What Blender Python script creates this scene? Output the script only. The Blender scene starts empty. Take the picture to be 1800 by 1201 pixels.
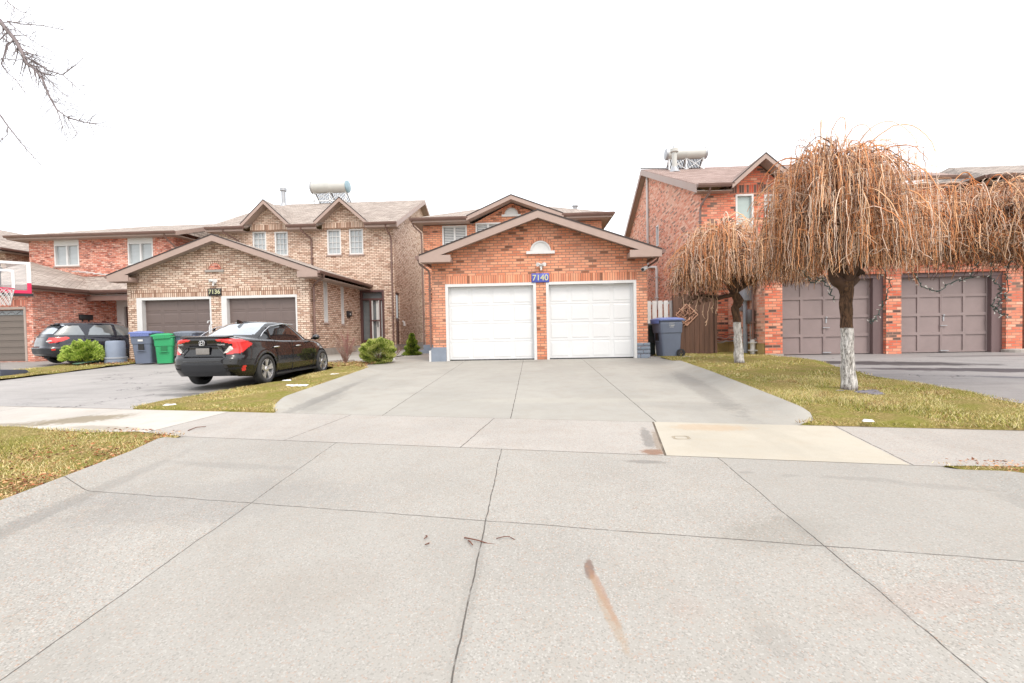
import bpy, bmesh, math, random
import numpy as np
from mathutils import Vector, Matrix
from mathutils.geometry import tessellate_polygon
random.seed(7); rng = np.random.default_rng(11)
SC = bpy.context.scene; COL = SC.collection
# ---------------------------------------------------------------- camera
F = 800.0 / 1800.0 * 36.0
PSI, TH, RHO, EYE = math.atan(37 / 800.0), 0.0225, 0.019, 0.902
cam = bpy.data.cameras.new('camera'); camo = bpy.data.objects.new('camera', cam); COL.objects.link(camo)
cam.lens = F; cam.sensor_width = 36; cam.clip_start = 0.05; cam.clip_end = 2000
fw = Vector((-math.sin(PSI) * math.cos(TH), math.cos(PSI) * math.cos(TH), -math.sin(TH)))
r0 = Vector((math.cos(PSI), math.sin(PSI), 0)); u0_ = r0.cross(fw)
R_ = r0 * math.cos(RHO) - u0_ * math.sin(RHO); U_ = r0 * math.sin(RHO) + u0_ * math.cos(RHO)
camo.matrix_world = Matrix(((R_.x, U_.x, -fw.x, 0), (R_.y, U_.y, -fw.y, 0), (R_.z, U_.z, -fw.z, EYE), (0, 0, 0, 1)))
SC.camera = camo
# ---------------------------------------------------------------- light: bright overcast
SUN_EL, SUN_AZ = math.radians(52), math.radians(150)      # azimuth from +Y clockwise
w = bpy.data.worlds.new("World"); SC.world = w; w.use_nodes = True
nt = w.node_tree; nt.nodes.clear()
sky = nt.nodes.new('ShaderNodeTexSky'); sky.sky_type = 'NISHITA'; sky.sun_disc = False
sky.sun_elevation = SUN_EL; sky.sun_rotation = SUN_AZ; sky.air_density = 1; sky.dust_density = 6; sky.ozone_density = 1
b1 = nt.nodes.new('ShaderNodeBackground'); b1.inputs[1].default_value = 0.05
b2 = nt.nodes.new('ShaderNodeBackground'); b2.inputs[0].default_value = (0.985, 0.985, 0.985, 1); b2.inputs[1].default_value = 0.95
ad = nt.nodes.new('ShaderNodeAddShader'); wo = nt.nodes.new('ShaderNodeOutputWorld')
nt.links.new(sky.outputs[0], b1.inputs[0]); nt.links.new(b1.outputs[0], ad.inputs[0]); nt.links.new(b2.outputs[0], ad.inputs[1]); nt.links.new(ad.outputs[0], wo.inputs[0])
sl = bpy.data.lights.new('sun', 'SUN'); sl.energy = 0.9; sl.angle = math.radians(14); sl.color = (1, 0.96, 0.9)
so = bpy.data.objects.new('sun', sl); COL.objects.link(so)
sd = Vector((math.sin(SUN_AZ) * math.cos(SUN_EL), math.cos(SUN_AZ) * math.cos(SUN_EL), math.sin(SUN_EL)))
so.rotation_euler = sd.to_track_quat('Z', 'Y').to_euler()
SC.view_settings.view_transform = 'Standard'; SC.view_settings.look = 'None'
SC.view_settings.exposure = 0.68; SC.view_settings.gamma = 1
# ---------------------------------------------------------------- helpers
def lin(c):
    c = c / 255.0
    return c / 12.92 if c <= 0.04045 else ((c + 0.055) / 1.055) ** 2.4
def C(r, g, b, k=1.0): return (lin(r) * k, lin(g) * k, lin(b) * k, 1)
class N:
    def __init__(s, name):
        s.m = bpy.data.materials.new(name); s.m.use_nodes = True; s.t = s.m.node_tree
        s.p = s.t.nodes['Principled BSDF']; s.out = s.t.nodes['Material Output']
    def n(s, ty, **kw):
        x = s.t.nodes.new(ty)
        for k, v in kw.items(): setattr(x, k, v)
        return x
    def l(s, a, b): s.t.links.new(a, b)
    def setin(s, sock, v):
        if hasattr(v, 'is_output') or isinstance(v, bpy.types.NodeSocket): s.l(v, sock)
        else: sock.default_value = v
    def math(s, op, a, b=0.0, c=0.0, clamp=False):
        x = s.n('ShaderNodeMath', operation=op); x.use_clamp = clamp
        s.setin(x.inputs[0], a); s.setin(x.inputs[1], b); s.setin(x.inputs[2], c); return x.outputs[0]
    def mix(s, f, a, b, mode='MIX'):
        x = s.n('ShaderNodeMix', data_type='RGBA', blend_type=mode); s.setin(x.inputs[0], f); s.setin(x.inputs[6], a); s.setin(x.inputs[7], b); return x.outputs[2]
    def noise(s, vec, scale, detail=3, rough=0.55, dist=0.0):
        x = s.n('ShaderNodeTexNoise'); x.inputs['Scale'].default_value = scale; x.inputs['Detail'].default_value = detail
        x.inputs['Roughness'].default_value = rough; x.inputs['Distortion'].default_value = dist
        if vec is not None: s.l(vec, x.inputs['Vector'])
        return x.outputs[0]
    def ramp(s, f, stops, interp='LINEAR'):
        x = s.n('ShaderNodeValToRGB'); x.color_ramp.interpolation = interp; e = x.color_ramp.elements
        while len(e) > 1: e.remove(e[-1])
        e[0].position, e[0].color = stops[0]
        for p, c in stops[1:]:
            k = e.new(p); k.color = c
        s.setin(x.inputs[0], f); return x.outputs[0]
    def mr(s, v, a, b, c=0.0, d=1.0):
        x = s.n('ShaderNodeMapRange', interpolation_type='SMOOTHSTEP'); s.setin(x.inputs[0], v)
        for i, q in enumerate((a, b, c, d)): x.inputs[1 + i].default_value = q
        return x.outputs[0]
    def co(s, kind='Object'): return s.n('ShaderNodeTexCoord').outputs[kind]
    def mapped(s, vec, scale, rot=(0, 0, 0)):
        x = s.n('ShaderNodeMapping'); x.inputs['Scale'].default_value = scale; x.inputs['Rotation'].default_value = rot; s.l(vec, x.inputs[0]); return x.outputs[0]
    def bump(s, h, strength=0.3, dist=0.01):
        x = s.n('ShaderNodeBump'); x.inputs['Strength'].default_value = strength; x.inputs['Distance'].default_value = dist
        s.l(h, x.inputs['Height']); s.l(x.outputs[0], s.p.inputs['Normal'])
    def fin(s, col=None, rough=None, metal=None, spec=None, coat=None):
        if col is not None: s.setin(s.p.inputs['Base Color'], col)
        if rough is not None: s.setin(s.p.inputs['Roughness'], rough)
        if metal is not None: s.p.inputs['Metallic'].default_value = metal
        if spec is not None: s.p.inputs['Specular IOR Level'].default_value = spec
        if coat is not None: s.p.inputs['Coat Weight'].default_value = coat; s.p.inputs['Coat Roughness'].default_value = 0.04
        return s.m
def mat(name, col, rough=0.6, metal=0.0, var=0.12, scale=4.0, bump=0.0, bscale=40.0, spec=None, coat=None, stretch=(1, 1, 1)):
    a = N(name); o = a.mapped(a.co(), stretch)
    f = a.noise(o, scale, 4, 0.6)
    lo = tuple(c * (1 - var) for c in col[:3]) + (1,); hi = tuple(min(1, c * (1 + var)) for c in col[:3]) + (1,)
    c = a.ramp(f, [(0.3, lo), (0.7, hi)])
    if bump: a.bump(a.noise(o, bscale, 3), bump, 0.004)
    rr = a.mr(f, 0.3, 0.7, max(0, rough - 0.06), min(1, rough + 0.06))
    return a.fin(c, rr, metal, spec, coat)
def brickmat(name, stops, mortar, w=0.235, h=0.083, ms=0.011, blotch=0.25, streak=None, fac_dark=0.0, off=0.5):
    a = N(name); uv = a.n('ShaderNodeUVMap').outputs[0]
    wob = a.noise(uv, 3.0, 2)
    x = a.n('ShaderNodeTexBrick'); x.offset = off; x.squash = 1
    x.inputs['Color1'].default_value = (0, 0, 0, 1); x.inputs['Color2'].default_value = (1, 1, 1, 1); x.inputs['Mortar'].default_value = (0, 0, 0, 1)
    x.inputs['Scale'].default_value = 1; x.inputs['Mortar Size'].default_value = ms; x.inputs['Mortar Smooth'].default_value = 0.15
    x.inputs['Brick Width'].default_value = w; x.inputs['Row Height'].default_value = h; x.inputs['Bias'].default_value = 0
    a.l(uv, x.inputs['Vector'])
    c = a.ramp(x.outputs['Color'], stops, 'LINEAR')
    n1 = a.noise(uv, 0.9, 4, 0.6)
    c = a.mix(a.mr(n1, 0.35, 0.75, 0.0, blotch * .6), c, C(110, 78, 64)); c = a.mix(a.mr(a.noise(uv, 0.35, 5, .7), 0.45, 0.7, 0, .3), c, C(235, 205, 185, .9))
    n2 = a.noise(a.mapped(uv, (4.2, 13, 1)), 1.2, 3, 0.7)
    if streak: c = a.mix(a.mr(n2, 0.50, 0.66, 0, 0.85), c, streak)
    n3 = a.noise(uv, 60, 3)
    c = a.mix(a.mr(n3, 0.3, 0.8, 0, 0.16), c, (0.12, 0.06, 0.04, 1))
    mo = a.mix(a.noise(uv, 5.0, 3), mortar, tuple(q * 0.7 for q in mortar[:3]) + (1,))
    c = a.mix(x.outputs['Fac'], c, mo)
    hgt = a.math('ADD', a.math('MULTIPLY', x.outputs['Fac'], -1.0), a.math('MULTIPLY', n3, 0.35))
    a.bump(hgt, 0.4, 0.006)
    return a.fin(c, 0.85, spec=0.3)
class MB:
    def __init__(s): s.v = []; s.f = []; s.mi = []; s.cur = 0
    def poly(s, pts):
        b = len(s.v); s.v += [tuple(p) for p in pts]; s.f.append(tuple(range(b, b + len(pts)))); s.mi.append(s.cur)
    def box(s, x0, x1, y0, y1, z0, z1):
        p = [(x, y, z) for z in (z0, z1) for y in (y0, y1) for x in (x0, x1)]
        for q in ((0, 2, 3, 1), (4, 5, 7, 6), (0, 1, 5, 4), (2, 6, 7, 3), (0, 4, 6, 2), (1, 3, 7, 5)): s.poly([p[i] for i in q])
    def hull8(s, a, b):      # a,b : two quads
        s.poly(a); s.poly(b[::-1])
        for i in range(len(a)):
            j = (i + 1) % len(a); s.poly([a[i], b[i], b[j], a[j]])
    def prism(s, pts, vec):
        vec = Vector(vec); a = [Vector(p) for p in pts]; s.hull8(a, [p + vec for p in a])
    def tube(s, pts, r, n=8, cap=True):
        pts = [Vector(p) for p in pts]; rs = r if hasattr(r, '__len__') else [r] * len(pts)
        rings = []; ref = Vector((0.13, 0.21, 1)).normalized()
        for i, p in enumerate(pts):
            d = (pts[min(i + 1, len(pts) - 1)] - pts[max(i - 1, 0)]).normalized()
            if abs(d.dot(ref)) > 0.97: ref = Vector((1, 0.1, 0)).normalized()
            u = d.cross(ref).normalized(); v = d.cross(u)
            rings.append([p + (u * math.cos(2 * math.pi * k / n) + v * math.sin(2 * math.pi * k / n)) * rs[i] for k in range(n)])
        b = len(s.v)
        for rg in rings: s.v += [tuple(q) for q in rg]
        for i in range(len(rings) - 1):
            for k in range(n):
                k2 = (k + 1) % n
                s.f.append((b + i * n + k, b + i * n + k2, b + (i + 1) * n + k2, b + (i + 1) * n + k)); s.mi.append(s.cur)
        if cap: s.poly(rings[0][::-1]); s.poly(rings[-1])
    def lathe(s, prof, c=(0, 0, 0), n=24, axis='Z'):
        rings = []
        for r, h in prof:
            rg = []
            for k in range(n):
                a = 2 * math.pi * k / n; x, y = r * math.cos(a), r * math.sin(a)
                q = (x, y, h) if axis == 'Z' else ((x, h, y) if axis == 'Y' else (h, x, y))
                rg.append((q[0] + c[0], q[1] + c[1], q[2] + c[2]))
            rings.append(rg)
        b = len(s.v)
        for rg in rings: s.v += rg
        for i in range(len(rings) - 1):
            for k in range(n):
                k2 = (k + 1) % n; s.f.append((b + i * n + k, b + i * n + k2, b + (i + 1) * n + k2, b + (i + 1) * n + k)); s.mi.append(s.cur)
    def blob(s, c, r, n=10, m=6, seed=0, amp=0.15):
        rs = random.Random(seed); ph = [rs.uniform(0, 6.3) for _ in range(4)]
        b = len(s.v)
        for i in range(m + 1):
            t = math.pi * i / m
            for k in range(n):
                a = 2 * math.pi * k / n; q = 1 + amp * (math.sin(3 * a + ph[0]) * math.sin(2 * t + ph[1]) + 0.6 * math.sin(5 * a + ph[2]) * math.sin(3 * t + ph[3]))
                s.v.append((c[0] + r[0] * q * math.sin(t) * math.cos(a), c[1] + r[1] * q * math.sin(t) * math.sin(a), c[2] + r[2] * q * math.cos(t)))
        for i in range(m):
            for k in range(n):
                k2 = (k + 1) % n; s.f.append((b + i * n + k, b + i * n + k2, b + (i + 1) * n + k2, b + (i + 1) * n + k)); s.mi.append(s.cur)
ROOT = {}
def thing(name, label, cat, loc=(0, 0, 0), group=None, rz=0.0):
    o = bpy.data.objects.new(name, None); o.empty_display_size = 0.2; COL.objects.link(o)
    o.location = loc; o.rotation_euler = (0, 0, rz); o['label'] = label; o['category'] = cat
    if group: o['group'] = group
    ROOT[o.name] = Vector(loc) if rz == 0.0 else Vector((0, 0, 0)); return o
def link(name, mb, mats, parent=None, smooth=False, label=None, uv=True):
    me = bpy.data.meshes.new(name); off = ROOT[parent.name] if parent is not None else Vector((0, 0, 0))
    V = np.array(mb.v, dtype=float) - np.array(off)
    me.from_pydata(V.tolist(), [], mb.f)
    if not isinstance(mats, (list, tuple)): mats = [mats]
    for m in mats: me.materials.append(m)
    if len(mats) > 1: me.polygons.foreach_set('material_index', mb.mi)
    if uv:
        ul = me.uv_layers.new(name='UVMap'); co = np.array(mb.v, dtype=float); uvs = np.zeros((len(me.loops), 2))
        Z = Vector((0, 0, 1))
        for p in me.polygons:
            n = p.normal
            t = Z.cross(n) if abs(n.z) < 0.995 else Vector((1, 0, 0))
            if t.length < 1e-6: t = Vector((1, 0, 0))
            t.normalize()
            if t.x + t.y * 0.5 < 0: t = -t
            bb = n.cross(t)
            if bb.z < 0 or (abs(bb.z) < 1e-4 and bb.y < 0): bb = -bb
            for li in p.loop_indices:
                q = co[me.loops[li].vertex_index]; uvs[li] = (q[0] * t.x + q[1] * t.y + q[2] * t.z, q[0] * bb.x + q[1] * bb.y + q[2] * bb.z)
        ul.data.foreach_set('uv', uvs.ravel())
    if smooth: me.polygons.foreach_set('use_smooth', [True] * len(me.polygons))
    me.update()
    o = bpy.data.objects.new(name, me); COL.objects.link(o)
    if parent is not None: o.parent = parent
    ROOT[o.name] = off
    if label: o['label'] = label
    return o
def tag(o, label, cat, group=None, kind=None):
    o['label'] = label
    if cat: o['category'] = cat
    if group: o['group'] = group
    if kind: o['kind'] = kind
    return o
def struct(name, mb, m, smooth=False, uv=False):
    o = link(name, mb, m, None, smooth, uv=uv); o['kind'] = 'structure'; return o
def soft(o, ang=40, bev=None):
    me = o.data; me.polygons.foreach_set('use_smooth', [True] * len(me.polygons))
    try: me.set_sharp_from_angle(angle=math.radians(ang))
    except Exception: pass
    return o
def bevel(o, w=0.01, seg=2, ang=35):
    bm = bmesh.new(); bm.from_mesh(o.data); bmesh.ops.remove_doubles(bm, verts=bm.verts, dist=1e-4)
    ed = [e for e in bm.edges if len(e.link_faces) == 2 and e.calc_face_angle(0) > math.radians(ang)]
    bmesh.ops.bevel(bm, geom=ed, offset=w, segments=seg, affect='EDGES', profile=0.6, clamp_overlap=True)
    bm.to_mesh(o.data); bm.free(); return soft(o, 50)
def PF(Y): return lambda u, v, d=0.0: (u, Y + d, v)
def PR(X): return lambda u, v, d=0.0: (X - d, u, v)       # wall facing +X
def PL(X): return lambda u, v, d=0.0: (X + d, u, v)       # wall facing -X
def pbox(mb, P, u0, u1, v0, v1, d0, d1):
    a = [P(u0, v0, d0), P(u1, v0, d0), P(u1, v1, d0), P(u0, v1, d0)]; b = [P(u0, v0, d1), P(u1, v0, d1), P(u1, v1, d1), P(u0, v1, d1)]
    mb.hull8(a, b)
def wall(mb, P, outer, holes=(), reveal=0.14):
    loops = [[Vector((u, v, 0)) for u, v in outer]]
    for h in holes:
        u0, u1, v0, v1 = h; loops.append([Vector(q + (0,)) for q in ((u0, v0), (u0, v1), (u1, v1), (u1, v0))])
    flat = [p for l in loops for p in l]
    for t in tessellate_polygon(loops): mb.poly([P(flat[i].x, flat[i].y) for i in t])
    for l in loops[1:]:
        for i in range(4):
            a, b = l[i], l[(i + 1) % 4]; mb.poly([P(a.x, a.y), P(b.x, b.y), P(b.x, b.y, reveal), P(a.x, a.y, reveal)])
def slab(mb, pts, t=0.1):
    mb.prism(pts, (0, 0, -t))
def board(mb, a, b, h, th, out):
    a, b, out = Vector(a), Vector(b), Vector(out) * th; dz = Vector((0, 0, -h))
    mb.hull8([a, b, b + dz, a + dz], [a + out, b + out, b + out + dz, a + out + dz])
# street frame
AL = math.radians(10); CA, SA = math.cos(AL), math.sin(AL)
S1, S2, ZS1 = 4.43, 5.79, -0.283
def g(s):
    if s < -0.9: return ZS1 - 0.061 * (S1 + 0.9) - 0.02
    if s < S1: return ZS1 - 0.061 * (S1 - s)
    if s < S2: return ZS1 + 0.03 * (s - S1)
    return min(0.0, ZS1 + 0.03 * (S2 - S1) + 0.031 * (s - S2))
def sof(x, y): return y * CA + x * SA
def gz(x, y): return g(sof(x, y))
def interp(tab):
    xs = [a for a, b in tab]; ys = [b for a, b in tab]
    return lambda s: float(np.interp(s, xs, ys))
def sheet(mb, xl, xr, s0, s1, zf, ds=0.15, nx=24, dense=False):
    ns = max(2, int((s1 - s0) / ds) + 1); base = len(mb.v)
    for i in range(ns + 1):
        s = s0 + (s1 - s0) * i / ns; a, b = xl(s), xr(s)
        for j in range(nx + 1):
            t = j / nx
            if dense: t = 0.5 - 0.5 * math.cos(math.pi * t)
            x = a + (b - a) * t; mb.v.append((x, (s - x * SA) / CA, g(s) + zf(x, s, x - a, b - x)))
    for i in range(ns):
        for j in range(nx):
            q = base + i * (nx + 1) + j; mb.f.append((q, q + 1, q + nx + 2, q + nx + 1)); mb.mi.append(0)
K = lambda c: (lambda s: c)
# ---------------------------------------------------------------- materials: ground
def xyz(a):
    s = a.n('ShaderNodeSeparateXYZ'); a.l(a.co(), s.inputs[0]); return s.outputs[0], s.outputs[1]
def st(a, x, y):
    s = a.math('ADD', a.math('MULTIPLY', y, CA), a.math('MULTIPLY', x, SA)); t = a.math('SUBTRACT', a.math('MULTIPLY', x, CA), a.math('MULTIPLY', y, SA)); return s, t
def lmask(a, v, c, wdt, wob=None, amp=0.0):
    d = a.math('SUBTRACT', v, c)
    if wob is not None: d = a.math('ADD', d, a.math('MULTIPLY', a.math('SUBTRACT', wob, 0.5), amp))
    return a.mr(a.math('ABSOLUTE', d), wdt * 0.5, wdt * 1.3, 1.0, 0.0)
def blobm(a, x, y, cx, cy, rx, ry, ang=0.0, ns=None, amp=0.5):
    ca, sa = math.cos(ang), math.sin(ang); dx, dy = a.math('SUBTRACT', x, cx), a.math('SUBTRACT', y, cy)
    u = a.math('DIVIDE', a.math('ADD', a.math('MULTIPLY', dx, ca), a.math('MULTIPLY', dy, sa)), rx)
    v = a.math('DIVIDE', a.math('SUBTRACT', a.math('MULTIPLY', dy, ca), a.math('MULTIPLY', dx, sa)), ry)
    r = a.math('SQRT', a.math('ADD', a.math('MULTIPLY', u, u), a.math('MULTIPLY', v, v)))
    if ns is not None: r = a.math('ADD', r, a.math('MULTIPLY', a.math('SUBTRACT', ns, 0.5), amp * 2))
    return a.mr(r, 0.55, 1.08, 1.0, 0.0)
def concrete(name, base, speck=0.5, joints_x=(), joints_s=(), joints_t=(), smax=99, stains=(), agg=1.0):
    a = N(name); o = a.co(); x, y = xyz(a); s, t = st(a, x, y)
    fine = a.noise(o, 120, 3, 0.7); mid = a.noise(o, 38, 4, 0.65); big = a.noise(o, 0.7, 4, 0.55); med = a.noise(o, 3.5, 5, 0.6)
    rag = a.math('ADD', a.math('MULTIPLY', med, .5), a.math('MULTIPLY', a.noise(o, 16, 4, .7), .5))
    vo = a.n('ShaderNodeTexVoronoi'); vo.inputs['Scale'].default_value = 130; a.l(o, vo.inputs['Vector'])
    sv = a.n('ShaderNodeSeparateColor'); a.l(vo.outputs['Color'], sv.inputs[0])
    c = a.mix(a.mr(big, 0.38, 0.66, 0, 0.75), base, tuple(q * 0.84 for q in base[:3]) + (1,)); c = a.mix(a.mr(a.noise(a.mapped(o, (1.6, .6, 1), (0, 0, .3)), 1.1, 5, .65), .48, .7, 0, .35), c, tuple(q * .74 for q in base[:3]) + (1,))
    c = a.mix(a.mr(med, 0.42, 0.75, 0, 0.35), c, tuple(q * f for q, f in zip(base[:3], (0.86, 0.80, 0.74))) + (1,))
    c = a.mix(a.math('MULTIPLY', a.mr(sv.outputs[0], 0.80, 0.9, 0, 1), speck * 0.8), c, tuple(q * 0.45 for q in base[:3]) + (1,))
    c = a.mix(a.math('MULTIPLY', a.mr(sv.outputs[1], 0.82, 0.93, 0, 1), speck * 0.7), c, (0.55, 0.53, 0.50, 1))
    c = a.mix(a.math('MULTIPLY', a.mr(sv.outputs[2], 0.90, 0.96, 0, 1), speck * 0.6), c, C(190, 130, 90, 0.8))
    c = a.mix(a.mr(fine, 0.45, 0.75, 0, 0.35 * agg), c, tuple(q * 0.6 for q in base[:3]) + (1,))
    c = a.mix(a.mr(mid, 0.5, 0.72, 0, 0.22 * agg), c, tuple(q * 0.7 for q in base[:3]) + (1,))
    for (cx, cy, rx, ry, ang, col, f) in stains:
        c = a.mix(a.math('MULTIPLY', blobm(a, x, y, cx, cy, rx, ry, ang, rag, 1.15), f), c, col)
    j = None; wob = a.noise(o, 4, 4, 0.6); brk = a.mr(a.noise(o, 14, 3), 0.30, 0.5, 0.35, 1.0)
    for v, lst in ((x, joints_x), (s, joints_s), (t, joints_t)):
        for q in lst:
            wd = 0.006
            if isinstance(q, tuple): q, wd = q
            k = lmask(a, v, q, wd, wob, 0.03); j = k if j is None else a.math('MAXIMUM', j, k)
    if joints_x:      # every slab was poured a slightly different tone
        cx_ = 0.0
        for q in joints_x: q = q[0] if isinstance(q, tuple) else q; cx_ = a.math('ADD', cx_, a.math('GREATER_THAN', x, q))
        for q in joints_s: q = q[0] if isinstance(q, tuple) else q; cx_ = a.math('ADD', cx_, a.math('MULTIPLY', a.math('GREATER_THAN', s, q), 5.3))
        tone = a.math('FRACT', a.math('MULTIPLY', a.math('SINE', a.math('MULTIPLY', cx_, 12.7)), 43.7)); c = a.mix(a.math('MULTIPLY', tone, .5), c, tuple(q * .86 for q in base[:3]) + (1,))
    hgt = a.math('ADD', a.math('MULTIPLY', mid, 0.25), a.math('MULTIPLY', sv.outputs[0], 0.35 * speck))
    if j is not None:
        soft_ = None
        c = a.mix(a.math('MULTIPLY', a.math('MULTIPLY', j, brk), 0.85), c, (0.06, 0.052, 0.045, 1)); hgt = a.math('SUBTRACT', hgt, a.math('MULTIPLY', j, 2.0))
    a.bump(hgt, 0.35, 0.006)
    return a.fin(c, a.mr(med, 0.3, 0.7, 0.7, 0.85), spec=0.3)
RUST = C(150, 82, 40); DARK = (0.10, 0.095, 0.09, 1)
M = {}
M['conc_low'] = concrete('exposed aggregate concrete', (0.352, 0.337, 0.308, 1), 0.6, joints_x=((-2.18, .004), (-0.34, 0.0045), (1.66, .004)), joints_s=((2.93, 0.0045),),
    stains=[(0.285, 2.47, 0.03, 0.10, -0.1, C(92, 58, 42), 0.85), (0.32, 2.27, 0.026, 0.24, 0.16, C(146, 88, 40), 0.5), (0.33, 2.12, 0.03, 0.34, 0.16, C(190, 150, 100, 0.6), 0.4),
            (1.5, 2.85, 0.5, 0.22, 0.3, C(120, 112, 95, .6), 0.22), (1.0, 4.12, 0.22, 0.05, -0.15, DARK, 0.5), (1.0, 1.95, 0.12, 0.14, 0, DARK, 0.15), (1.75, 2.2, 0.5, 0.12, 0.2, RUST, 0.07), (0.7, 2.15, .12, .1, 0, RUST, .07), (-1.2, 2.3, .5, .3, .3, C(160, 140, 120, .5), .15),
            (2.05, 3.75, 0.1, 0.04, 0, DARK, 0.3), (2.55, 3.66, 0.35, 0.05, -0.2, DARK, 0.3), (1.75, 3.83, .07, .03, 0, DARK, .4), (3.0, 3.5, 0.4, 0.06, -.25, DARK, 0.25), (-2.6, 3.4, 1.2, 0.5, 0.2, C(150, 150, 150, .5), 0.25), (-3.68, 3.3, 0.12, 1.7, 0.03, DARK, 0.26), (-2.9, 4.2, 0.9, 0.08, -.17, DARK, .2), (1.66, 2.6, .05, .7, 0, DARK, .15), (-.34, 2.2, .045, .9, 0, DARK, .2), (3.3, 2.6, .12, 1.2, .03, DARK, .3)])  # long narrow dark ellipses follow the inner kerb edges and the joints
M['conc_up'] = concrete('broomed driveway concrete', (0.365, 0.352, 0.318, 1), 0.12, joints_x=(-2.13, -0.31, 1.49), agg=0.4,
    stains=[(2.95, 8.2, 0.26, 2.6, -0.12, DARK, 0.3), (-3.72, 8.0, .16, 2.2, 0.05, DARK, .35), (-3.2, 6.1, .5, .2, 0.2, DARK, .2), (0.3, 7.2, 2.0, .25, -.1, C(205, 200, 185, .8), .2), (2.2, 6.6, 1.0, 0.4, -0.2, DARK, 0.14), (-3.5, 7.5, 0.25, 1.2, 0.15, DARK, 0.22), (1.6, 9.5, 0.6, 1.5, 0, DARK, 0.08), (-0.3, 13.6, 0.7, 0.35, 0, DARK, 0.35), (-1.4, 8.0, 1.2, 0.3, -0.1, DARK, 0.07)])  # narrow dark ellipses run beside both raised edges
M['walk'] = concrete('pinkish aggregate sidewalk', (0.395, 0.372, 0.342, 1), 0.5, joints_t=(-3.66, -1.56, 2.43, 4.5, 6.5, 8.5),
    stains=[(1.27, 4.75, 0.05, 0.55, -0.17, C(150, 125, 95, .6), 0.5), (1.13, 4.4, 0.14, 0.12, 0, C(120, 75, 40), 0.7), (1.2, 4.9, 0.07, 0.5, -0.15, DARK, 0.5)])
M['walk_new'] = concrete('new cream concrete slab', (0.46, 0.425, 0.355, 1), 0.1, agg=0.25, stains=[(2.0, 5.3, 0.5, 0.18, -0.1, C(180, 140, 95, 0.9), 0.3)])
M['walk_left'] = concrete('pale concrete sidewalk', (0.50, 0.47, 0.43, 1), 0.15, agg=0.25, joints_t=(-7.8, -9.9, -12, -14, -16, -18),
    stains=[(-6.6, 6.3, 0.75, 0.32, 0.35, C(120, 108, 82), 0.75), (-7.6, 5.95, 1.1, 0.2, 0.1, C(120, 108, 82), 0.6), (-5.7, 5.75, 0.7, 0.12, -0.17, C(130, 118, 95), 0.5)])
def asphalt(name, base, stains=()):
    a = N(name); o = a.co(); x, y = xyz(a)
    mid = a.noise(o, 30, 4, 0.7); big = a.noise(o, 0.5, 4, 0.6); med = a.noise(o, 3, 5); lg = a.noise(a.mapped(o, (0.5, 3.5, 1), (0, 0, 0.15)), 1.2, 4, 0.6)
    c = a.mix(a.mr(big, 0.35, 0.7, 0, 0.5), base, tuple(q * 0.72 for q in base[:3]) + (1,))
    c = a.mix(a.mr(lg, 0.48, 0.72, 0, 0.45), c, tuple(q * 0.6 for q in base[:3]) + (1,))
    c = a.mix(a.mr(mid, 0.52, 0.7, 0, 0.5), c, tuple(q * 0.5 for q in base[:3]) + (1,))
    vo = a.n('ShaderNodeTexVoronoi', feature='DISTANCE_TO_EDGE'); vo.inputs['Scale'].default_value = 0.8
    wv = a.n('ShaderNodeVectorMath', operation='ADD'); nn = a.n('ShaderNodeTexNoise'); nn.inputs['Scale'].default_value = 2.5; a.l(o, nn.inputs['Vector']); a.l(nn.outputs['Color'], wv.inputs[0]); a.l(o, wv.inputs[1]); a.l(wv.outputs[0], vo.inputs['Vector'])
    ck = a.math('MULTIPLY', a.mr(vo.outputs['Distance'], 0.004, 0.016, 1, 0), a.mr(a.noise(o, 0.6, 2), 0.5, 0.6, 0, 0.8)); c = a.mix(ck, c, (0.04, 0.04, 0.04, 1))
    for (cx, cy, rx, ry, ang, col, f) in stains: c = a.mix(a.math('MULTIPLY', blobm(a, x, y, cx, cy, rx, ry, ang, med, 0.6), f), c, col)
    a.bump(mid, 0.4, 0.006); return a.fin(c, a.mr(big, 0.3, 0.7, 0.5, 0.8), spec=0.4)
M['asph'] = asphalt('weathered asphalt', (0.37, 0.352, 0.338, 1), [(-6.6, 8.6, 1.2, 0.25, -0.1, (0.07, 0.07, 0.07, 1), 0.6), (-7.0, 10.2, 1.6, 1.3, 0.1, (0.08, 0.078, 0.075, 1), 0.5)])  # two dark ellipses, under and just behind the sedan
M['asphr'] = asphalt('wet streaked asphalt', (0.30, 0.285, 0.28, 1), [(8.4, 11.6, 2.6, 0.55, -0.33, (0.05, 0.042, 0.045, 1), 0.95), (9.6, 9.9, 2.4, 0.42, -0.3, (0.05, 0.042, 0.048, 1), 0.95), (8.0, 10.4, 1.0, 0.2, -.3, (.06, .05, .055, 1), .8), (12.5, 12.8, 2.5, 0.3, 0.0, (0.1, 0.09, 0.09, 1), 0.6), (9.6, 8.6, 1.4, 0.16, -0.4, (0.06, 0.06, 0.08, 1), 0.7)])
M['asphl'] = asphalt('worn grey driveway', (0.30, 0.28, 0.26, 1))
def soilmat(name, c1, c2, c3):
    a = N(name); o = a.co(); f = a.noise(o, 34, 5, 0.8); b = a.noise(o, 2.2, 5, 0.7)
    c = a.ramp(f, [(0.3, c1), (0.5, c2), (0.72, c3)]); c = a.mix(a.mr(b, 0.42, 0.62, 0, 0.55), c, C(132, 140, 52, 0.7)); a.bump(f, 0.8, 0.02); return a.fin(c, 0.95, spec=0.1)
M['turf'] = soilmat('matted turf soil', C(90, 80, 48, .8), C(150, 134, 80, .8), C(210, 190, 142, .8))
M['road'] = asphalt('road asphalt', (0.12, 0.12, 0.12, 1))
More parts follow.
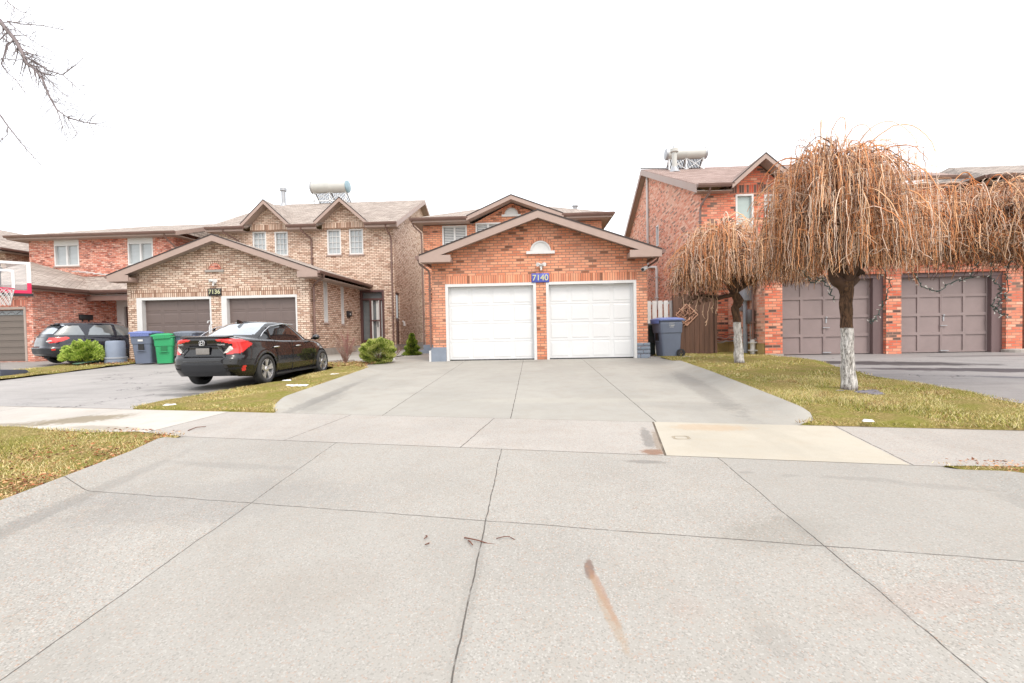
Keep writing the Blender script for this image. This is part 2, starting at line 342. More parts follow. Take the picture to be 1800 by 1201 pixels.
# ---------------------------------------------------------------- ground sheets
mb = MB(); sheet(mb, K(-400), K(400), -60, 500, lambda x, s, a, b: -0.35 if -12 < s else -0.4, ds=8, nx=100); struct('ground', mb, M['turf'])
mb = MB(); sheet(mb, K(-60), K(60), -9, -0.9, lambda x, s, a, b: -0.08, ds=1, nx=20); struct('road', mb, M['road'])
def kerb(wl, wr, h, s_end=None, sfade=0.5):
    def z(x, s, a, b):
        r = 1.0
        if s_end is not None: r = min(1, max(0, (abs(s - s_end)) / sfade)); r = r * r * (3 - 2 * r)
        q = 0
        for d, ww in ((a, wl), (b, wr)):
            if d < ww:
                t = 1 - d / ww; q = h * r * t * t * (3 - 2 * t)
                if d < 0.05: q -= (0.05 - d) * 0.9 * r
        return q
    return z
lowL = interp([(-0.9, -4.3), (2.2, -4.06), (3.6, -4.1), (4.1, -4.2), (4.43, -4.25)]); lowR = interp([(-0.9, 3.7), (3.6, 3.66), (4.0, 3.62), (4.25, 3.52), (4.43, 3.35)])
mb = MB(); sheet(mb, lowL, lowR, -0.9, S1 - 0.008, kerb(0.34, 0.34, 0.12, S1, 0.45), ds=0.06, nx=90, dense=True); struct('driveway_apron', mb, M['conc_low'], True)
mb = MB()
def tsheet(mb, t0, t1, s0, s1, dz, nt_=20, ns_=4):
    b = len(mb.v)
    for i in range(ns_ + 1):
        s = s0 + (s1 - s0) * i / ns_
        for j in range(nt_ + 1):
            t = t0 + (t1 - t0) * j / nt_; mb.v.append((t * CA + s * SA, s * CA - t * SA, g(s) + dz))
    for i in range(ns_):
        for j in range(nt_):
            q = b + i * (nt_ + 1) + j; mb.f.append((q, q + 1, q + nt_ + 2, q + nt_ + 1)); mb.mi.append(0)
tsheet(mb, -5.73, 0.44, S1, S2, 0.0); tsheet(mb, 2.41, 60, S1, S2, 0.0, 40); struct('sidewalk', mb, M['walk'])
mb = MB(); tsheet(mb, 0.462, 2.405, S1 - 0.01, S2, 0.003); struct('sidewalk_slab', mb, M['walk_new'])
mb = MB(); tsheet(mb, -60, -5.735, S1, S2, 0.002, 40); struct('sidewalk_slab', mb, M['walk_left'])
mb = MB(); tsheet(mb, -60, 60, S1 - 0.05, S2 + 0.05, -0.004, 60); struct('gravel_bed', mb, mat('dirt filled joint bed', (0.15, 0.12, 0.09, 1), 0.95, var=.5, bump=0.5))
upL = interp([(5.79, -3.85), (6.0, -4.05), (6.66, -4.24), (10.6, -4.40), (11.3, -4.55), (12.0, -4.95), (12.5, -5.2), (24, -5.3)]); upR = interp([(5.79, 3.0), (5.95, 3.28), (6.3, 3.42), (7.1, 3.5), (10.2, 3.75), (13.8, 3.9), (24, 3.9)])
mb = MB(); ku = kerb(0.42, 0.45, 0.11, S2, 0.7)
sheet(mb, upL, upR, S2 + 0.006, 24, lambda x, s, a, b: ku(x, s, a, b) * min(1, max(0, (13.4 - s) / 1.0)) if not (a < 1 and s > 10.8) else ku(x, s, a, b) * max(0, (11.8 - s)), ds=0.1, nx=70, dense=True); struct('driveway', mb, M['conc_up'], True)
mb = MB(); sheet(mb, K(-8.85), K(-5.2), 12.9, 24, lambda x, s, a, b: 0.03, ds=0.5, nx=6); struct('walkway', mb, M['conc_up'])
mb = MB(); sheet(mb, interp([(5.79, -14.9), (9, -14.5), (13, -14.7), (20, -14.9)]), interp([(5.79, -6.0), (12.9, -6.9), (13.1, -8.7), (24, -8.7)]), S2 + 0.01, 20, lambda x, s, a, b: -0.03, ds=0.3, nx=30); struct('asphalt_driveway', mb, M['asph'])
mb = MB(); sheet(mb, interp([(5.79, 6.3), (9, 6.3), (12, 6.6), (13, 7.0), (18, 7.0)]), K(17.5), S2 + 0.01, 18, lambda x, s, a, b: -0.03 if s < 14 else 0.0, ds=0.3, nx=30); struct('asphalt_driveway', mb, M['asphr'])
mb = MB(); sheet(mb, K(-34), K(-16.6), S2 + 0.01, 22, lambda x, s, a, b: -0.02, ds=0.3, nx=30); struct('asphalt_driveway', mb, M['asphl'])
# lawns: turf sheet + blades
GZ = 0.04
lawns = [
    ('boulevard_left', K(-30), lambda s: lowL(s) + 0.03, -0.9, S1, 0),
    ('boulevard_right', lambda s: lowR(s) - 0.03, K(30), -0.9, S1, 0),
    ('middle', interp([(5.79, -6.5), (7, -6.3), (8.2, -5.85), (8.8, -5.62), (11.4, -5.55), (12.0, -6.1), (12.9, -6.8), (13.0, -6.7), (13.3, -5.2)]), lambda s: upL(s) + 0.03, S2, 13.2, 1),
    ('right', lambda s: upR(s) - 0.03, interp([(5.79, 6.45), (9.16, 6.5), (10.7, 6.65), (12.4, 7.15), (14.0, 7.2), (17.5, 7.25)]), S2, 17.5, 1),
    ('strip', K(-16.9), interp([(5.79, -14.9), (9, -14.4), (13, -14.6), (20, -14.8)]), S2, 16.5, 1)]
def lzf(s0, s1):
  def lz(x, s, a, b):
    e = min(a, b); es = min(s - s0, s1 - s); n = 0.012 * math.sin(x * 3.1 + s * 2.3) + 0.01 * math.sin(x * 7.7 - s * 5.1)
    return GZ + n - (0.03 if e < 0.05 else 0) - (0.15 if es < 0.02 else 0)
  return lz
for nm, xl, xr, s0, s1, k in lawns:
    mb = MB(); sheet(mb, xl, xr, s0 + 0.003, s1 - 0.003, lzf(s0, s1), ds=0.035 if s1 - s0 < 9 else .06, nx=40); struct('lawn', mb, M['turf'], True)
# bladed grass
def attr_mat(name, rough=0.8, spec=0.2, trans=0.0):
    a = N(name); at = a.n('ShaderNodeVertexColor'); at.layer_name = 'Col'
    a.fin(at.outputs[0], rough, spec=spec); return a.m
M['blade'] = attr_mat('grass blade')
def fast_mesh(name, V, Fc, mats, cols=None, parent=None, smooth=False):
    me = bpy.data.meshes.new(name); V = np.asarray(V, dtype=np.float64).reshape(-1, 3); Fc = np.asarray(Fc, dtype=np.int32)
    if parent is not None: V = V - np.array(ROOT[parent.name])
    k = Fc.shape[1]; me.vertices.add(len(V)); me.vertices.foreach_set('co', V.ravel()); me.loops.add(Fc.size); me.loops.foreach_set('vertex_index', Fc.ravel())
    me.polygons.add(len(Fc)); me.polygons.foreach_set('loop_start', np.arange(0, Fc.size, k, dtype=np.int32)); me.polygons.foreach_set('loop_total', np.full(len(Fc), k, dtype=np.int32))
    me.update(calc_edges=True); me.materials.append(mats)
    if cols is not None:
        at = me.color_attributes.new('Col', 'FLOAT_COLOR', 'POINT'); at.data.foreach_set('color', np.asarray(cols, dtype=np.float32).ravel())
    if smooth: me.polygons.foreach_set('use_smooth', [True] * len(me.polygons))
    o = bpy.data.objects.new(name, me); COL.objects.link(o)
    if parent is not None: o.parent = parent
    ROOT[o.name] = ROOT[parent.name] if parent is not None else Vector((0, 0, 0)); return o
PAL = np.array([C(156, 158, 72)[:3], C(188, 180, 104)[:3], C(118, 128, 52)[:3], C(226, 212, 160)[:3], C(205, 172, 118)[:3], C(82, 92, 36)[:3], C(128, 96, 66)[:3]])
def hashn(x, y, f=1.0):
    return 0.5 + 0.25 * (np.sin(x * 1.7 * f + 1.3 * np.sin(y * 2.1 * f)) + np.sin(y * 2.9 * f + 1.7 * np.sin(x * 1.3 * f + 2)))
def blades(xl, xr, s0, s1, n, hmin, hmax, wd, xmin=-99, xmax=99, brown=0.25, zoff=GZ, brownfn=None):
    s = rng.uniform(s0, s1, n); a = np.array([max(xmin, xl(q)) for q in s]); b = np.array([min(xmax, xr(q)) for q in s]); ok = b > a; s, a, b = s[ok], a[ok], b[ok]; n = len(s); a = np.where(a > xmin + .01, a - .035, a); b = b + .035
    x = a + (b - a) * rng.uniform(0, 1, n); y = (s - x * SA) / CA; z = np.array([g(q) for q in s]) + zoff - 0.014
    pn = hashn(x, y); keep = rng.uniform(0, 1, n) < (0.05 + 0.95 * pn * (0.5 + hashn(x, y, 3.7))); x, y, z, pn = x[keep], y[keep], z[keep], pn[keep]; n = len(x)
    h = rng.uniform(hmin, hmax, n) * (0.6 + 0.7 * pn); th = rng.uniform(0, 6.28, n); le = rng.uniform(0.3, 1.3, n) * h
    dx, dy = np.cos(th), np.sin(th); th2 = rng.uniform(0, 6.28, n); wx, wy = np.cos(th2) * wd, np.sin(th2) * wd
    P = np.stack([np.stack([x - wx, y - wy, z], 1), np.stack([x + wx, y + wy, z], 1), np.stack([x + dx * le, y + dy * le, z + h], 1)], 1)
    br = brown if brownfn is None else brownfn(x, y)
    p2 = hashn(x + 5, y - 3, 0.8); q = rng.uniform(0, 1, n) + (p2 - 0.5) * 0.7
    ci = np.where(q < 0.20, 2, np.where(q < 0.42, 0, np.where(q < 0.70, 1, 3))); u = rng.uniform(0, 1, n)
    ci = np.where(u < br, np.where(rng.uniform(0, 1, n) < 0.5, 4, 3), ci); ci = np.where(u > 0.96, 6, ci); ci = np.where((u > 0.9) & (u <= 0.96), 5, ci)
    dry = hashn(x * 1.9 + 3, y * 1.7 - 2, 1.3) * hashn(x - 4, y + 6, 2.9) > .42; ci = np.where(dry & (rng.uniform(0, 1, n) < .75), rng.choice([3, 4, 6], n), ci)
    c = PAL[ci] * rng.uniform(0.7, 1.15, (n, 1)); c = np.repeat(np.concatenate([c, np.ones((n, 1))], 1), 3, 0)
    return P.reshape(-1, 3), c
def grass(name, label, specs):
    Vs, Cs = [], []
    for sp in specs: v, c = blades(**sp); Vs.append(v); Cs.append(c)
    V = np.concatenate(Vs); Cc = np.concatenate(Cs); o = fast_mesh('grass', V, np.arange(len(V)).reshape(-1, 3), M['blade'], Cc); tag(o, label, 'grass', kind='stuff')
L0, L1, L2, L3, L4 = lawns
grass('g', 'yellow green turf strewn with brown leaves left of the front apron', [dict(xl=L0[1], xr=L0[2], s0=1.6, s1=S1 + 0.02, n=62000, hmin=0.02, hmax=0.045, wd=0.0028, xmin=-7.5, brownfn=lambda x, y: np.clip(0.42 + 0.5 * (x + 5.2) / 1.2 + 0.25 * (hashn(x, y, 2) - 0.5), 0.15, 0.9)),
      dict(xl=L0[1], xr=L0[2], s0=2.6, s1=S1 + 0.02, n=5000, hmin=0.02, hmax=0.04, wd=0.004, xmin=-14, xmax=-7.5)])
grass('g', 'yellow green lawn under the weeping trees right of the driveway', [dict(xl=L3[1], xr=L3[2], s0=S2 + 0.01, s1=9.5, n=90000, hmin=0.025, hmax=0.055, wd=0.0035), dict(xl=L3[1], xr=L3[2], s0=9.5, s1=17, n=26000, hmin=0.02, hmax=0.05, wd=0.006)])
grass('g', 'patchy narrow grass between the black sedan and the concrete driveway', [dict(xl=L2[1], xr=L2[2], s0=S2 + 0.01, s1=13.1, n=52000, hmin=0.015, hmax=0.04, wd=0.0045, brown=0.4)])
grass('g', 'thin yellow grass strip beside the basketball hoop base', [dict(xl=L4[1], xr=L4[2], s0=S2 + 0.01, s1=15, n=16000, hmin=0.02, hmax=0.05, wd=0.008)])
grass('g', 'short dry grass at the right edge below the sidewalk', [dict(xl=L1[1], xr=L1[2], s0=3.2, s1=S1, n=6000, hmin=0.01, hmax=0.03, wd=0.003, xmax=5, brown=0.8)])
def leaves(label, xl, xr, s0, s1, n, size, xmin=-99, xmax=99, zoff=GZ + 0.028, fn=None):
    s = rng.uniform(s0, s1, n); a = np.array([max(xmin, xl(q)) for q in s]); b = np.array([min(xmax, xr(q)) for q in s]); x = a + (b - a) * rng.uniform(0, 1, n); y = (s - x * SA) / CA
    if fn is not None: k = rng.uniform(0, 1, n) < fn(x, y); x, y, s = x[k], y[k], s[k]
    n = len(x); z = np.array([g(q) for q in s]) + zoff + rng.uniform(0, 0.012, n); sz = (0.35 + .9 * rng.uniform(0, 1, n) ** 2) * size; th = rng.uniform(0, 6.28, n)
    ux, uy = np.cos(th) * sz, np.sin(th) * sz; vx, vy = -np.sin(th) * sz * 0.5, np.cos(th) * sz * 0.5; c0 = np.stack([x, y, z], 1)
    cu = rng.uniform(-0.5, 1.0, n) * sz
    P = np.stack([c0 + np.stack([-ux, -uy, 0 * z], 1), c0 + np.stack([vx, vy, cu], 1), c0 + np.stack([ux, uy, 0 * z], 1), c0 + np.stack([-vx, -vy, cu * 0.4], 1)], 1)
    cp = np.array([C(165, 105, 70)[:3], C(130, 80, 50)[:3], C(195, 145, 105)[:3], C(100, 65, 45)[:3], C(210, 170, 130)[:3]])
    c = cp[rng.integers(0, 5, n)] * rng.uniform(0.7, 1.1, (n, 1)); c = np.repeat(np.concatenate([c, np.ones((n, 1))], 1), 4, 0)
    o = fast_mesh('leaf_litter', P.reshape(-1, 3), np.arange(4 * n).reshape(-1, 4), M['blade'], c); tag(o, label, 'leaf litter', kind='stuff')
leaves('brown fallen leaves along the left kerb of the front apron', L0[1], L0[2], 1.5, S1, 16000, 0.02, xmin=-7, fn=lambda x, y: np.clip((x + 5.9) / 1.5, 0.05, 1) ** 1.4 * (0.15 + 1.1 * (hashn(x, y, 2.6) > .45) * hashn(x, y, 5)))
leaves('brown leaf pile in the soil corner at the right of the apron', L1[1], L1[2], 3.3, S1 - 0.02, 2500, 0.017, xmax=5)
leaves('brown leaves on the bed by the utility boxes and carts', K(-16.6), K(-14.2), 12.2, 14.8, 1500, 0.035, zoff=0.07)
leaves('scattered leaves at the foot of the round bush', K(-6.4), K(-4.7), 11.4, 13.2, 900, 0.03)
# ---------------------------------------------------------------- materials: buildings
O_ = [(0.0, C(128, 84, 66, .85)), (0.05, C(150, 96, 72, .9)), (0.10, C(212, 134, 102, 1)), (0.4, C(226, 150, 116, 1)), (0.7, C(234, 166, 132, 1)), (0.9, C(212, 132, 100, 1)), (1.0, C(196, 122, 94, 1))]
M['bk40'] = brickmat('orange red brick', O_, C(170, 140, 122, .8), blotch=0.35)
M['bk40s'] = brickmat('orange soldier brick', O_, C(160, 120, 100, .8), w=0.075, h=0.30, ms=0.008, blotch=0.5, off=0)
T_ = [(0.0, C(146, 116, 98, .95)), (0.12, C(186, 154, 134, .98)), (0.45, C(216, 190, 170, 1)), (0.8, C(232, 212, 194, 1)), (1.0, C(202, 166, 146, 1))]
M['bk36'] = brickmat('pale tan brick', T_, C(146, 118, 102, .9), ms=0.012, blotch=0.08, streak=C(250, 236, 218, .85))
M['bk36s'] = brickmat('tan soldier brick', T_, C(150, 115, 95, .8), w=0.085, h=0.3, ms=0.014, off=0, blotch=0.3)
R_32 = [(0.0, C(140, 74, 62, .9)), (0.3, C(204, 118, 98, 1)), (0.7, C(224, 144, 122, 1)), (1.0, C(236, 178, 158, 1))]
M['bk32'] = brickmat('red brick with white efflorescence', R_32, C(190, 140, 125, .8), blotch=0.3, streak=C(246, 226, 214, .9))
M['bk32s'] = brickmat('red soldier brick', R_32, C(190, 140, 125, .8), w=0.085, h=0.3, off=0)
R_44 = [(0.0, C(92, 76, 72, .9)), (0.13, C(110, 88, 80, .9)), (0.16, C(204, 102, 78, 1)), (0.5, C(224, 124, 96, 1)), (0.8, C(232, 148, 118, 1)), (1.0, C(240, 184, 158, 1))]
M['bk44'] = brickmat('red brick mixed with charcoal brick', R_44, C(196, 150, 130, .8), blotch=0.15)
M['bk44s'] = brickmat('red and charcoal soldier brick', [(0, C(100, 80, 75, .9)), (0.4, C(104, 82, 76, .9)), (0.45, C(205, 90, 64, .9)), (1, C(220, 120, 92, .9))], C(196, 150, 130, .8), w=0.085, h=0.3, off=0, blotch=0.1)
M['bk44w'] = brickmat('pink and red side wall brick', [(0.0, C(140, 112, 104, .95)), (0.12, C(165, 124, 110, .95)), (0.18, C(214, 124, 98, 1)), (0.55, C(228, 158, 134, 1)), (1.0, C(240, 196, 174, 1))], C(226, 186, 164, .95), blotch=0.05)
def roofmat(name, c1, c2):
    a = N(name); uv = a.n('ShaderNodeUVMap').outputs[0]; x = a.n('ShaderNodeTexBrick'); x.offset = 0.37
    x.inputs['Color1'].default_value = (0, 0, 0, 1); x.inputs['Color2'].default_value = (1, 1, 1, 1); x.inputs['Scale'].default_value = 1; x.inputs['Mortar Size'].default_value = 0.012
    x.inputs['Brick Width'].default_value = 0.32; x.inputs['Row Height'].default_value = 0.145; a.l(uv, x.inputs['Vector'])
    c = a.ramp(x.outputs['Color'], [(0, c1), (1, c2)]); f = a.noise(uv, 1.2, 5, 0.65); c = a.mix(a.mr(f, 0.4, 0.7, 0, 0.4), c, tuple(q * 0.65 for q in c1[:3]) + (1,))
    c = a.mix(a.math('MULTIPLY', x.outputs['Fac'], 0.8), c, tuple(q * 0.35 for q in c1[:3]) + (1,)); gr = a.noise(uv, 80, 2); c = a.mix(a.mr(gr, 0.4, 0.7, 0, 0.3), c, tuple(q * 0.6 for q in c1[:3]) + (1,))
    a.bump(a.math('SUBTRACT', gr, a.math('MULTIPLY', x.outputs['Fac'], 2)), 0.5, 0.01); return a.fin(c, 0.9, spec=0.2)
M['roof'] = roofmat('grey brown shingles', C(158, 146, 138, .95), C(196, 184, 174, .95)); M['roof44'] = roofmat('mauve brown shingles', C(152, 130, 122, .95), C(184, 162, 154, .95)); M['roof48'] = roofmat('grey architectural shingles', C(140, 130, 124, .95), C(196, 184, 174, .95))
M['fascia'] = mat('taupe aluminium fascia', C(172, 150, 140, .9), 0.5, var=0.05); M['soffit'] = mat('taupe soffit', C(182, 166, 156, .8), 0.6, var=0.05)
M['gutter'] = mat('brown gutter', C(126, 100, 92, .9), 0.4, var=0.12); M['edge'] = mat('dark drip edge', C(62, 50, 48, .8), 0.6)
M['white'] = mat('white painted metal', (0.67, 0.68, 0.69, 1), 0.4, var=0.02, scale=1.5); M['vinyl'] = mat('white vinyl', (0.64, 0.64, 0.635, 1), 0.45, var=0.04)
M['browndoor'] = mat('dark taupe garage door', C(116, 102, 98, .85), 0.5, var=0.06); M['mauvedoor'] = mat('mauve brown door', C(150, 134, 132, .85), 0.6, var=0.09, scale=2); M['mauvetrim'] = mat('mauve brown trim', C(118, 98, 98, .8), 0.6, var=0.12, scale=3, stretch=(4, 4, .5))
M['greyblock'] = mat('grey painted block', C(140, 150, 164, .8), 0.7, var=0.1, bump=0.4, bscale=30); M['found'] = mat('grey parged foundation', C(178, 172, 165, .75), 0.85, var=0.15, bump=0.5, bscale=20)
M['beige'] = mat('mossy beige foundation', C(196, 170, 112, .75), 0.9, var=0.3, scale=2.0, bump=0.5, bscale=20)
def glassmat(name, c, rough=0.06):
    a = N(name); o = a.co(); f = a.noise(a.mapped(o, (0.6, 0.6, 3)), 2.0, 3); a.fin(a.mix(f, c, tuple(q * 0.7 for q in c[:3]) + (1,)), rough, spec=0.8); return a.m
M['pane'] = glassmat('curtained window glass', (0.44, 0.48, 0.50, 1)); M['paned'] = glassmat('dark window glass', (0.16, 0.18, 0.19, 1)); M['paneg'] = glassmat('pale green frosted glass', (0.42, 0.52, 0.50, 1), 0.25)
M['black'] = mat('black plastic', (0.02, 0.02, 0.022, 1), 0.5); M['brownwood'] = mat('weathered brown boards', C(112, 84, 70, .8), 0.85, var=0.28, scale=2.5, bump=0.5, stretch=(6, 6, .4))
M['stormbrown'] = mat('brown storm door frame', C(96, 66, 64, .8), 0.45); M['steel'] = mat('galvanised steel', C(190, 192, 196, .75), 0.4, 0.5, var=0.1); M['pvcgrey'] = mat('grey electrical box', C(168, 174, 184, .8), 0.5)
M['wireblk'] = mat('black cable', (0.03, 0.028, 0.03, 1), 0.6); M['wirew'] = mat('grey cable', (0.45, 0.43, 0.42, 1), 0.6)
# ---------------------------------------------------------------- building elements
def gar_door(par, P, u0, u1, v0, v1, rows, cols, m, d=0.16, style='raised', handle=False):
    mb = MB(); pbox(mb, P, u0, u1, v0, v1, d, d + 0.05)
    W, H = (u1 - u0) / cols, (v1 - v0) / rows
    for r in range(rows):
        for c in range(cols):
            a0, a1, b0, b1 = u0 + c * W, u0 + (c + 1) * W, v0 + r * H, v0 + (r + 1) * H
            if style == 'raised':
                m1, m2 = 0.055, 0.085
                o = [(a0 + m1, b0 + m1), (a1 - m1, b0 + m1), (a1 - m1, b1 - m1), (a0 + m1, b1 - m1)]; i = [(a0 + m2, b0 + m2), (a1 - m2, b0 + m2), (a1 - m2, b1 - m2), (a0 + m2, b1 - m2)]
                A = [P(x, y, d - 0.002) for x, y in o]; B = [P(x, y, d - 0.010) for x, y in i]; mb.poly(B)
                for k in range(4): mb.poly([A[k], A[(k + 1) % 4], B[(k + 1) % 4], B[k]])
            elif style == 'long':
                pbox(mb, P, a0 + 0.12, a1 - 0.12, b0 + 0.07, b1 - 0.07, d - 0.025, d)
        if style in ('raised', 'long') and r: pbox(mb, P, u0, u1, v0 + r * H - 0.006, v0 + r * H + 0.006, d - 0.008, d)
    if style == 'grid':
        for r in range(rows + 1): pbox(mb, P, u0, u1, max(v0, v0 + r * H - 0.045), min(v1, v0 + r * H + 0.045), d - 0.03, d)
        for c in range(cols + 1):
            x = u0 + c * W
            for r in range(rows): pbox(mb, P, max(u0, x - 0.04), min(u1, x + 0.04), v0 + r * H + 0.045, v0 + (r + 1) * H - 0.045, d - 0.03, d)
        x = (u0 + u1) / 2; pbox(mb, P, x - 0.008, x + 0.008, v0, v1, d - 0.036, d - 0.03)
    o = link('garage_door', mb, m, par)
    if handle:
        hb = MB(); x = (u0 + u1) / 2 + 0.05; q = P(x, v0 + 1.12, d - 0.06); hb.blob(q, (0.03, 0.03, 0.03)); pbox(hb, P, x - 0.02, x + 0.02, v0 + 0.95, v0 + 1.08, d - 0.05, d - 0.03); pbox(hb, P, x - 0.12, x + 0.12, v0 + 0.03, v0 + 0.06, d - 0.09, d - 0.03); pbox(hb, P, x - .1, x + .1, v0 + .8, v0 + .82, d - .06, d - .03); link('door_handle', hb, M['steel'], o)
    return o
def frame(par, P, u0, u1, v0, v1, w, m, proud=0.02, depth=0.15, name='door_frame', bottom=False):
    mb = MB(); pbox(mb, P, u0, u0 + w, v0, v1 - w, -proud, depth); pbox(mb, P, u1 - w, u1, v0, v1 - w, -proud, depth); pbox(mb, P, u0, u1, v1 - w, v1, -proud, depth)
    if bottom: pbox(mb, P, u0 + w, u1 - w, v0, v0 + w, -proud, depth)
    return link(name, mb, m, par)
def window(par, P, u0, u1, v0, v1, mull=0, grid=None, sill=True, m=None, pane=None, top=0.0, blind=False):
    m = m or M['vinyl']; w = 0.065; mb = MB(); vt = v1
    if top: pbox(mb, P, u0, u1, v1 - top, v1, 0.0, 0.1); vt = v1 - top
    pbox(mb, P, u0, u0 + w, v0, vt, -0.012, 0.12); pbox(mb, P, u1 - w, u1, v0, vt, -0.012, 0.12); pbox(mb, P, u0 + w, u1 - w, vt - w, vt, -0.012, 0.12); pbox(mb, P, u0 + w, u1 - w, v0, v0 + w, -0.012, 0.12)
    for k in range(mull):
        x = u0 + (u1 - u0) * (k + 1) / (mull + 1); pbox(mb, P, x - 0.04, x + 0.04, v0 + w, vt - w, 0.0, 0.12)
    if grid:
        gc, gr = grid
        for c in range(1, gc): x = u0 + w + (u1 - u0 - 2 * w) * c / gc; pbox(mb, P, x - 0.012, x + 0.012, v0 + w, vt - w, 0.05, 0.08)
        for r in range(1, gr): y = v0 + w + (vt - v0 - 2 * w) * r / gr; pbox(mb, P, u0 + w, u1 - w, y - 0.012, y + 0.012, 0.051, 0.081)
    o = link('window', mb, m, par)
    pb = MB(); pbox(pb, P, u0 + w, u1 - w, v0 + w, vt - w, 0.09, 0.1); link('pane', pb, pane or M['pane'], o)
    if blind:
        bb = MB(); n = int((vt - v0) / 0.07)
        for k in range(n): y = v0 + w + k * 0.07; a = [P(u0 + w + .02, y + 0.01, 0.07), P(u1 - w - .02, y + 0.01, 0.07), P(u1 - w - .02, y + 0.055, 0.085), P(u0 + w + .02, y + 0.055, 0.085)]; bb.poly(a)
        link('shutter_slats', bb, M['vinyl'], o)
    if sill:
        sb = MB(); pbox(sb, P, u0 - 0.06, u1 + 0.06, v0 - 0.07, v0 - 0.005, -0.05, 0.05); link('sill', sb, M['fascia'] if sill is True else sill, o)
    return o
def halfround(par, P, uc, v, r, m, ring=True, ringm=None, fill=None):
    mb = MB(); n = 18; arc = [(uc + r * math.cos(math.pi * k / n), v + r * math.sin(math.pi * k / n)) for k in range(n + 1)]
    A = [P(x, y, -0.02) for x, y in arc]; B = [P(x, y, 0.02) for x, y in arc]; mb.poly(A)
    for k in range(n): mb.poly([A[k], A[k + 1], B[k + 1], B[k]])
    r2 = r * 0.8; arc2 = [(uc + r2 * math.cos(math.pi * k / n), v + 0.03 + r2 * 0.93 * math.sin(math.pi * k / n)) for k in range(n + 1)]
    A2 = [P(x, y, -0.045) for x, y in arc2]; B2 = [P(x, y, -0.02) for x, y in arc]; 
    for k in range(n): mb.poly([A2[k], A2[k + 1], B2[k + 1], B2[k]])
    o = link('arched_vent', mb, m, par)
    if fill:
        fb = MB(); fb.poly([P(x, y, -0.03) for x, y in arc2]); link('louvre', fb, fill, o)
    sb = MB(); pbox(sb, P, uc - r - 0.12, uc + r + 0.12, v - 0.09, v - 0.002, -0.07, 0.02); link('sill', sb, m if not fill else M['found'], o)
    if ring:
        rb = MB(); ro = r + 0.11
        for k in range(15):
            a0, a1 = math.pi * (k + 0.07) / 15, math.pi * (k + 0.93) / 15; q = [P(uc + rr * math.cos(a), v + rr * math.sin(a), -0.008) for rr, a in ((r + .01, a0), (ro, a0), (ro, a1), (r + .01, a1))]
            q2 = [P(uc + rr * math.cos(a), v + rr * math.sin(a), 0.02) for rr, a in ((r + .01, a0), (ro, a0), (ro, a1), (r + .01, a1))]; rb.hull8(q, q2)
        link('brick_arch', rb, ringm, o)
def gutter(par, a, b, name='gutter'):
    a, b = Vector(a), Vector(b); d = (b - a).normalized(); out = Vector((d.y, -d.x, 0)).normalized(); mb = MB()
    pr = [(0, 0), (0, -.11), (.07, -.12), (.11, -.06), (.125, 0), (.11, 0), (.1, -.05), (.06, -.1), (.01, -.09), (.01, 0)]
    A = [a + out * x + Vector((0, 0, z)) for x, z in pr]; B = [b + out * x + Vector((0, 0, z)) for x, z in pr]
    for i in range(len(pr)): j = (i + 1) % len(pr); mb.poly([A[i], B[i], B[j], A[j]])
    mb.poly(A[:5]); mb.poly(B[:5]); mb.poly([A[0], A[4], A[5], A[9]])
    return link(name, mb, M['gutter'], par)
def downspout(par, pts, r=0.035, m=None, name='downspout'):
    mb = MB(); mb.tube(pts, r, 6)
    a = Vector(pts[-2]); b = Vector(pts[-1])
    for k in range(2):
        q = a.lerp(b, 0.2 + 0.5 * k); mb.box(q.x - r * 1.5, q.x + r * 1.5, q.y - r * 1.3, q.y + r * 1.6, q.z - .02, q.z + .02)
    return soft(link(name, mb, m or M['gutter'], par), 50)
def gable_front(par, xl, xr, ze, xp, zp, yf, yb, ybw, wallx0, wallx1, roofm, fh=0.24, fw_=None, returns=None, th=0.1, zl=None, gut=True):
    """gable roof with its ridge running back; fascia boards on the front rake"""
    zr = ze; zl = ze if zl is None else zl
    mb = MB()
    slab(mb, [(xl, yf, zl), (xp, yf, zp), (xp, yb, zp), (xl, yb if zl == ze else yb, zl)], th); slab(mb, [(xp, yf, zp - .0005), (xr, yf, zr), (xr, yb, zr), (xp, yb, zp - .0005)], th)
    o = link('roof', mb, roofm, par)
    fb = MB(); e = 0.02
    for a, b in (((xl, yf, zl), (xp, yf, zp)), ((xp, yf, zp), (xr, yf, zr))):
        a = Vector(a) + Vector((0, -.003, -.03)); b = Vector(b) + Vector((0, -.003, -.03)); board(fb, a, b, fh - .03, 0.03, (0, -1, 0))
    link('fascia', fb, M['fascia'], o)
    db = MB()
    for a, b in (((xl, yf, zl), (xp, yf, zp)), ((xp, yf, zp), (xr, yf, zr))):
        a = Vector(a) + Vector((0, .0, .012)); b = Vector(b) + Vector((0, .0, .012)); board(db, a, b, .045, 0.045, (0, -1, 0))
    link('drip_edge', db, M['edge'], o)
    sb = MB()
    for a, b in (((xl, zl), (xp, zp)), ((xp, zp), (xr, zr))):
        q = 0.16; sb.hull8([(a[0], yf, a[1] - q), (b[0], yf, b[1] - q), (b[0], ybw, b[1] - q), (a[0], ybw, a[1] - q)], [(a[0], yf, a[1] - q - .012), (b[0], yf, b[1] - q - .012), (b[0], ybw, b[1] - q - .012), (a[0], ybw, a[1] - q - .012)])
    link('soffit', sb, M['soffit'], o)
    if returns:
        for x0, x1, z0, z1 in returns: rb = MB(); rb.box(x0, x1, yf + 0.01, ybw, z0, z1); bevel(link('eave_return', rb, M['fascia'], o), 0.01, 1)
    return o
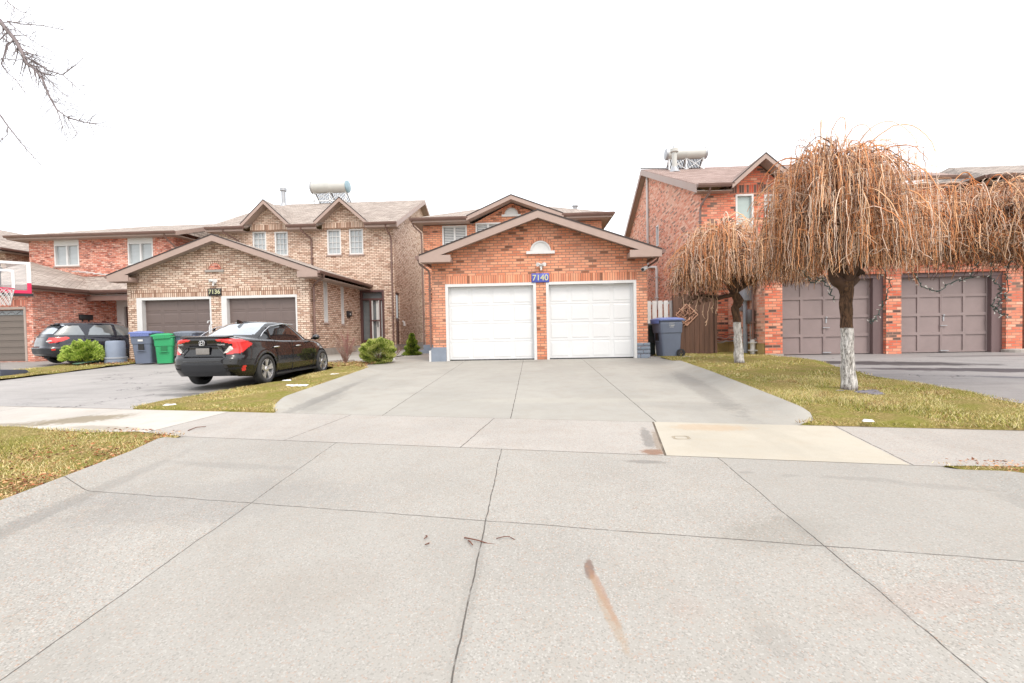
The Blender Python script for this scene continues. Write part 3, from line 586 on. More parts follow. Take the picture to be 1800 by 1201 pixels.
def notched(mb, xa, xb, y0, z0, y1, z1, notches, t=0.0, x1a=None, x1b=None, d0=0.0):
    pts = [(xa, y0, z0)]
    for na, nb, npk, nz in notches:
        yy = y0 + (y1 - y0) * (nz - z0) / (z1 - z0); pts += [(na, y0, z0), (npk, yy, nz), (nb, y0, z0)]
    pts += [(xb, y0, z0), (xb if x1b is None else x1b, y1, z1), (xa if x1a is None else x1a, y1, z1)]
    if t: slab(mb, pts, t)
    else: mb.poly(pts)
# ================================================================ house 7140
H40 = thing('brick_house', 'orange brick house with two white garage doors and the blue 7140 sign', 'house', (0.2, 14.2, 0))
Pf = PF(14.2)
def zline(x, xp, zp, sl): return zp - sl * abs(x - xp)
mb = MB(); wall(mb, Pf, [(-3.14, -0.1), (3.54, -0.1), (3.54, 3.2), (0.2, 4.36), (-3.14, 3.2)], [(-2.72, 0.12, -0.06, 2.41), (0.43, 3.2, -0.06, 2.41)], 0.3)
mb.poly([(-3.14, 14.2, -.1), (-3.14, 20, -.1), (-3.14, 20, 3.2), (-3.14, 14.2, 3.2)]); mb.poly([(3.54, 14.2, -.1), (3.54, 20, -.1), (3.54, 20, 3.2), (3.54, 14.2, 3.2)])
link('wall', mb, M['bk40'], H40)
mb = MB(); pbox(mb, Pf, -2.73, -0.02, 2.415, 2.66, -0.006, 0.02); pbox(mb, Pf, 0.54, 3.22, 2.415, 2.66, -0.006, 0.02); link('soldier_course', mb, M['bk40s'], H40)
for u0, u1 in ((-2.72, 0.12), (0.43, 3.2)):
    left = u0 < 0
    fo = frame(H40, Pf, u0, u1, 0.0, 2.41, 0.085, M['vinyl'], 0.02, 0.17)
    gar_door(fo, Pf, u0 + 0.085, u1 - 0.085, 0.035, 2.32, 4, 4, M['white'], 0.15)
    mb = MB(); pbox(mb, Pf, u0 + .085, u1 - .085, 0.0, 0.034, 0.13, 0.18); link('door_seal', mb, M['black'], fo)
halfround(H40, Pf, 0.28, 3.37, 0.32, M['vinyl'], True, M['bk40s'])
mb = MB(); pbox(mb, Pf, -3.2, -2.725, -0.1, 0.40, -0.05, 0.3); pbox(mb, Pf, -3.2, -2.725, .40, .44, -0.02, 0.3); mb.box(-3.2, -3.141, 14.5, 20, -.1, .4); link('foundation', mb, M['greyblock'], H40)
mb = MB()
for k, (z0, z1) in enumerate(((-.1, .12), (.13, .24), (.25, .36), (.37, .47))):
    pbox(mb, Pf, 3.205, 3.39 if k % 2 else 3.3, z0, z1, -0.03, 0.2); pbox(mb, Pf, 3.40 if k % 2 else 3.31, 3.6, z0, z1, -0.03, 0.2)
bevel(link('foundation', mb, M['greyblock'], H40), 0.008, 1)
mb = MB(); pbox(mb, Pf, -3.27, -3.205, -.1, .34, -0.04, 0.3); link('corner_block', mb, M['vinyl'], H40)
rg = gable_front(H40, -3.42, 3.86, 3.27, 0.21, 4.54, 13.75, 20.0, 14.2, -3.14, 3.54, M['roof'], 0.25, returns=[(-3.40, -2.45, 3.06, 3.2), (2.92, 3.84, 3.06, 3.2)])
for _q in (0, 1):
  mb = MB()
  if _q == 0: mb.prism([(-3.42, 13.715, 3.25), (-2.45, 13.715, 3.25), (-2.45, 13.715, 3.04), (-3.40, 13.715, 3.04)], (0, 0.02, 0))
  else: mb.prism([(2.92, 13.715, 3.25), (3.86, 13.715, 3.25), (3.84, 13.715, 3.04), (2.92, 13.715, 3.04)], (0, 0.02, 0))
  link('eave_return', mb, M['fascia'], rg)
gutter(H40, (-3.42, 20.0, 3.24), (-3.42, 13.72, 3.24)); gutter(H40, (3.86, 13.72, 3.24), (3.86, 20.0, 3.24))
downspout(H40, [(-3.47, 13.85, 3.16), (-3.45, 13.9, 3.02), (-3.2, 14.05, 2.82), (-3.19, 14.12, 2.7), (-3.19, 14.12, 0.45)], 0.032)
downspout(H40, [(3.92, 14.3, 3.14), (3.9, 14.4, 3.02), (3.62, 14.6, 2.84), (3.6, 14.62, 2.6), (3.6, 14.62, 0.3)], 0.032)
# main block
Pm = PF(20.0)
mb = MB(); wall(mb, Pm, [(-4.76, -0.1), (3.06, -0.1), (3.06, 5.62), (1.3, 5.62), (-0.84, 6.5), (-2.6, 5.62), (-4.76, 5.62)], [(-3.91, -2.82, 4.72, 5.6), (-2.43, -1.33, 4.72, 5.68), (1.5, 2.1, 4.7, 5.6)])
mb.poly([(-4.76, 20, -.1), (-4.76, 29, -.1), (-4.76, 29, 5.62), (-4.76, 20, 5.62)]); mb.poly([(3.06, 20, -.1), (3.06, 29, -.1), (3.06, 29, 5.62), (3.06, 20, 5.62)]); mb.poly([(-4.76, 29, -.1), (3.06, 29, -.1), (3.06, 29, 5.62), (-4.76, 29, 5.62)])
link('wall', mb, M['bk40'], H40)
window(H40, Pm, -3.91, -2.82, 4.72, 5.6, 1, sill=False, pane=M['paned'], blind=True); window(H40, Pm, -2.43, -1.33, 4.72, 5.68, 1, sill=False, pane=M['paned'], blind=True); window(H40, Pm, 1.5, 2.1, 4.7, 5.6, 0, sill=False)
halfround(H40, Pm, -0.85, 6.0, 0.30, M['vinyl'], True, M['bk40s'])
mb = MB(); zE, zR = 5.85, 7.4
c0 = [(-5.09, 19.5, zE), (3.41, 19.5, zE), (3.41, 29.5, zE), (-5.09, 29.5, zE)]; rA, rB = (-2.5, 24, zR), (0.75, 24.0, zR)
notched(mb, -5.09, 3.41, 19.5, zE, 24, zR, [(-2.72, 1.36, -.83, 6.66)], 0, -2.5, .75); mb.poly([c0[1], c0[2], rB]); mb.poly([c0[2], c0[3], rA, rB]); mb.poly([c0[3], c0[0], rA])
dn = lambda p, q=0.02: (p[0], p[1], p[2] - q)
hr = link('roof', mb, M['roof'], H40)
mb = MB(); slab(mb, c0, 0.0); mb = MB(); mb.box(-5.07, -2.66, 19.52, 29.48, zE - 0.2, zE - 0.17); mb.box(-2.66, 1.3, 20.02, 29.48, zE - 0.2, zE - 0.17); mb.box(1.3, 3.39, 19.52, 29.48, zE - 0.2, zE - 0.17); link('soffit', mb, M['soffit'], hr)
mb = MB(); board(mb, (-5.09, 19.5, zE), (-2.66, 19.5, zE), .2, .02, (0, -1, 0)); board(mb, (1.3, 19.5, zE), (3.41, 19.5, zE), .2, .02, (0, -1, 0)); board(mb, (-5.09, 29.5, zE), (-5.09, 19.5, zE), .2, .02, (-1, 0, 0)); board(mb, (3.41, 19.5, zE), (3.41, 29.5, zE), .2, .02, (1, 0, 0)); link('fascia', mb, M['fascia'], hr)
gutter(H40, (-5.2, 19.48, zE - .01), (-2.7, 19.48, zE - .01)); gutter(H40, (1.32, 19.48, zE - .01), (3.5, 19.48, zE - .01)); gutter(H40, (-5.11, 29.4, zE - .01), (-5.11, 19.4, zE - .01)); gutter(H40, (3.43, 19.4, zE - .01), (3.43, 29.4, zE - .01))
gable_front(H40, -2.75, 1.38, 5.86, -0.83, 6.70, 19.42, 22.2, 20.0, 0, 0, M['roof'], 0.2)
downspout(H40, [(-5.15, 19.6, 5.75), (-5.1, 19.7, 5.55), (-4.84, 19.9, 5.3), (-4.82, 19.94, 5.0), (-4.82, 19.94, 0.3)], 0.035)
mb = MB(); mb.box(-4.84, -4.0, 19.9, 20.1, -.05, .38); mb.box(-4.95, -4.2, 19.75, 20.1, -.05, .15); link('foundation', mb, M['greyblock'], H40)
mb = MB(); mb.tube([(2.35, 24.4, 7.0), (2.35, 24.4, 7.42)], 0.1, 10); mb.tube([(2.35, 24.4, 7.42), (2.35, 24.4, 7.5)], 0.16, 10); link('roof_vent', mb, M['steel'], H40)
# sign, lights, cameras on 7140
def textmesh(s, size, ext=0.004):
    cu = bpy.data.curves.new('t', 'FONT'); cu.body = s; cu.size = size; cu.extrude = ext; cu.align_x = 'CENTER'; cu.align_y = 'CENTER'; cu.offset = size * 0.012
    o = bpy.data.objects.new('t', cu); COL.objects.link(o); dg = bpy.context.evaluated_depsgraph_get(); me = bpy.data.meshes.new_from_object(o.evaluated_get(dg))
    vs = [tuple(v.co) for v in me.vertices]; fs = [tuple(p.vertices) for p in me.polygons]; bpy.data.objects.remove(o); return vs, fs
def text(par, s, size, org, ux, uy, m, name='lettering', ext=0.004, sx=1.0):
    vs, fs = textmesh(s, size, ext); ux, uy, org = Vector(ux), Vector(uy), Vector(org); nn = ux.cross(uy); mb = MB()
    for f in fs: mb.f.append(f); mb.mi.append(0)
    mb.v = [tuple(org + ux * (x * sx) + uy * y + nn * z) for x, y, z in vs]; return link(name, mb, m, par, uv=False)
M['gold'] = mat('cream painted numerals', C(214, 214, 170, .8), 0.5, var=0.05); M['signblue'] = mat('blue sign enamel', C(92, 104, 196, .8), 0.5, var=0.08); M['offw'] = mat('off white lettering', (0.6, 0.6, 0.58, 1), 0.6, var=0.04)
t = thing('house_number_sign', 'blue number sign reading 7140 between the white garage doors', 'sign', (0.27, 14.17, 2.53))
mb = MB(); mb.box(-0.01, 0.53, 14.15, 14.19, 2.40, 2.68); bevel(link('sign_board', mb, M['signblue'], t), 0.006, 1); text(t, '7140', 0.25, (0.26, 14.145, 2.535), (1, 0, 0), (0, 0, 1), M['gold'])
def motion_light(lbl, c, s=1.0):
    t = thing('motion_light', lbl, 'light fixture', c, 'motion lights above the garage doors'); x, y, z = c; mb = MB(); mb.box(x - .05 * s, x + .05 * s, y - .05, y + .04, z - .07 * s, z + .0); mb.tube([(x, y - .04, z - .03), (x, y - .09, z - .16 * s)], .035 * s, 8); link('sensor', mb, M['vinyl'], t)
    for k in (-1, 1):
        mb = MB(); mb.tube([(x, y - .03, z + .02), (x + k * .05 * s, y - .06, z + .05 * s), (x + k * .13 * s, y - .14, z + .04 * s)], [.03 * s, .05 * s, .075 * s], 10); soft(link('lamp_head', mb, M['vinyl'], t), 60)
motion_light('white twin motion light just above the blue 7140 sign', (0.29, 14.17, 2.90), .85)
t = thing('security_camera', 'white security camera on the right corner of the orange brick garage', 'camera', (3.45, 14.1, 2.72)); mb = MB(); mb.tube([(3.5, 14.2, 2.78), (3.47, 14.1, 2.76)], .05, 8); mb.tube([(3.50, 14.16, 2.77), (3.36, 14.0, 2.70)], .065, 10); soft(link('housing', mb, M['vinyl'], t)); mb = MB(); mb.tube([(3.36, 14.0, 2.70), (3.345, 13.98, 2.69)], .045, 10); link('lens', mb, M['black'], t)
t = thing('wall_ornament', 'bronze vine ornament on the left strip of orange brick wall', 'ornament', (-4.3, 19.95, 2.7)); mb = MB()
mb.tube([(-4.35, 19.95, 3.15), (-4.3, 19.93, 2.95), (-4.42, 19.93, 2.85), (-4.3, 19.93, 2.72)], .035, 6); 
for k in range(7): mb.blob((-4.45 + .07 * (k % 4), 19.93, 2.6 - .09 * (k // 2) % 3), (.06, .03, .035), seed=k)
link('vine', mb, mat('bronze metal', C(120, 80, 60, .8), .5, .4), t)
# ================================================================ house 7136
H36 = thing('brick_house', 'tan brick house with brown garage doors and paired gables left of centre', 'house', (-12, 17.6, 0))
Pf = PF(17.6); gx0, gx1 = -16.25, -8.78
mb = MB(); wall(mb, Pf, [(gx0, -0.1), (gx1, -0.1), (gx1, 3.46), (-12.35, 4.73), (gx0, 3.38)], [(-15.87, -12.78, -0.07, 2.52), (-12.36, -9.28, -0.07, 2.52)], 0.3)
Ps = PR(gx1)
wall(mb, Ps, [(17.6, 0.33), (22.9, 0.33), (22.9, 3.2), (17.6, 3.2)], [(18.82, 19.18, 1.42, 3.14), (20.55, 20.86, 1.38, 3.12)]); mb.poly([(gx0, 17.6, -.1), (gx0, 22.9, -.1), (gx0, 22.9, 3.3), (gx0, 17.6, 3.3)])
link('wall', mb, M['bk36'], H36)
mb = MB(); mb.box(gx1 - .2, gx1 + .03, 17.7, 22.9, -.1, .33); link('foundation', mb, M['found'], H36)
mb = MB(); pbox(mb, Pf, -16.1, -9.25, 2.53, 2.82, -0.008, 0.02); link('soldier_course', mb, M['bk36s'], H36)
for u0, u1 in ((-15.87, -12.78), (-12.36, -9.28)):
    mb = MB(); pbox(mb, Pf, u0, u0 + .22, -.06, 2.42, -0.015, 0.2); pbox(mb, Pf, u1 - .06, u1, -.06, 2.42, -0.015, 0.2); pbox(mb, Pf, u0, u1, 2.42, 2.52, -0.015, 0.2); fo = link('door_frame', mb, M['vinyl'], H36)
    gar_door(fo, Pf, u0 + .22, u1 - .06, -0.05, 2.42, 5, 4, M['browndoor'], 0.17)
halfround(H36, Pf, -12.58, 3.57, 0.26, M['bk32s'], True, M['bk36s'], fill=M['bk32'])
rg = gable_front(H36, -16.62, -8.2, 3.40, -12.33, 4.88, 17.15, 22.9, 17.6, 0, 0, M['roof'], 0.26, returns=[(-16.58, -15.75, 3.12, 3.3), (-8.95, -8.22, 3.12, 3.3)])
for _q in (0, 1):
  mb = MB()
  if _q == 0: mb.prism([(-16.62, 17.115, 3.38), (-15.75, 17.115, 3.38), (-15.75, 17.115, 3.14), (-16.6, 17.115, 3.14)], (0, 0.02, 0))
  else: mb.prism([(-9.0, 17.115, 3.38), (-8.2, 17.115, 3.38), (-8.22, 17.115, 3.14), (-9.0, 17.115, 3.14)], (0, 0.02, 0))
  link('eave_return', mb, M['fascia'], rg)
mb = MB(); mb.box(gx1, -8.22, 17.2, 22.9, 3.14, 3.17); link('soffit', mb, M['soffit'], rg)
gutter(H36, (-8.2, 17.12, 3.38), (-8.2, 22.9, 3.38)); gutter(H36, (-16.62, 22.9, 3.38), (-16.62, 17.12, 3.38))
downspout(H36, [(-8.14, 17.55, 3.28), (-8.2, 17.6, 3.15), (-8.62, 17.75, 2.95), (-8.7, 17.8, 2.8), (-8.7, 17.8, 0.2)], 0.045)
for y0, y1, z0, z1 in ((18.82, 19.18, 1.42, 3.14), (20.55, 20.86, 1.38, 3.12)): window(H36, Ps, y0, y1, z0, z1, 0, sill=True, pane=M['vinyl'])
# upper block
Pm = PF(22.9); x0, x1 = -16.1, -6.98
mb = MB(); wall(mb, Pm, [(x0, -0.1), (x1, -0.1), (x1, 6.32), (-8.2, 6.32), (x0, 6.32)], [(-14.31, -13.6, 5.0, 6.26), (-13.15, -12.46, 5.0, 6.23), (-10.4, -9.69, 4.98, 6.26), (-9.26, -8.54, 4.97, 6.26), (-8.77, -7.54, 0.3, 3.13)])
Psd = PR(x1)
wall(mb, Psd, [(22.9, -.1), (34.1, -.1), (34.1, 6.3), (28.5, 9.05), (22.9, 6.32)], [(23.05, 23.75, 0.3, 3.02)]); mb.poly([(x0, 22.9, -.1), (x0, 34, -.1), (x0, 34, 6.3), (x0, 28.5, 9.05), (x0, 22.9, 6.3)])
link('wall', mb, M['bk36'], H36)
mb = MB(); pbox(mb, Psd, 22.85, 34, -.1, .32, -0.03, .1); link('foundation', mb, M['found'], H36)
for u0, u1, z0, z1 in ((-14.31, -13.6, 5.0, 6.26), (-13.15, -12.46, 5.0, 6.23), (-10.4, -9.69, 4.98, 6.26), (-9.26, -8.54, 4.97, 6.26)): window(H36, Pm, u0, u1, z0, z1, 0, (3, 4), True)
zE, yE, yR, zR = 6.45, 22.35, 28.5, 9.25
mb = MB(); notched(mb, x0 - .3, x1 + .35, yE, zE, yR, zR, [(-14.45, -12.2, -13.33, 7.65), (-10.7, -8.25, -9.47, 7.65)], .12); slab(mb, [(x0 - .3, yR, zR - .001), (x1 + .35, yR, zR - .001), (x1 + .35, 34.6, zE), (x0 - .3, 34.6, zE)], 0.12); rf = link('roof', mb, M['roof'], H36)
mb = MB(); board(mb, (x1 + .35, yE, zE - .02), (x1 + .35, yR, zR - .02), .24, .02, (1, 0, 0)); board(mb, (x1 + .35, yR, zR - .02), (x1 + .35, 34.6, zE - .02), .24, .02, (1, 0, 0)); board(mb, (x0 - .3, yE, zE - .02), (x0 - .3, yR, zR - .02), .24, .02, (-1, 0, 0)); [mb.box(q0, q1, yE, yE + .02, zE - .24, zE - .0) for q0, q1 in ((x0 - .3, -14.45), (-12.2, -10.7), (-8.25, x1 + .35))]; link('fascia', mb, M['fascia'], rf)
mb = MB(); [mb.box(q0, q1, yE + .02, 22.9, zE - .25, zE - .23) for q0, q1 in ((x0 - .3, -14.45), (-12.2, -10.7), (-8.25, x1 + .33))]
for (ya, za, yb_, zb) in ((yE, zE, yR, zR), (yR, zR, 34.6, zE)): mb.hull8([(x1, ya, za - .2), (x1 + .34, ya, za - .2), (x1 + .34, yb_, zb - .2), (x1, yb_, zb - .2)], [(x1, ya, za - .22), (x1 + .34, ya, za - .22), (x1 + .34, yb_, zb - .22), (x1, yb_, zb - .22)])
link('soffit', mb, M['soffit'], rf)
for xa, xb, xp in ((-14.55, -12.1, -13.33), (-10.8, -8.15, -9.47)):
    mb = MB(); wall(mb, PF(22.78), [(xa + .2, 5.0 if 0 else 6.28), (xb - .2, 6.28), (xb - .2, 6.62), (xp, 7.52), (xa + .2, 6.62)]); mb.poly([(xa + .2, 22.78, 6.28), (xb - .2, 22.78, 6.28), (xb - .2, 22.9, 6.28), (xa + .2, 22.9, 6.28)]); link('gable_wall', mb, M['bk36'], H36)
    mb = MB(); pbox(mb, PF(22.78), xa + .2, xb - .2, 6.285, 6.58, -.008, .01); link('soldier_course', mb, M['bk36s'], H36)
    gable_front(H36, xa, xb, 6.55, xp, 7.72, 22.3, 25.4, 22.78, 0, 0, M['roof'], 0.22)
gutter(H36, (x0 - .3, yE - .01, zE - .02), (-14.4, yE - .01, zE - .02)); gutter(H36, (-12.2, yE - .01, zE - .02), (-10.7, yE - .01, zE - .02)); gutter(H36, (-8.25, yE - .01, zE - .02), (x1 + .35, yE - .01, zE - .02))
downspout(H36, [(-7.2, 22.3, 6.33), (-7.2, 22.4, 6.2), (-7.1, 22.8, 5.8), (-7.08, 22.84, 5.6), (-7.08, 22.84, 0.1)], 0.045)
downspout(H36, [(-11.5, 22.3, 6.33), (-11.5, 22.4, 6.15), (-11.2, 22.8, 5.8), (-11.2, 22.84, 5.6), (-11.2, 22.84, 4.5)], 0.045)
downspout(H36, [(-15.5, 22.3, 6.33), (-15.5, 22.4, 6.15), (-15.0, 22.8, 5.8), (-15, 22.84, 5.6), (-15, 22.84, 4.0)], 0.045)
dr = frame(H36, Pm, -8.77, -7.54, 0.3, 3.13, 0.1, M['stormbrown'], 0.03, 0.14, 'front_door')
mb = MB(); pbox(mb, Pm, -8.67, -7.64, 2.62, 2.72, 0.0, .1); pbox(mb, Pm, -8.30, -8.2, .3, 2.62, .0, .1); pbox(mb, Pm, -8.67, -8.30, .3, .6, .02, .1); pbox(mb, Pm, -8.2, -7.64, .3, .55, .02, .1); pbox(mb, Pm, -7.80, -7.74, .55, 2.62, .0, .1); pbox(mb, Pm, -8.2, -7.8, 1.55, 1.61, .0, .1); link('door_bars', mb, M['stormbrown'], dr)
mb = MB(); pbox(mb, Pm, -8.2, -8.15, .55, 2.6, .02, .1); pbox(mb, Pm, -7.85, -7.80, .55, 2.6, .02, .1); pbox(mb, Pm, -8.15, -7.85, .55, .6, .02, .1); pbox(mb, Pm, -8.0, -7.65, .6, 2.6, .12, .13); link('storm_door', mb, M['vinyl'], dr)
mb = MB(); pbox(mb, Pm, -8.67, -7.64, .4, 3.03, .135, .14); link('door_glass', mb, M['paned'], dr)
mb = MB(); pbox(mb, Pm, -7.93, -7.9, 1.25, 1.5, .06, .1); link('door_handle', mb, M['black'], dr)
mb = MB(); pbox(mb, Psd, 23.05, 23.75, .3, 3.02, .08, .12); pbox(mb, Psd, 23.05, 23.75, 1.55, 1.65, .05, .08); link('side_door', mb, M['stormbrown'], H36); mb = MB(); pbox(mb, Psd, 23.12, 23.68, 1.7, 2.9, .06, .08); link('side_door_screen', mb, M['paned'], H36)
mb = MB(); mb.box(-8.75, -7.3, 22.2, 22.9, -.05, .28); link('door_step', mb, M['found'], H36)
t = thing('house_number_sign', 'black number sign reading 7136 above the tan brick pier', 'sign', (-12.6, 17.57, 2.68)); mb = MB(); mb.box(-12.86, -12.33, 17.54, 17.58, 2.54, 2.83); bevel(link('sign_board', mb, M['black'], t), .006, 1); text(t, '7136', 0.24, (-12.595, 17.535, 2.685), (1, 0, 0), (0, 0, 1), M['gold'])
motion_light('white twin motion light above the black 7136 sign', (-12.6, 17.57, 3.08), 1.0)
def mailbox(lbl, P, u, v, w_=0.36, h_=0.22, extra=True):
    t = thing('mailbox', lbl, 'mailbox', P(u, v, 0), 'black wall mailboxes'); mb = MB(); pbox(mb, P, u - w_ / 2, u + w_ / 2, v - h_ / 2, v + h_ / 2, -.1, -.001); pbox(mb, P, u - w_ / 2 - .01, u + w_ / 2 + .01, v + h_ / 2, v + h_ / 2 + .03, -.12, -.001); pbox(mb, P, u - w_ * .3, u - w_ * .2, v - h_ / 2 - .08, v - h_ / 2, -.05, -.001); pbox(mb, P, u + w_ * .2, u + w_ * .3, v - h_ / 2 - .08, v - h_ / 2, -.05, -.001); bevel(link('box', mb, M['black'], t), .008, 1)
    if extra: mb = MB(); pbox(mb, P, u - .03, u + .05, v - .05, v + .03, -.105, -.1); link('label_plate', mb, M['vinyl'], t)
mailbox('black mailbox with a white tag beside the tan house front door', Ps, 21.35, 1.87, .42)
t = thing('wall_lamp', 'white wall lantern on the side wall past the brown side door', 'light fixture', (-6.9, 24.2, 1.5)); mb = MB(); mb.box(-6.98, -6.93, 24.15, 24.25, 1.5, 1.6); mb.tube([(-6.9, 24.2, 1.55), (-6.88, 24.2, 1.3)], [.05, .07], 8); link('lantern', mb, M['vinyl'], t)
# chimney pipe & solar heaters
t = thing('vent_pipe', 'grey metal vent pipe on the ridge of the tan house', 'vent pipe', (-15.6, 28.2, 9.1)); mb = MB(); mb.tube([(-15.6, 28.3, 9.0), (-15.6, 28.3, 10.05)], .13, 12); soft(link('pipe', mb, M['steel'], t)); mb = MB(); mb.lathe([(.15, 0), (.2, .02), (.2, .18), (.15, .2), (0, .22)], (-15.6, 28.3, 10.02)); soft(link('cap', mb, M['steel'], t)); mb = MB(); mb.lathe([(.32, -.1), (.2, .1), (.14, .22)], (-15.6, 28.3, 9.05)); soft(link('flashing', mb, M['steel'], t))
M['tank'] = mat('white enamel tank', C(205, 205, 200, .8), .35, var=.04); M['tankend'] = mat('blue grey tank end', C(150, 178, 190, .8), .4); M['tubes'] = mat('dark solar tubes', C(95, 95, 100, .8), .2)
def solar(lbl, x0, x1, yc, zc, zb, r, endm, depth=1.5):
    t = thing('solar_water_heater', lbl, 'solar water heater', ((x0 + x1) / 2, yc, zb), 'rooftop solar water heaters'); L = x1 - x0
    mb = MB(); mb.lathe([(0, x0), (r * .6, x0), (r, x0 + .06), (r, x0 + L * .5 - .02), (r * 1.02, x0 + L * .5), (r, x0 + L * .5 + .02), (r, x1 - .06), (r * .96, x1 - .03)], (0, yc, zc), 28, 'X'); soft(link('tank', mb, M['tank'], t), 50)
    mb = MB(); mb.lathe([(r * 1.04, x1 - .1), (r * 1.06, x1 - .02), (r * .9, x1 + .03), (0, x1 + .05)], (0, yc, zc), 28, 'X'); soft(link('tank_cap', mb, endm, t), 50); mb = MB(); mb.lathe([(r * 1.04, x0 + .08), (r * 1.06, x0 + .0), (r * .9, x0 - .03), (0, x0 - .05)], (0, yc, zc), 28, 'X'); soft(link('tank_cap', mb, M['steel'], t), 50)
    mb = MB(); n = 22; zt = zc - r * .7
    for k in range(n): x = x0 + .2 + (L - .4) * k / (n - 1); mb.tube([(x, yc + .02, zt), (x, yc + depth, zb - .35)], .028, 6)
    link('collector_tubes', mb, M['tubes'], t)
    for x in (x0 + .15, (x0 + x1) / 2, x1 - .15):
        mb = MB(); mb.box(x - .035, x + .035, yc - .1, yc - .04, zb - .05, zt); mb.tube([(x, yc, zt), (x, yc + depth, zb - .42)], .03, 6); link('leg', mb, M['white'], t)
    mb = MB(); xm = (x0 + x1) / 2
    for a, b in ((x0 + .15, xm), (xm, x1 - .15)):
        mb.tube([(a, yc - .09, zb + .1), (b, yc - .09, zt - .05)], .018, 5); mb.tube([(b, yc - .09, zb + .1), (a, yc - .09, zt - .05)], .018, 5)
    mb.box(x0 + .1, x1 - .1, yc - .1, yc - .06, zb + .04, zb + .1); link('brace', mb, M['white'], t); mb = MB(); mb.tube([(x0 + L * .2, yc, zc + r * .9), (x0 + L * .2, yc, zc + r + .15)], .03, 6); link('valve', mb, M['steel'], t)
solar('white solar tank with blue end cap on the tan house roof', -13.75, -11.4, 28.3, 10.18, 9.25, 0.36, M['tankend'])
# ================================================================ house 7132 (far left, red)
H32 = thing('brick_house', 'red brick house with a projecting garage wing behind the basketball hoop', 'house', (-22, 22.6, 0))
Pm = PF(22.6)
mb = MB(); wall(mb, Pm, [(-26.1, -.1), (-18.3, -.1), (-18.3, 6.1), (-26.1, 6.1)], [(-24.72, -23.38, 4.72, 6.09), (-20.75, -19.4, 4.68, 6.09), (-21.45, -20.2, .1, 2.95)])
mb.poly([(-18.3, 22.6, -.1), (-18.3, 31, -.1), (-18.3, 31, 6.1), (-18.3, 26.5, 7.4), (-18.3, 22.6, 6.1)]); mb.poly([(-26.1, 22.6, -.1), (-26.1, 31, -.1), (-26.1, 31, 6.1), (-26.1, 22.6, 6.1)])
Pw = PF(18.7); wall(mb, Pw, [(-24.5, -.1), (-21.55, -.1), (-21.55, 3.1), (-24.5, 3.1)], [(-24.4, -21.85, 0, 2.24)], .2); mb.poly([(-21.55, 18.7, -.1), (-21.55, 22.6, -.1), (-21.55, 22.6, 3.1), (-21.55, 18.7, 3.1)])
link('wall', mb, M['bk32'], H32)
mb = MB(); pbox(mb, Pw, -24.4, -21.8, 2.36, 2.66, -.006, .02); link('soldier_course', mb, M['bk32s'], H32)
fo = frame(H32, Pw, -24.4, -21.85, 0, 2.36, .1, M['soffit'], .02, .15); gar_door(fo, Pw, -24.3, -21.95, 0, 2.26, 8, 1, mat('greige garage door', C(122, 112, 104, .8), .5, var=.05), .12, 'long')
mb = MB(); pbox(mb, Pw, -24.2, -22.05, 2.02, 2.2, .09, .12); 
link('door_window', mb, M['paned'], fo)
mb = MB()
for k in range(5): x = -24.1 + k * .42; mb.tube([(x, 18.78, 2.05), (x + .2, 18.77, 2.17), (x + .38, 18.78, 2.06)], .012, 4)
link('window_tracery', mb, M['steel'], fo)
for u0, u1, z0, z1 in ((-24.72, -23.38, 4.72, 6.09), (-20.75, -19.4, 4.68, 6.09)): window(H32, Pm, u0, u1, z0, z1, 1, None, True, top=.26)
dr = frame(H32, Pm, -21.45, -20.2, .1, 2.95, .4, M['vinyl'], .02, .14, 'front_door'); mb = MB(); pbox(mb, Pm, -21.05, -20.6, .1, 2.55, .1, .14); link('door_leaf', mb, M['stormbrown'], dr)
zE, zR = 6.25, 7.5
mb = MB(); A0, A1, A2, A3 = (-26.7, 22.1, zE), (-17.75, 22.1, zE), (-17.75, 31.2, zE), (-26.7, 31.2, zE); B0, B1 = (-22.4, 26.4, 7.62), (-17.75, 26.4, 7.62)
mb.poly([A0, A1, B1, B0]); mb.poly([A0, B0, A3]); mb.poly([A2, A3, B0, B1]); mb.poly([A1, A2, B1]); rf = link('roof', mb, M['roof'], H32)
mb = MB(); mb.box(-26.68, -17.77, 22.12, 31.1, zE - .2, zE - .18); link('soffit', mb, M['soffit'], rf)
mb = MB(); board(mb, A0, A1, .2, .02, (0, -1, 0)); board(mb, A0, A3, .2, .02, (-1, 0, 0)); board(mb, A1, B1, .22, .02, (1, 0, 0)); link('fascia', mb, M['fascia'], rf); gutter(H32, (-26.75, 22.08, zE - .01), (-17.75, 22.08, zE - .01))
downspout(H32, [(-18.35, 22.05, 6.1), (-18.35, 22.2, 5.9), (-18.1, 22.5, 5.5), (-18.1, 22.5, 4)], .045)
mb = MB(); wA = (-25.2, 18.2, 3.2); 
mb.poly([(-25.2, 18.2, 3.25), (-21.15, 18.2, 3.25), (-21.15, 20.9, 3.25), (-23.2, 22.6, 4.15), (-26.05, 22.6, 5.0)]); mb.poly([(-21.15, 20.9, 3.25), (-18.2, 20.9, 3.25), (-18.2, 22.6, 4.1), (-23.2, 22.6, 4.15)]); mb.poly([(-25.2, 18.2, 3.25), (-26.05, 22.6, 5.0), (-27.5, 22.6, 3.25), (-27.5, 18.2, 3.25)]); rf = link('porch_roof', mb, M['roof'], H32)
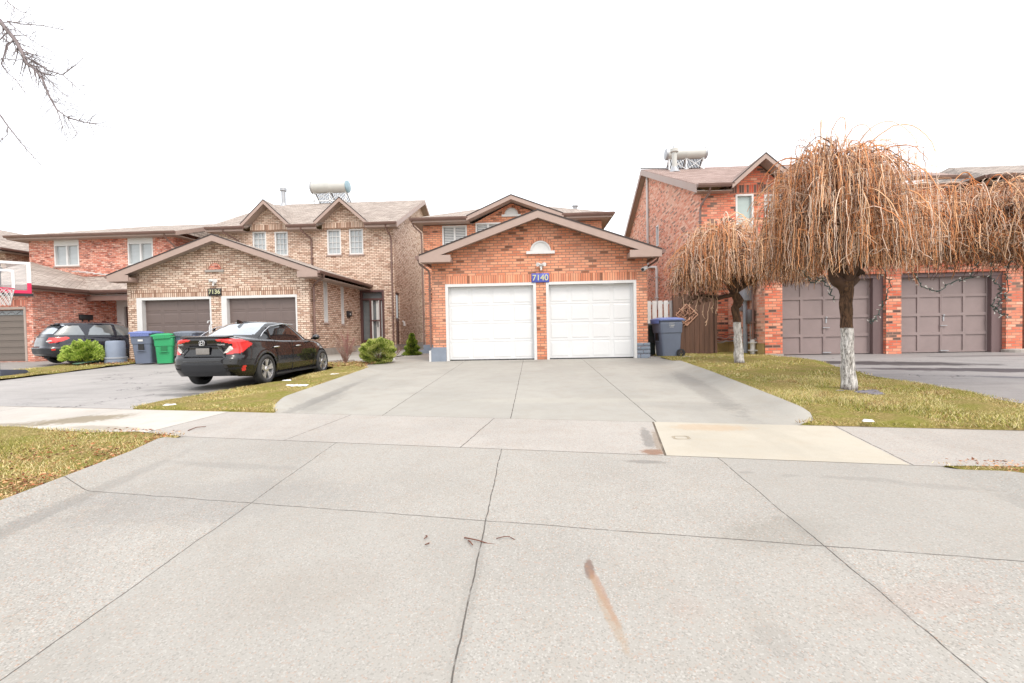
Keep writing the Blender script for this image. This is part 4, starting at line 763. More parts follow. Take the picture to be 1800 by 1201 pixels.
mb = MB(); mb.box(-25.2, -21.17, 18.2, 22.6, 3.06, 3.08); mb.box(-21.17, -18.2, 20.95, 22.6, 3.0, 3.02); link('soffit', mb, M['soffit'], rf); mb = MB(); board(mb, (-25.2, 18.2, 3.25), (-21.15, 18.2, 3.25), .18, .02, (0, -1, 0)); board(mb, (-21.15, 18.2, 3.25), (-21.15, 20.9, 3.25), .18, .02, (1, 0, 0)); board(mb, (-21.15, 20.9, 3.25), (-18.2, 20.9, 3.25), .18, .02, (0, -1, 0)); mb.box(-21.4, -18.2, 20.95, 21.1, 2.75, 2.98); link('fascia', mb, M['gutter'], rf)
gutter(H32, (-21.13, 18.2, 3.24), (-21.13, 20.95, 3.24)); gutter(H32, (-21.1, 20.88, 3.24), (-18.2, 20.88, 3.24))
mb = MB(); 
for k in range(14): x = -23.4 + .37 * k; mb.blob((x, 22.45, 4.16 - (.06 if k > 5 else -.05 * (5 - k))), (.25, .06, .03), seed=k)
link('roof_snow', mb, M['vinyl'], rf)
mailbox('black mailbox on the red brick wall above the parked hatchback', PR(-21.55), 21.0, 1.95, .62, .22, False)
# ---- house at the far left edge
H28 = thing('brick_house', 'pale brick house at the far left edge with only roof and gable side showing', 'house', (-30, 25, 0))
mb = MB(); mb.box(-34, -28.5, 23.5, 32, -.1, 5.75); link('wall', mb, brickmat('pale brown brick', T_, C(165, 135, 115, .7)), H28)
mb = MB(); mb.poly([(-28, 22.9, 5.85), (-28, 32.6, 5.85), (-32, 31, 7.6), (-32, 25.5, 7.6)]); mb.poly([(-28, 22.9, 5.85), (-32, 25.5, 7.6), (-36, 22.9, 5.85)]); mb.poly([(-36, 22.9, 5.85), (-32, 25.5, 7.6), (-32, 31, 7.6), (-36, 32.6, 5.85)]); mb.poly([(-28, 32.6, 5.85), (-36, 32.6, 5.85), (-32, 31, 7.6)]); rf = link('roof', mb, M['roof'], H28)
mb = MB(); mb.box(-36, -28.02, 22.95, 32.5, 5.66, 5.68); link('soffit', mb, M['soffit'], rf); gutter(H28, (-28, 22.8, 5.84), (-28, 32.6, 5.84))
# ================================================================ house 7144 (right)
H44 = thing('brick_house', 'red and charcoal brick house with mauve garage doors behind the weeping trees', 'house', (10, 14.2, 0))
Pf = PF(14.2)
mb = MB(); wall(mb, Pf, [(7.06, -.1), (14.52, -.1), (14.52, 3.1), (7.06, 3.1)], [(7.58, 10.62, -.06, 2.42), (11.06, 14.06, -.06, 2.42)], .5)
mb.poly([(14.52, 14.2, 0), (14.52, 17, 0), (14.52, 17, 3.1), (14.52, 14.2, 3.1)]); Pu = PF(16.8)
wall(mb, Pu, [(6.13, 0.0), (14.6, 0.0), (14.6, 5.75), (9.2, 5.75), (8.16, 6.7), (7.12, 5.75), (6.13, 5.75)], [(7.35, 7.98, 4.45, 5.66), (8.35, 8.98, 4.45, 5.62), (10.7, 11.4, 4.45, 5.6)])
wall(mb, Pu, [(10.4, 5.7501), (12.5, 5.7501), (11.46, 6.7)])
link('wall', mb, M['bk44'], H44)
mb = MB(); Pg = PL(7.06); wall(mb, Pg, [(14.2, .38), (16.8, .38), (16.8, 3.1), (14.2, 3.1)]); wall(mb, PL(6.13), [(16.8, .38), (30.5, .38), (30.5, 5.8), (24.5, 9.0), (16.8, 5.8)], [(22.3, 22.75, 4.9, 5.9)])
link('side_wall', mb, M['bk44w'], H44)
mb = MB(); mb.box(7.04, 7.25, 14.24, 16.78, -.1, .38); mb.box(6.1, 7.06, 16.76, 17, -.1, .38); mb.box(6.1, 6.3, 17, 30, -.1, .38); link('foundation', mb, M['beige'], H44); mb = MB(); mb.box(7.05, 7.6, 14.18, 14.3, -.1, .06); link('foundation', mb, M['found'], H44); mb = MB(); mb.lathe([(.32, -.05), (.31, .05), (.25, .08), (0, .09)], (14.3, 14.18, 0.02), 16); link('foundation', mb, M['found'], H44)
mb = MB(); pbox(mb, Pu, 7.14, 9.18, 5.68, 5.98, -.008, .02); link('soldier_course', mb, M['bk44s'], H44)
for u0, u1 in ((7.58, 10.62), (11.06, 14.06)):
    mb = MB(); pbox(mb, Pf, u1 - .3, u1, 0, 2.42, .12, .3); pbox(mb, Pf, u0, u0 + .03, 0, 2.42, .1, .3); pbox(mb, Pf, u0, u1, 2.3, 2.42, .1, .3); fo = link('door_frame', mb, M['mauvetrim'], H44)
    gar_door(fo, Pf, u0 + .03, u1 - .3, 0.02, 2.32, 4, 4, M['mauvedoor'], .28, 'grid', True)
window(H44, Pu, 7.35, 7.98, 4.45, 5.66, 0, None, True, pane=M['paneg']); window(H44, Pu, 8.35, 8.98, 4.45, 5.62, 0, (3, 4), True); window(H44, Pu, 10.7, 11.4, 4.45, 5.6, 0, (3, 4), True); window(H44, PL(6.13), 22.3, 22.75, 4.9, 5.9, 0, None, False)
mb = MB(); slab(mb, [(6.7, 13.7, 3.2), (14.9, 13.7, 3.2), (14.9, 16.8, 4.2), (6.7, 16.8, 4.2)], .12); rf = link('garage_roof', mb, M['roof44'], H44); mb = MB(); mb.box(6.7, 14.9, 13.68, 13.7, 2.98, 3.19); mb.box(6.7, 14.9, 13.7, 14.2, 2.98, 3.0); link('fascia', mb, M['fascia'], rf); gutter(H44, (6.7, 13.68, 3.18), (14.9, 13.68, 3.18))
yE, zE, yR, zR = 16.4, 5.95, 24.5, 9.3
mb = MB(); notched(mb, 5.85, 14.9, yE, zE, yR, zR, [(7.1, 9.22, 8.16, 6.87), (10.38, 12.52, 11.46, 6.87)], .12); slab(mb, [(5.85, yR, zR - .001), (14.9, yR, zR - .001), (14.9, 30.7, 5.9), (5.85, 30.7, 5.9)], .12); rf = link('roof', mb, M['roof44'], H44)
mb = MB(); board(mb, (5.85, yE, zE - .02), (5.85, yR, zR - .02), .28, .02, (-1, 0, 0)); board(mb, (5.85, yR, zR - .02), (5.85, 30.7, 5.88), .28, .02, (-1, 0, 0)); link('fascia', mb, M['fascia'], rf)
mb = MB()
for (ya, za, yb_, zb) in ((yE, zE, yR, zR), (yR, zR, 30.7, 5.9)): mb.hull8([(6.13, ya, za - .22), (5.86, ya, za - .22), (5.86, yb_, zb - .22), (6.13, yb_, zb - .22)], [(6.13, ya, za - .24), (5.86, ya, za - .24), (5.86, yb_, zb - .24), (6.13, yb_, zb - .24)])
[mb.box(q0, q1, 16.42, 16.8, 5.7, 5.72) for q0, q1 in ((5.86, 7.1), (9.22, 10.38), (12.52, 14.9))]; link('soffit', mb, M['soffit'], rf)
for xa, xb, xp in ((7.02, 9.3, 8.16), (10.3, 12.6, 11.46)): gable_front(H44, xa, xb, 5.93, xp, 6.92, 16.3, 19.2, 16.8, 0, 0, M['roof44'], .2)
gutter(H44, (5.85, yE - .02, zE - .02), (7.1, yE - .02, zE - .02)); gutter(H44, (9.25, yE - .02, zE - .02), (10.35, yE - .02, zE - .02)); gutter(H44, (12.55, yE - .02, zE - .02), (14.9, yE - .02, zE - .02))
downspout(H44, [(6.3, 16.35, 5.83), (6.3, 16.45, 5.65), (6.1, 16.7, 5.3), (6.08, 16.74, 5.1), (6.08, 16.74, 3.2)], .04); downspout(H44, [(7.0, 13.8, 3.1), (6.97, 14.6, 2.7), (6.97, 14.75, 2.5), (6.97, 14.75, .42)], .05); downspout(H44, [(6.94, 14.72, .5), (6.94, 14.72, .0)], .07, M['vinyl'], 'drain_pipe')
downspout(H44, [(6.06, 24.1, 8.9), (6.06, 24.1, 4.2), (6.06, 24.1, 4.1), (6.06, 22.6, 3.9), (6.06, 22.5, 3.8), (6.06, 22.5, 1.8)], .06, M['vinyl'], 'white_pipe')
downspout(H44, [(5.78, 24.3, 9.3), (7.0, 23.6, 9.0)], .04, M['steel'], 'roof_pipe')
solar('white solar tank with grey ends on the red brick house roof', 6.85, 8.85, 23.5, 9.66, 8.75, .27, M['steel'], 1.2)
t = thing('vent_pipe', 'pale metal vent pipe standing in front of the right rooftop tank', 'vent pipe', (7.0, 22.6, 8.5)); mb = MB(); mb.tube([(7.0, 22.6, 8.4), (7.0, 22.6, 9.45)], .12, 12); soft(link('pipe', mb, M['tank'], t)); mb = MB(); mb.lathe([(.14, 0), (.19, .03), (.19, .17), (.12, .2), (0, .22)], (7.0, 22.6, 9.4)); soft(link('cap', mb, M['tank'], t)); mb = MB(); mb.lathe([(.3, -.08), (.18, .1), (.13, .2)], (7.0, 22.6, 8.5)); soft(link('flashing', mb, M['steel'], t))
# ---- next house on the right
H48 = thing('brick_house', 'brick house at the right edge with hipped grey roof and white garage door', 'house', (17, 15, 0))
mb = MB(); mb.box(16.3, 22, 17.3, 26, 0, 5.8); mb.box(15.1, 15.35, 14.6, 17.3, 0, 3.0) ; mb.box(15.1, 22, 14.6, 17.3, 2.5, 3.0); link('wall', mb, brickmat('brown pink brick', [(0, C(150, 110, 95, .9)), (1, C(200, 160, 140, .9))], C(190, 160, 145, .8)), H48)
P48 = PF(14.6); fo = frame(H48, P48, 15.35, 18.2, 0, 2.5, .1, M['vinyl'], .01, .15); gar_door(fo, P48, 15.45, 18.1, 0.0, 2.4, 4, 4, mat('pale blue white door', C(215, 222, 235, .85), .5, var=.03), .1)
mb = MB(); zE = 6.05; a, b, c, d = (16.0, 16.8, zE), (23, 16.8, zE), (23, 27, zE), (16.0, 27, zE); e, f = (18.2, 20.8, 7.65), (22.8, 20.8, 7.65); mb.poly([a, b, f, e]); mb.poly([a, e, d]); mb.poly([d, e, f, c]); mb.poly([b, c, f]); rf = link('roof', mb, M['roof48'], H48)
mb = MB(); mb.box(16.02, 23, 16.82, 26.9, zE - .2, zE - .18); link('soffit', mb, M['soffit'], rf); gutter(H48, (15.95, 16.78, zE), (23, 16.78, zE)); gutter(H48, (15.98, 26.9, zE), (15.98, 16.75, zE)); mb = MB(); mb.poly([(14.95, 14.1, 3.05), (22, 14.1, 3.05), (22, 17.3, 4.1), (14.95, 17.3, 4.1)]); mb.box(14.95, 22, 14.08, 14.1, 2.9, 3.06); link('garage_roof', mb, M['roof48'], H48)
# ================================================================ fence, gate, meter
t = thing('picket_fence', 'white board fence section behind the blue lidded bin', 'fence', (4.3, 15.6, 0)); mb = MB()
for k in range(5): x = 3.86 + k * .19; mb.box(x, x + .14, 15.6, 15.63, 0.05, 1.84)
link('board_panel', mb, M['vinyl'], t); mb = MB(); mb.box(3.6, 4.85, 15.64, 15.69, 1.72, 1.8); mb.box(3.6, 4.85, 15.64, 15.69, .4, .5); link('rail', mb, M['vinyl'], t)
t = thing('brown_gate', 'tall brown board gate with a twig diamond ornament beside the bin', 'gate', (5.4, 15.5, 0)); mb = MB(); zt = 2.0
for k in range(8): x = 4.78 + k * .158; mb.box(x, x + .15, 15.5, 15.53, 0.0, zt)
link('board_panel', mb, M['brownwood'], t); mb = MB(); mb.box(6.05, 6.13, 15.45, 15.56, -.05, zt); mb.box(4.7, 4.78, 15.45, 15.56, -.05, zt); link('post', mb, M['brownwood'], t)
t = thing('twig_ornament', 'pale twig diamond ornament hung on the brown gate', 'ornament', (5.23, 15.42, 1.25)); mb = MB(); rs = random.Random(4); cx, cz, q = 5.14, 1.34, .36
for k in range(70):
    a = rs.uniform(-q, q); b = rs.uniform(-q, q)
    if abs(a) + abs(b) < q: dx, dz = rs.choice(((.1, .09), (.1, -.09), (.03, .12))); mb.tube([(cx + a - dx, 15.47, cz + b - dz), (cx + a, 15.43 + rs.uniform(-.02, .02), cz + b), (cx + a + dx * .8, 15.47, cz + b + dz * .8)], .011, 4)
for sx, sz in ((1, 1), (-1, 1), (1, -1), (-1, -1)): mb.tube([(cx + q * sx, 15.46, cz), (cx, 15.46, cz + q * sz)], .02, 5)
link('twigs', mb, mat('pale twigs', C(205, 160, 135, .8), .8), t)
t = thing('electric_meter', 'grey electric meter box and conduit on the side wall behind the small tree', 'electric meter', (6.9, 15.10, 0))
mb = MB(); mb.box(6.78, 7.055, 14.98, 15.38, 1.75, 2.65); bevel(link('meter_box', mb, M['pvcgrey'], t), .015, 2); mb = MB(); mb.lathe([(.11, 0), (.1, .08), (0, .1)], (0, 0, 0), 16, 'Y'); mb.v = [(6.9 + x, 14.98 - y, 2.35 + z) for x, y, z in mb.v]; link('dial', mb, M['steel'], t)
mb = MB(); mb.tube([(6.93, 15.20, -.05), (6.93, 15.20, 1.75)], .07, 10); mb.tube([(6.93, 15.20, .62), (6.93, 15.20, .66)], .085, 10); soft(link('conduit', mb, M['pvcgrey'], t)); mb = MB(); mb.box(6.85, 7.05, 14.80, 15.00, 1.0, 1.45); bevel(link('junction_box', mb, mat('dull grey box', C(110, 108, 112, .8), .5), t), .01, 1)
mb = MB(); mb.box(6.86, 7.05, 15.55, 15.75, 1.42, 1.62); bevel(link('junction_box', mb, M['pvcgrey'], t), .01, 1); mb = MB(); mb.tube([(6.95, 14.90, 1.0), (6.94, 14.88, .7), (6.97, 14.95, .4), (7.03, 15.00, .3)], .015, 5); link('cable', mb, M['wirew'], t)
t = thing('cable_bundle', 'loose grey and black cables drooping along the beige foundation', 'cables', (6.9, 15.8, .4))
for k, (z, m_) in enumerate(((.62, 'wireblk'), (.52, 'wirew'), (.47, 'wireblk'), (.42, 'wirew'), (.37, 'wirew'))):
    mb = MB(); pts = [(6.15 + .0, 16.72 - .01 * k, z)] + [(6.15 + .87 * i / 10, 16.72 - .02 * k, z + .03 * math.sin(i * 1.1 + k)) for i in range(1, 10)] + [(7.0, 16.6 - 2.0 * i / 9, z + .035 * math.sin(i * .9 + k * 1.7)) for i in range(10)]; mb.tube(pts, .012, 5); link('cable', mb, M[m_], t)
# ================================================================ cars
def paintmat(name, c, rough=0.25, flake=0.0):
    a = N(name); o = a.co(); f = a.noise(o, 3, 3); a.fin(a.mix(f, c, tuple(q * 0.8 for q in c[:3]) + (1,)), a.mr(a.noise(o, 9, 4), .3, .7, rough - .05, rough + .05), 0.0, spec=.3, coat=1.0); a.p.inputs['Coat Roughness'].default_value = .05; return a.m
M['paintk'] = paintmat('black car paint', (0.006, 0.006, 0.008, 1)); M['paintb'] = paintmat('blue black car paint', (0.010, 0.013, 0.024, 1))
M['carglass'] = glassmat('tinted car glass', (0.012, 0.013, 0.015, 1), .03); M['carglass2'] = mat('sky reflecting car glass', (0.50, 0.54, 0.58, 1), .06, .75, var=.1, scale=2)
M['carglass3'] = mat('reflective side glass', (0.26, 0.28, 0.29, 1), .05, .6, var=.2, scale=2)
M['tail'] = mat('red lamp lens', (0.62, 0.035, 0.035, 1), .15, var=.1, spec=.8); M['clear'] = mat('clear lamp lens', (0.6, 0.58, 0.56, 1), .15, var=.25, scale=20, spec=.8)
M['chrome'] = mat('chrome', (0.75, 0.75, 0.77, 1), .15, 1.0, var=.03); M['alloy'] = mat('silver alloy', (0.6, 0.6, 0.62, 1), .3, .8, var=.05); M['rubber'] = mat('tyre rubber', (0.035, 0.035, 0.037, 1), .85, var=.2, bump=.2)
M['valance'] = mat('charcoal lower bumper plastic', (0.022, 0.024, 0.029, 1), .45); M['plate'] = mat('dull licence plate', (0.22, 0.21, 0.20, 1), .6, var=.15, scale=30); M['dark'] = mat('underbody black', (0.01, 0.01, 0.01, 1), .9)
M['blackalloy'] = mat('black alloy', (0.05, 0.052, 0.06, 1), .35)
def inpoly(px, py, poly):
    r = np.zeros(px.shape, bool); n = len(poly); j = n - 1
    for i in range(n):
        xi, yi = poly[i]; xj, yj = poly[j]
        r ^= ((yi > py) != (yj > py)) & (px < (xj - xi) * (py - yi) / (yj - yi + 1e-12) + xi); j = i
    return r
def outline(xr, xf, w, nr, nf, taper_r, taper_f, n):
    """closed plan outline, rear x=xr, front x=xf, half width w, superellipse exponents; uniformly resampled"""
    th = np.linspace(0, 2 * np.pi, 1600, endpoint=False); c, s = np.cos(th), np.sin(th); cx = (xr + xf) / 2; a = (xf - xr) / 2
    e = np.where(c < 0, nr, nf); x = cx + a * np.sign(c) * np.abs(c) ** (2 / e); y = w * np.sign(s) * np.abs(s) ** (2 / e)
    q = np.clip((x - cx) / a, -1, 1); y = y * (1 - np.where(q < 0, taper_r, taper_f) * np.abs(q) ** 3)
    P = np.stack([x, y], 1); P = np.vstack([P, P[:1]]); d = np.r_[0, np.cumsum(np.hypot(*np.diff(P, axis=0).T))]; t = np.linspace(0, d[-1], n, endpoint=False)
    return np.stack([np.interp(t, d, P[:, 0]), np.interp(t, d, P[:, 1])], 1)
def car(par, D, paint, rim_style):
    n = 460; f = lambda tab, x: np.interp(x, [a for a, b in tab], [b for a, b in tab])
    sm = lambda tab: (lambda x: sum(f(tab, np.asarray(x) + d) for d in (-.12, -.06, 0, .06, .12)) / 5)
    belt, top, bot = sm(D['belt']), sm(D['top']), sm(D['bot'])
    rings = []; zs = np.linspace(0, 1, 46)
    for v in zs:           # lower body side rings; v is the height fraction
        xr, xf, w = f(D['xr'], v), f(D['xf'], v), f(D['w'], v); o = outline(xr, xf, w, D['nr'], D['nf'], D['tr'], D['tf'], n)
        z = bot(o[:, 0]) + (belt(o[:, 0]) - bot(o[:, 0])) * v; rings.append(np.c_[o, z])
    nl = len(rings)
    last = rings[-1]
    for k in range(1, 19):  # top cap (bonnet and boot)
        t = k / 18.0; sx = last[:, 0] * (1 - .02 * t) ; y = last[:, 1] * (1 - t); 
        zc = top(sx); z = last[:, 2] + (zc - last[:, 2]) * (1 - (1 - t) ** 2.6); rings.append(np.c_[sx, y, z])
    V = np.concatenate(rings); nr = len(rings); idx = np.arange(nr * n).reshape(nr, n)
    Fc = np.stack([idx[:-1], np.roll(idx[:-1], -1, 1), np.roll(idx[1:], -1, 1), idx[1:]], -1).reshape(-1, 4)
    # snap to arches
    R = D['arch']
    for wx in D['wx']:
        dx, dz = V[:, 0] - wx, V[:, 2] - D['wz']; r = np.hypot(dx, dz); k = (np.abs(r - R) < 0.013) & (np.abs(V[:, 1]) > .5 * D['hw']); V[k, 0] = wx + dx[k] * R / r[k]; V[k, 2] = D['wz'] + dz[k] * R / r[k]
        k = (r < R + .07) & (r > R + .0) & (np.abs(V[:, 1]) > .6 * D['hw']); V[k, 1] += np.sign(V[k, 1]) * .012
    c = V[Fc].mean(1); nrm = np.cross(V[Fc[:, 1]] - V[Fc[:, 0]], V[Fc[:, 3]] - V[Fc[:, 0]]); nrm /= np.linalg.norm(nrm, axis=1)[:, None] + 1e-9
    side = np.abs(c[:, 1]) > .55 * D['hw']; dead = np.zeros(len(Fc), bool)
    for wx in D['wx']: dead |= side & (np.hypot(c[:, 0] - wx, c[:, 2] - D['wz']) < R)
    ring = np.arange(len(Fc)) // n; low = ring < nl - 1
    lab = np.zeros(len(Fc), int); p = perim(c, D)
    for k, (kind, poly) in enumerate(D['low']):
        if kind == 'rear': m = low & (c[:, 0] < D['cx0']) & inpoly(p, c[:, 2], poly)
        elif kind == 'side': m = low & side & inpoly(c[:, 0], c[:, 2], poly)
        elif kind == 'both': m = (c[:, 0] < D['cx0']) & inpoly(p, c[:, 2], poly)
        lab[m] = k + 1
    lab[dead] = -1
    def emit(name, F_, mt, parent, off=0.0, smooth=True):
        u, inv = np.unique(F_, return_inverse=True)
        if len(u) == 0: return None
        vv = V[u].copy() if F_ is not None else None
        o = fast_mesh(name, vv, inv.reshape(-1, 4), mt, None, None, smooth); o.parent = parent; return o
    body = emit('body', Fc[lab == 0], paint, par)
    for k, (kind, poly) in enumerate(D['low']):
        nm, mt = D['lowm'][k]
        if nm in ('tail_light', 'reflector', 'bumper_vent', 'trim'):
            for sg in (1, -1):
                m_ = (lab == k + 1) & (np.sign(c[:, 1]) == sg)
                if m_.any(): emit(nm, Fc[m_], mt, par)
        elif (lab == k + 1).any(): emit(nm, Fc[lab == k + 1], mt, par)
    # greenhouse
    G = D['G']; rings = []; zs = np.linspace(0, 1, 30)
    for v in zs:
        o = outline(f(G['xr'], v), f(G['xf'], v), f(G['w'], v), G['nr'], G['nf'], G['tr'], G['tf'], n); zb = G['zb'](o[:, 0]) - .02; zt = G['zt'](o[:, 0]); rings.append(np.c_[o, zb + (zt - zb) * v])
    last = rings[-1]; ng = len(rings); xm = (last[:, 0].max() + last[:, 0].min()) / 2
    for k in range(1, 13):
        t = k / 12.0; y = last[:, 1] * (1 - t); rings.append(np.c_[last[:, 0] * (1 - .0 * t), y, last[:, 2] + G['crown'] * (1 - (1 - t) ** 2) * np.clip(1 - ((last[:, 0] - xm) / (G['hl'])) ** 4, 0.1, 1)])
    V = np.concatenate(rings); nr = len(rings); idx = np.arange(nr * n).reshape(nr, n)
    Fc = np.stack([idx[:-1], np.roll(idx[:-1], -1, 1), np.roll(idx[1:], -1, 1), idx[1:]], -1).reshape(-1, 4); c = V[Fc].mean(1)
    nrm = np.cross(V[Fc[:, 1]] - V[Fc[:, 0]], V[Fc[:, 3]] - V[Fc[:, 0]]); nrm /= np.linalg.norm(nrm, axis=1)[:, None] + 1e-9
    ring = np.arange(len(Fc)) // n; wallf = ring < ng - 1; lab = np.zeros(len(Fc), int); sidef = np.abs(nrm[:, 1]) > .62; rearf = (nrm[:, 0] * np.sign((nrm * (c - [xm, 0, .8])).sum(1)) < -.3) & ~sidef; frontf = ~sidef & ~rearf & (c[:, 0] > xm)
    gl = G['glass']
    for k, (kind, poly) in enumerate(gl):
        if kind == 'side': m = wallf & sidef & inpoly(c[:, 0], c[:, 2], poly)
        elif kind == 'rear': m = ~sidef & (c[:, 0] < xm) & inpoly(c[:, 1] * np.sign(c[:, 1]), c[:, 2], poly)
        elif kind == 'front': m = ~sidef & (c[:, 0] > xm) & inpoly(np.abs(c[:, 1]), c[:, 2], poly)
        lab[m & (lab == 0)] = k + 1
    emit('roof', Fc[lab == 0], paint, body)
    for k in range(len(gl)):
        m = lab == k + 1
        if not m.any(): continue
        if gl[k][0] == 'side':
            for sg in (1, -1): emit('side_window', Fc[m & (np.sign(c[:, 1]) == sg)], D['glassm'], par)
        else: emit('rear_window' if gl[k][0] == 'rear' else 'windscreen', Fc[m], D['rglass'] if gl[k][0] == 'rear' else D['glassm'], par)
    # underbody + wheel wells
    mb = MB(); hw = D['hw'] * .9; mb.box(D['wx'][0] + R, D['wx'][1] - R, -hw, hw, .2, .26); mb.box(D['xmin'] + .30, D['wx'][0] - R, -hw * .8, hw * .8, D['ub'] + .01, D['ub'] + .05); mb.box(D['wx'][1] + R, D['xmax'] - .35, -hw * .8, hw * .8, .22, .26)
    mb.box(D['wx'][0] - R, D['wx'][0] + R, -.45 * D['hw'], .45 * D['hw'], .25, .7); mb.box(D['wx'][1] - R, D['wx'][1] + R, -.45 * D['hw'], .45 * D['hw'], .25, .7)
    for wx in D['wx']:
        for sg in (-1, 1):
            nn = 20; yo, yi = sg * (D['hw'] * .955), sg * .42 * D['hw']; A = [(wx + R * math.cos(-.35 + (math.pi + .7) * k / nn), yo, D['wz'] + R * math.sin(-.35 + (math.pi + .7) * k / nn)) for k in range(nn + 1)]; B = [(a[0], yi, a[2]) for a in A]
            for k in range(nn): mb.poly([A[k], A[k + 1], B[k + 1], B[k]])
            mb.poly(B)
    o = link('underbody', mb, M['dark'], None, uv=False); o.parent = par
    for wx in D['wx']:
        for sg in (-1, 1):
            wr = D['wr']; yc = sg * (D['hw'] - .10); mb = MB(); tw = .1; s_ = sg
            prof = [(wr * .70, -tw), (wr * .9, -tw * 1.05), (wr * .985, -tw * .85), (wr, -tw * .5), (wr, tw * .5), (wr * .985, tw * .85), (wr * .9, tw * 1.05), (wr * .72, tw), (wr * .70, tw * .6)]
            mb.lathe([(r, h * s_) for r, h in prof], (wx, yc, wr), 40, 'Y'); w0 = link('wheel', mb, M['rubber'], None, True, uv=False); w0.parent = par
            mb = MB(); rr = wr * .71; mb.lathe([(rr, .09 * s_), (rr * .96, .095 * s_), (rr * .93, .06 * s_), (rr * .9, -.02 * s_)], (wx, yc, wr), 40, 'Y')
            ns = 5
            for k in range(ns):
                for q in ((-.17, .17) if rim_style == 'double' else (0,)):
                    a = 2 * math.pi * k / ns + .3; a2 = a + q; wd = .028 if rim_style == 'double' else .05
                    p0 = Vector((wx + .06 * math.cos(a + q * .6), yc + .075 * s_, wr + .06 * math.sin(a + q * .6))); p1 = Vector((wx + rr * .95 * math.cos(a2), yc + .088 * s_, wr + rr * .95 * math.sin(a2))); d = (p1 - p0).normalized(); t_ = Vector((-d.z, 0, d.x)); bk = Vector((0, -.03 * s_, 0))
                    A = [p0 - t_ * wd * .8, p0 + t_ * wd * .8, p1 + t_ * wd, p1 - t_ * wd]; mb.hull8(A, [v_ + bk for v_ in A])
            mb.lathe([(0, .09 * s_), (.055, .085 * s_), (.075, .06 * s_), (.08, .02 * s_)], (wx, yc, wr), 20, 'Y')
            r0_ = link('rim', mb, D['rimm'], None, uv=False); r0_.parent = w0; soft(r0_, 35)
            mb = MB(); mb.lathe([(rr * .95, -.0 * s_), (rr * .5, -.01 * s_), (0, -.01 * s_)], (wx, yc, wr), 30, 'Y'); b_ = link('brake_disc', mb, M['dark'], None, uv=False); b_.parent = w0
    return body
def perim(c, D):
    """distance from the rear centre line measured round the corner"""
    y = np.abs(c[:, 1]); x = c[:, 0]; return y + np.clip(x - D['xc'], 0, 9)
def loc_part(par, nm, mb, mt, bev=0, sm=True):
    o = link(nm, mb, mt, None, uv=False); o.parent = par
    if bev: bevel(o, bev, 2)
    elif sm: soft(o, 40)
    return o
cz = lambda tab: (lambda x: np.interp(x, [a for a, b in tab], [b for a, b in tab]))
# ---- black sedan
SED = thing('parked_car', 'glossy black sedan parked on the left asphalt driveway seen from its rear corner', 'car', (-6.66, 11.10, gz(-6.8, 11.0) - .03), rz=math.radians(90 - .5))
D = dict(hw=.90, cx0=-1.2, xc=-2.12, nr=7.5, nf=3.6, tr=.06, tf=.15, wx=(-1.36, 1.34), wz=.325, wr=.325, arch=.362, ub=.26, xmin=-2.3, xmax=2.3,
    belt=[(-2.4, .99), (-1.8, 1.0), (-.6, .93), (1.0, .90), (1.8, .82), (2.4, .66)], top=[(-2.4, 1.06), (-2.1, 1.075), (-1.7, 1.08), (-.6, 1.05), (.9, 1.03), (1.4, .98), (2.1, .84), (2.4, .70)], bot=[(-2.4, .27), (-1.8, .22), (-1, .19), (1, .19), (2.4, .22)],
    xr=[(0, -2.20), (.12, -2.27), (.3, -2.32), (.48, -2.31), (.56, -2.26), (.75, -2.235), (.9, -2.26), (1, -2.27)], xf=[(0, 2.18), (.2, 2.3), (.5, 2.3), (.8, 2.2), (1, 2.05)], w=[(0, .84), (.1, .875), (.3, .90), (.55, .905), (.75, .89), (.88, .862), (.95, .85), (1, .82)],
    low=[('rear', [(.02, .97), (.02, .985), (-.01, .985), (-.01, .97)]),
         ('both', [(.30, 1.0), (.30, .975), (.52, .93), (.66, .90), (.56, .78), (.44, .705), (.62, .70), (.80, .72), (.98, .80), (1.17, .90), (1.02, .96), (.8, 1.0), (.5, 1.02)]),
         ('rear', [(-.1, .86), (.36, .86), (.42, .80), (.56, .68), (.48, .66), (-.1, .66)]),
         ('rear', [(-.1, .54), (.44, .54), (.50, .50), (.52, .30), (.46, .255), (-.1, .255)]),
         ('rear', [(.50, .42), (.80, .44), (.83, .40), (.52, .38)]),
         ('rear', [(.80, .335), (.90, .345), (.93, .46), (.86, .46), (.80, .42)]),
         ('side', [(1.35, .62), (1.60, .60), (1.60, .585), (1.35, .60)])],
    lowm=[('badge_bar', M['chrome']), ('tail_light', M['tail']), ('trunk_recess', M['paintk']), ('bumper_panel', M['valance']), ('bumper_vent', M['dark']), ('reflector', M['tail']), ('trim', M['chrome'])],
    glassm=M['carglass'], rglass=M['carglass2'], rimm=M['alloy'],
    G=dict(xr=[(0, -2.02), (.3, -1.72), (.7, -1.3), (.9, -1.05), (1, -.86)], xf=[(0, 1.28), (.5, .78), (.85, .42), (1, .22)], w=[(0, .80), (.3, .76), (.7, .68), (.9, .62), (1, .56)], nr=3.4, nf=3.2, tr=.22, tf=.08,
        zb=cz([(-2.1, 1.045), (-1.6, 1.0), (-.6, .95), (1.3, .93)]), zt=lambda x: 1.375 + 0 * x, crown=.035, hl=.75,
        glass=[('side', [(-1.42, 1.06), (-1.30, 1.14), (-.95, 1.27), (-.35, 1.325), (.15, 1.325), (.55, 1.19), (.92, .99), (.9, .975), (-.5, .985)]), ('rear', [(-.01, 1.09), (.60, 1.09), (.56, 1.22), (.5, 1.36), (-.01, 1.37)]), ('front', [(-.01, 1.02), (.68, 1.02), (.52, 1.34), (-.01, 1.34)])]))
body = car(SED, D, M['paintk'], 'double')
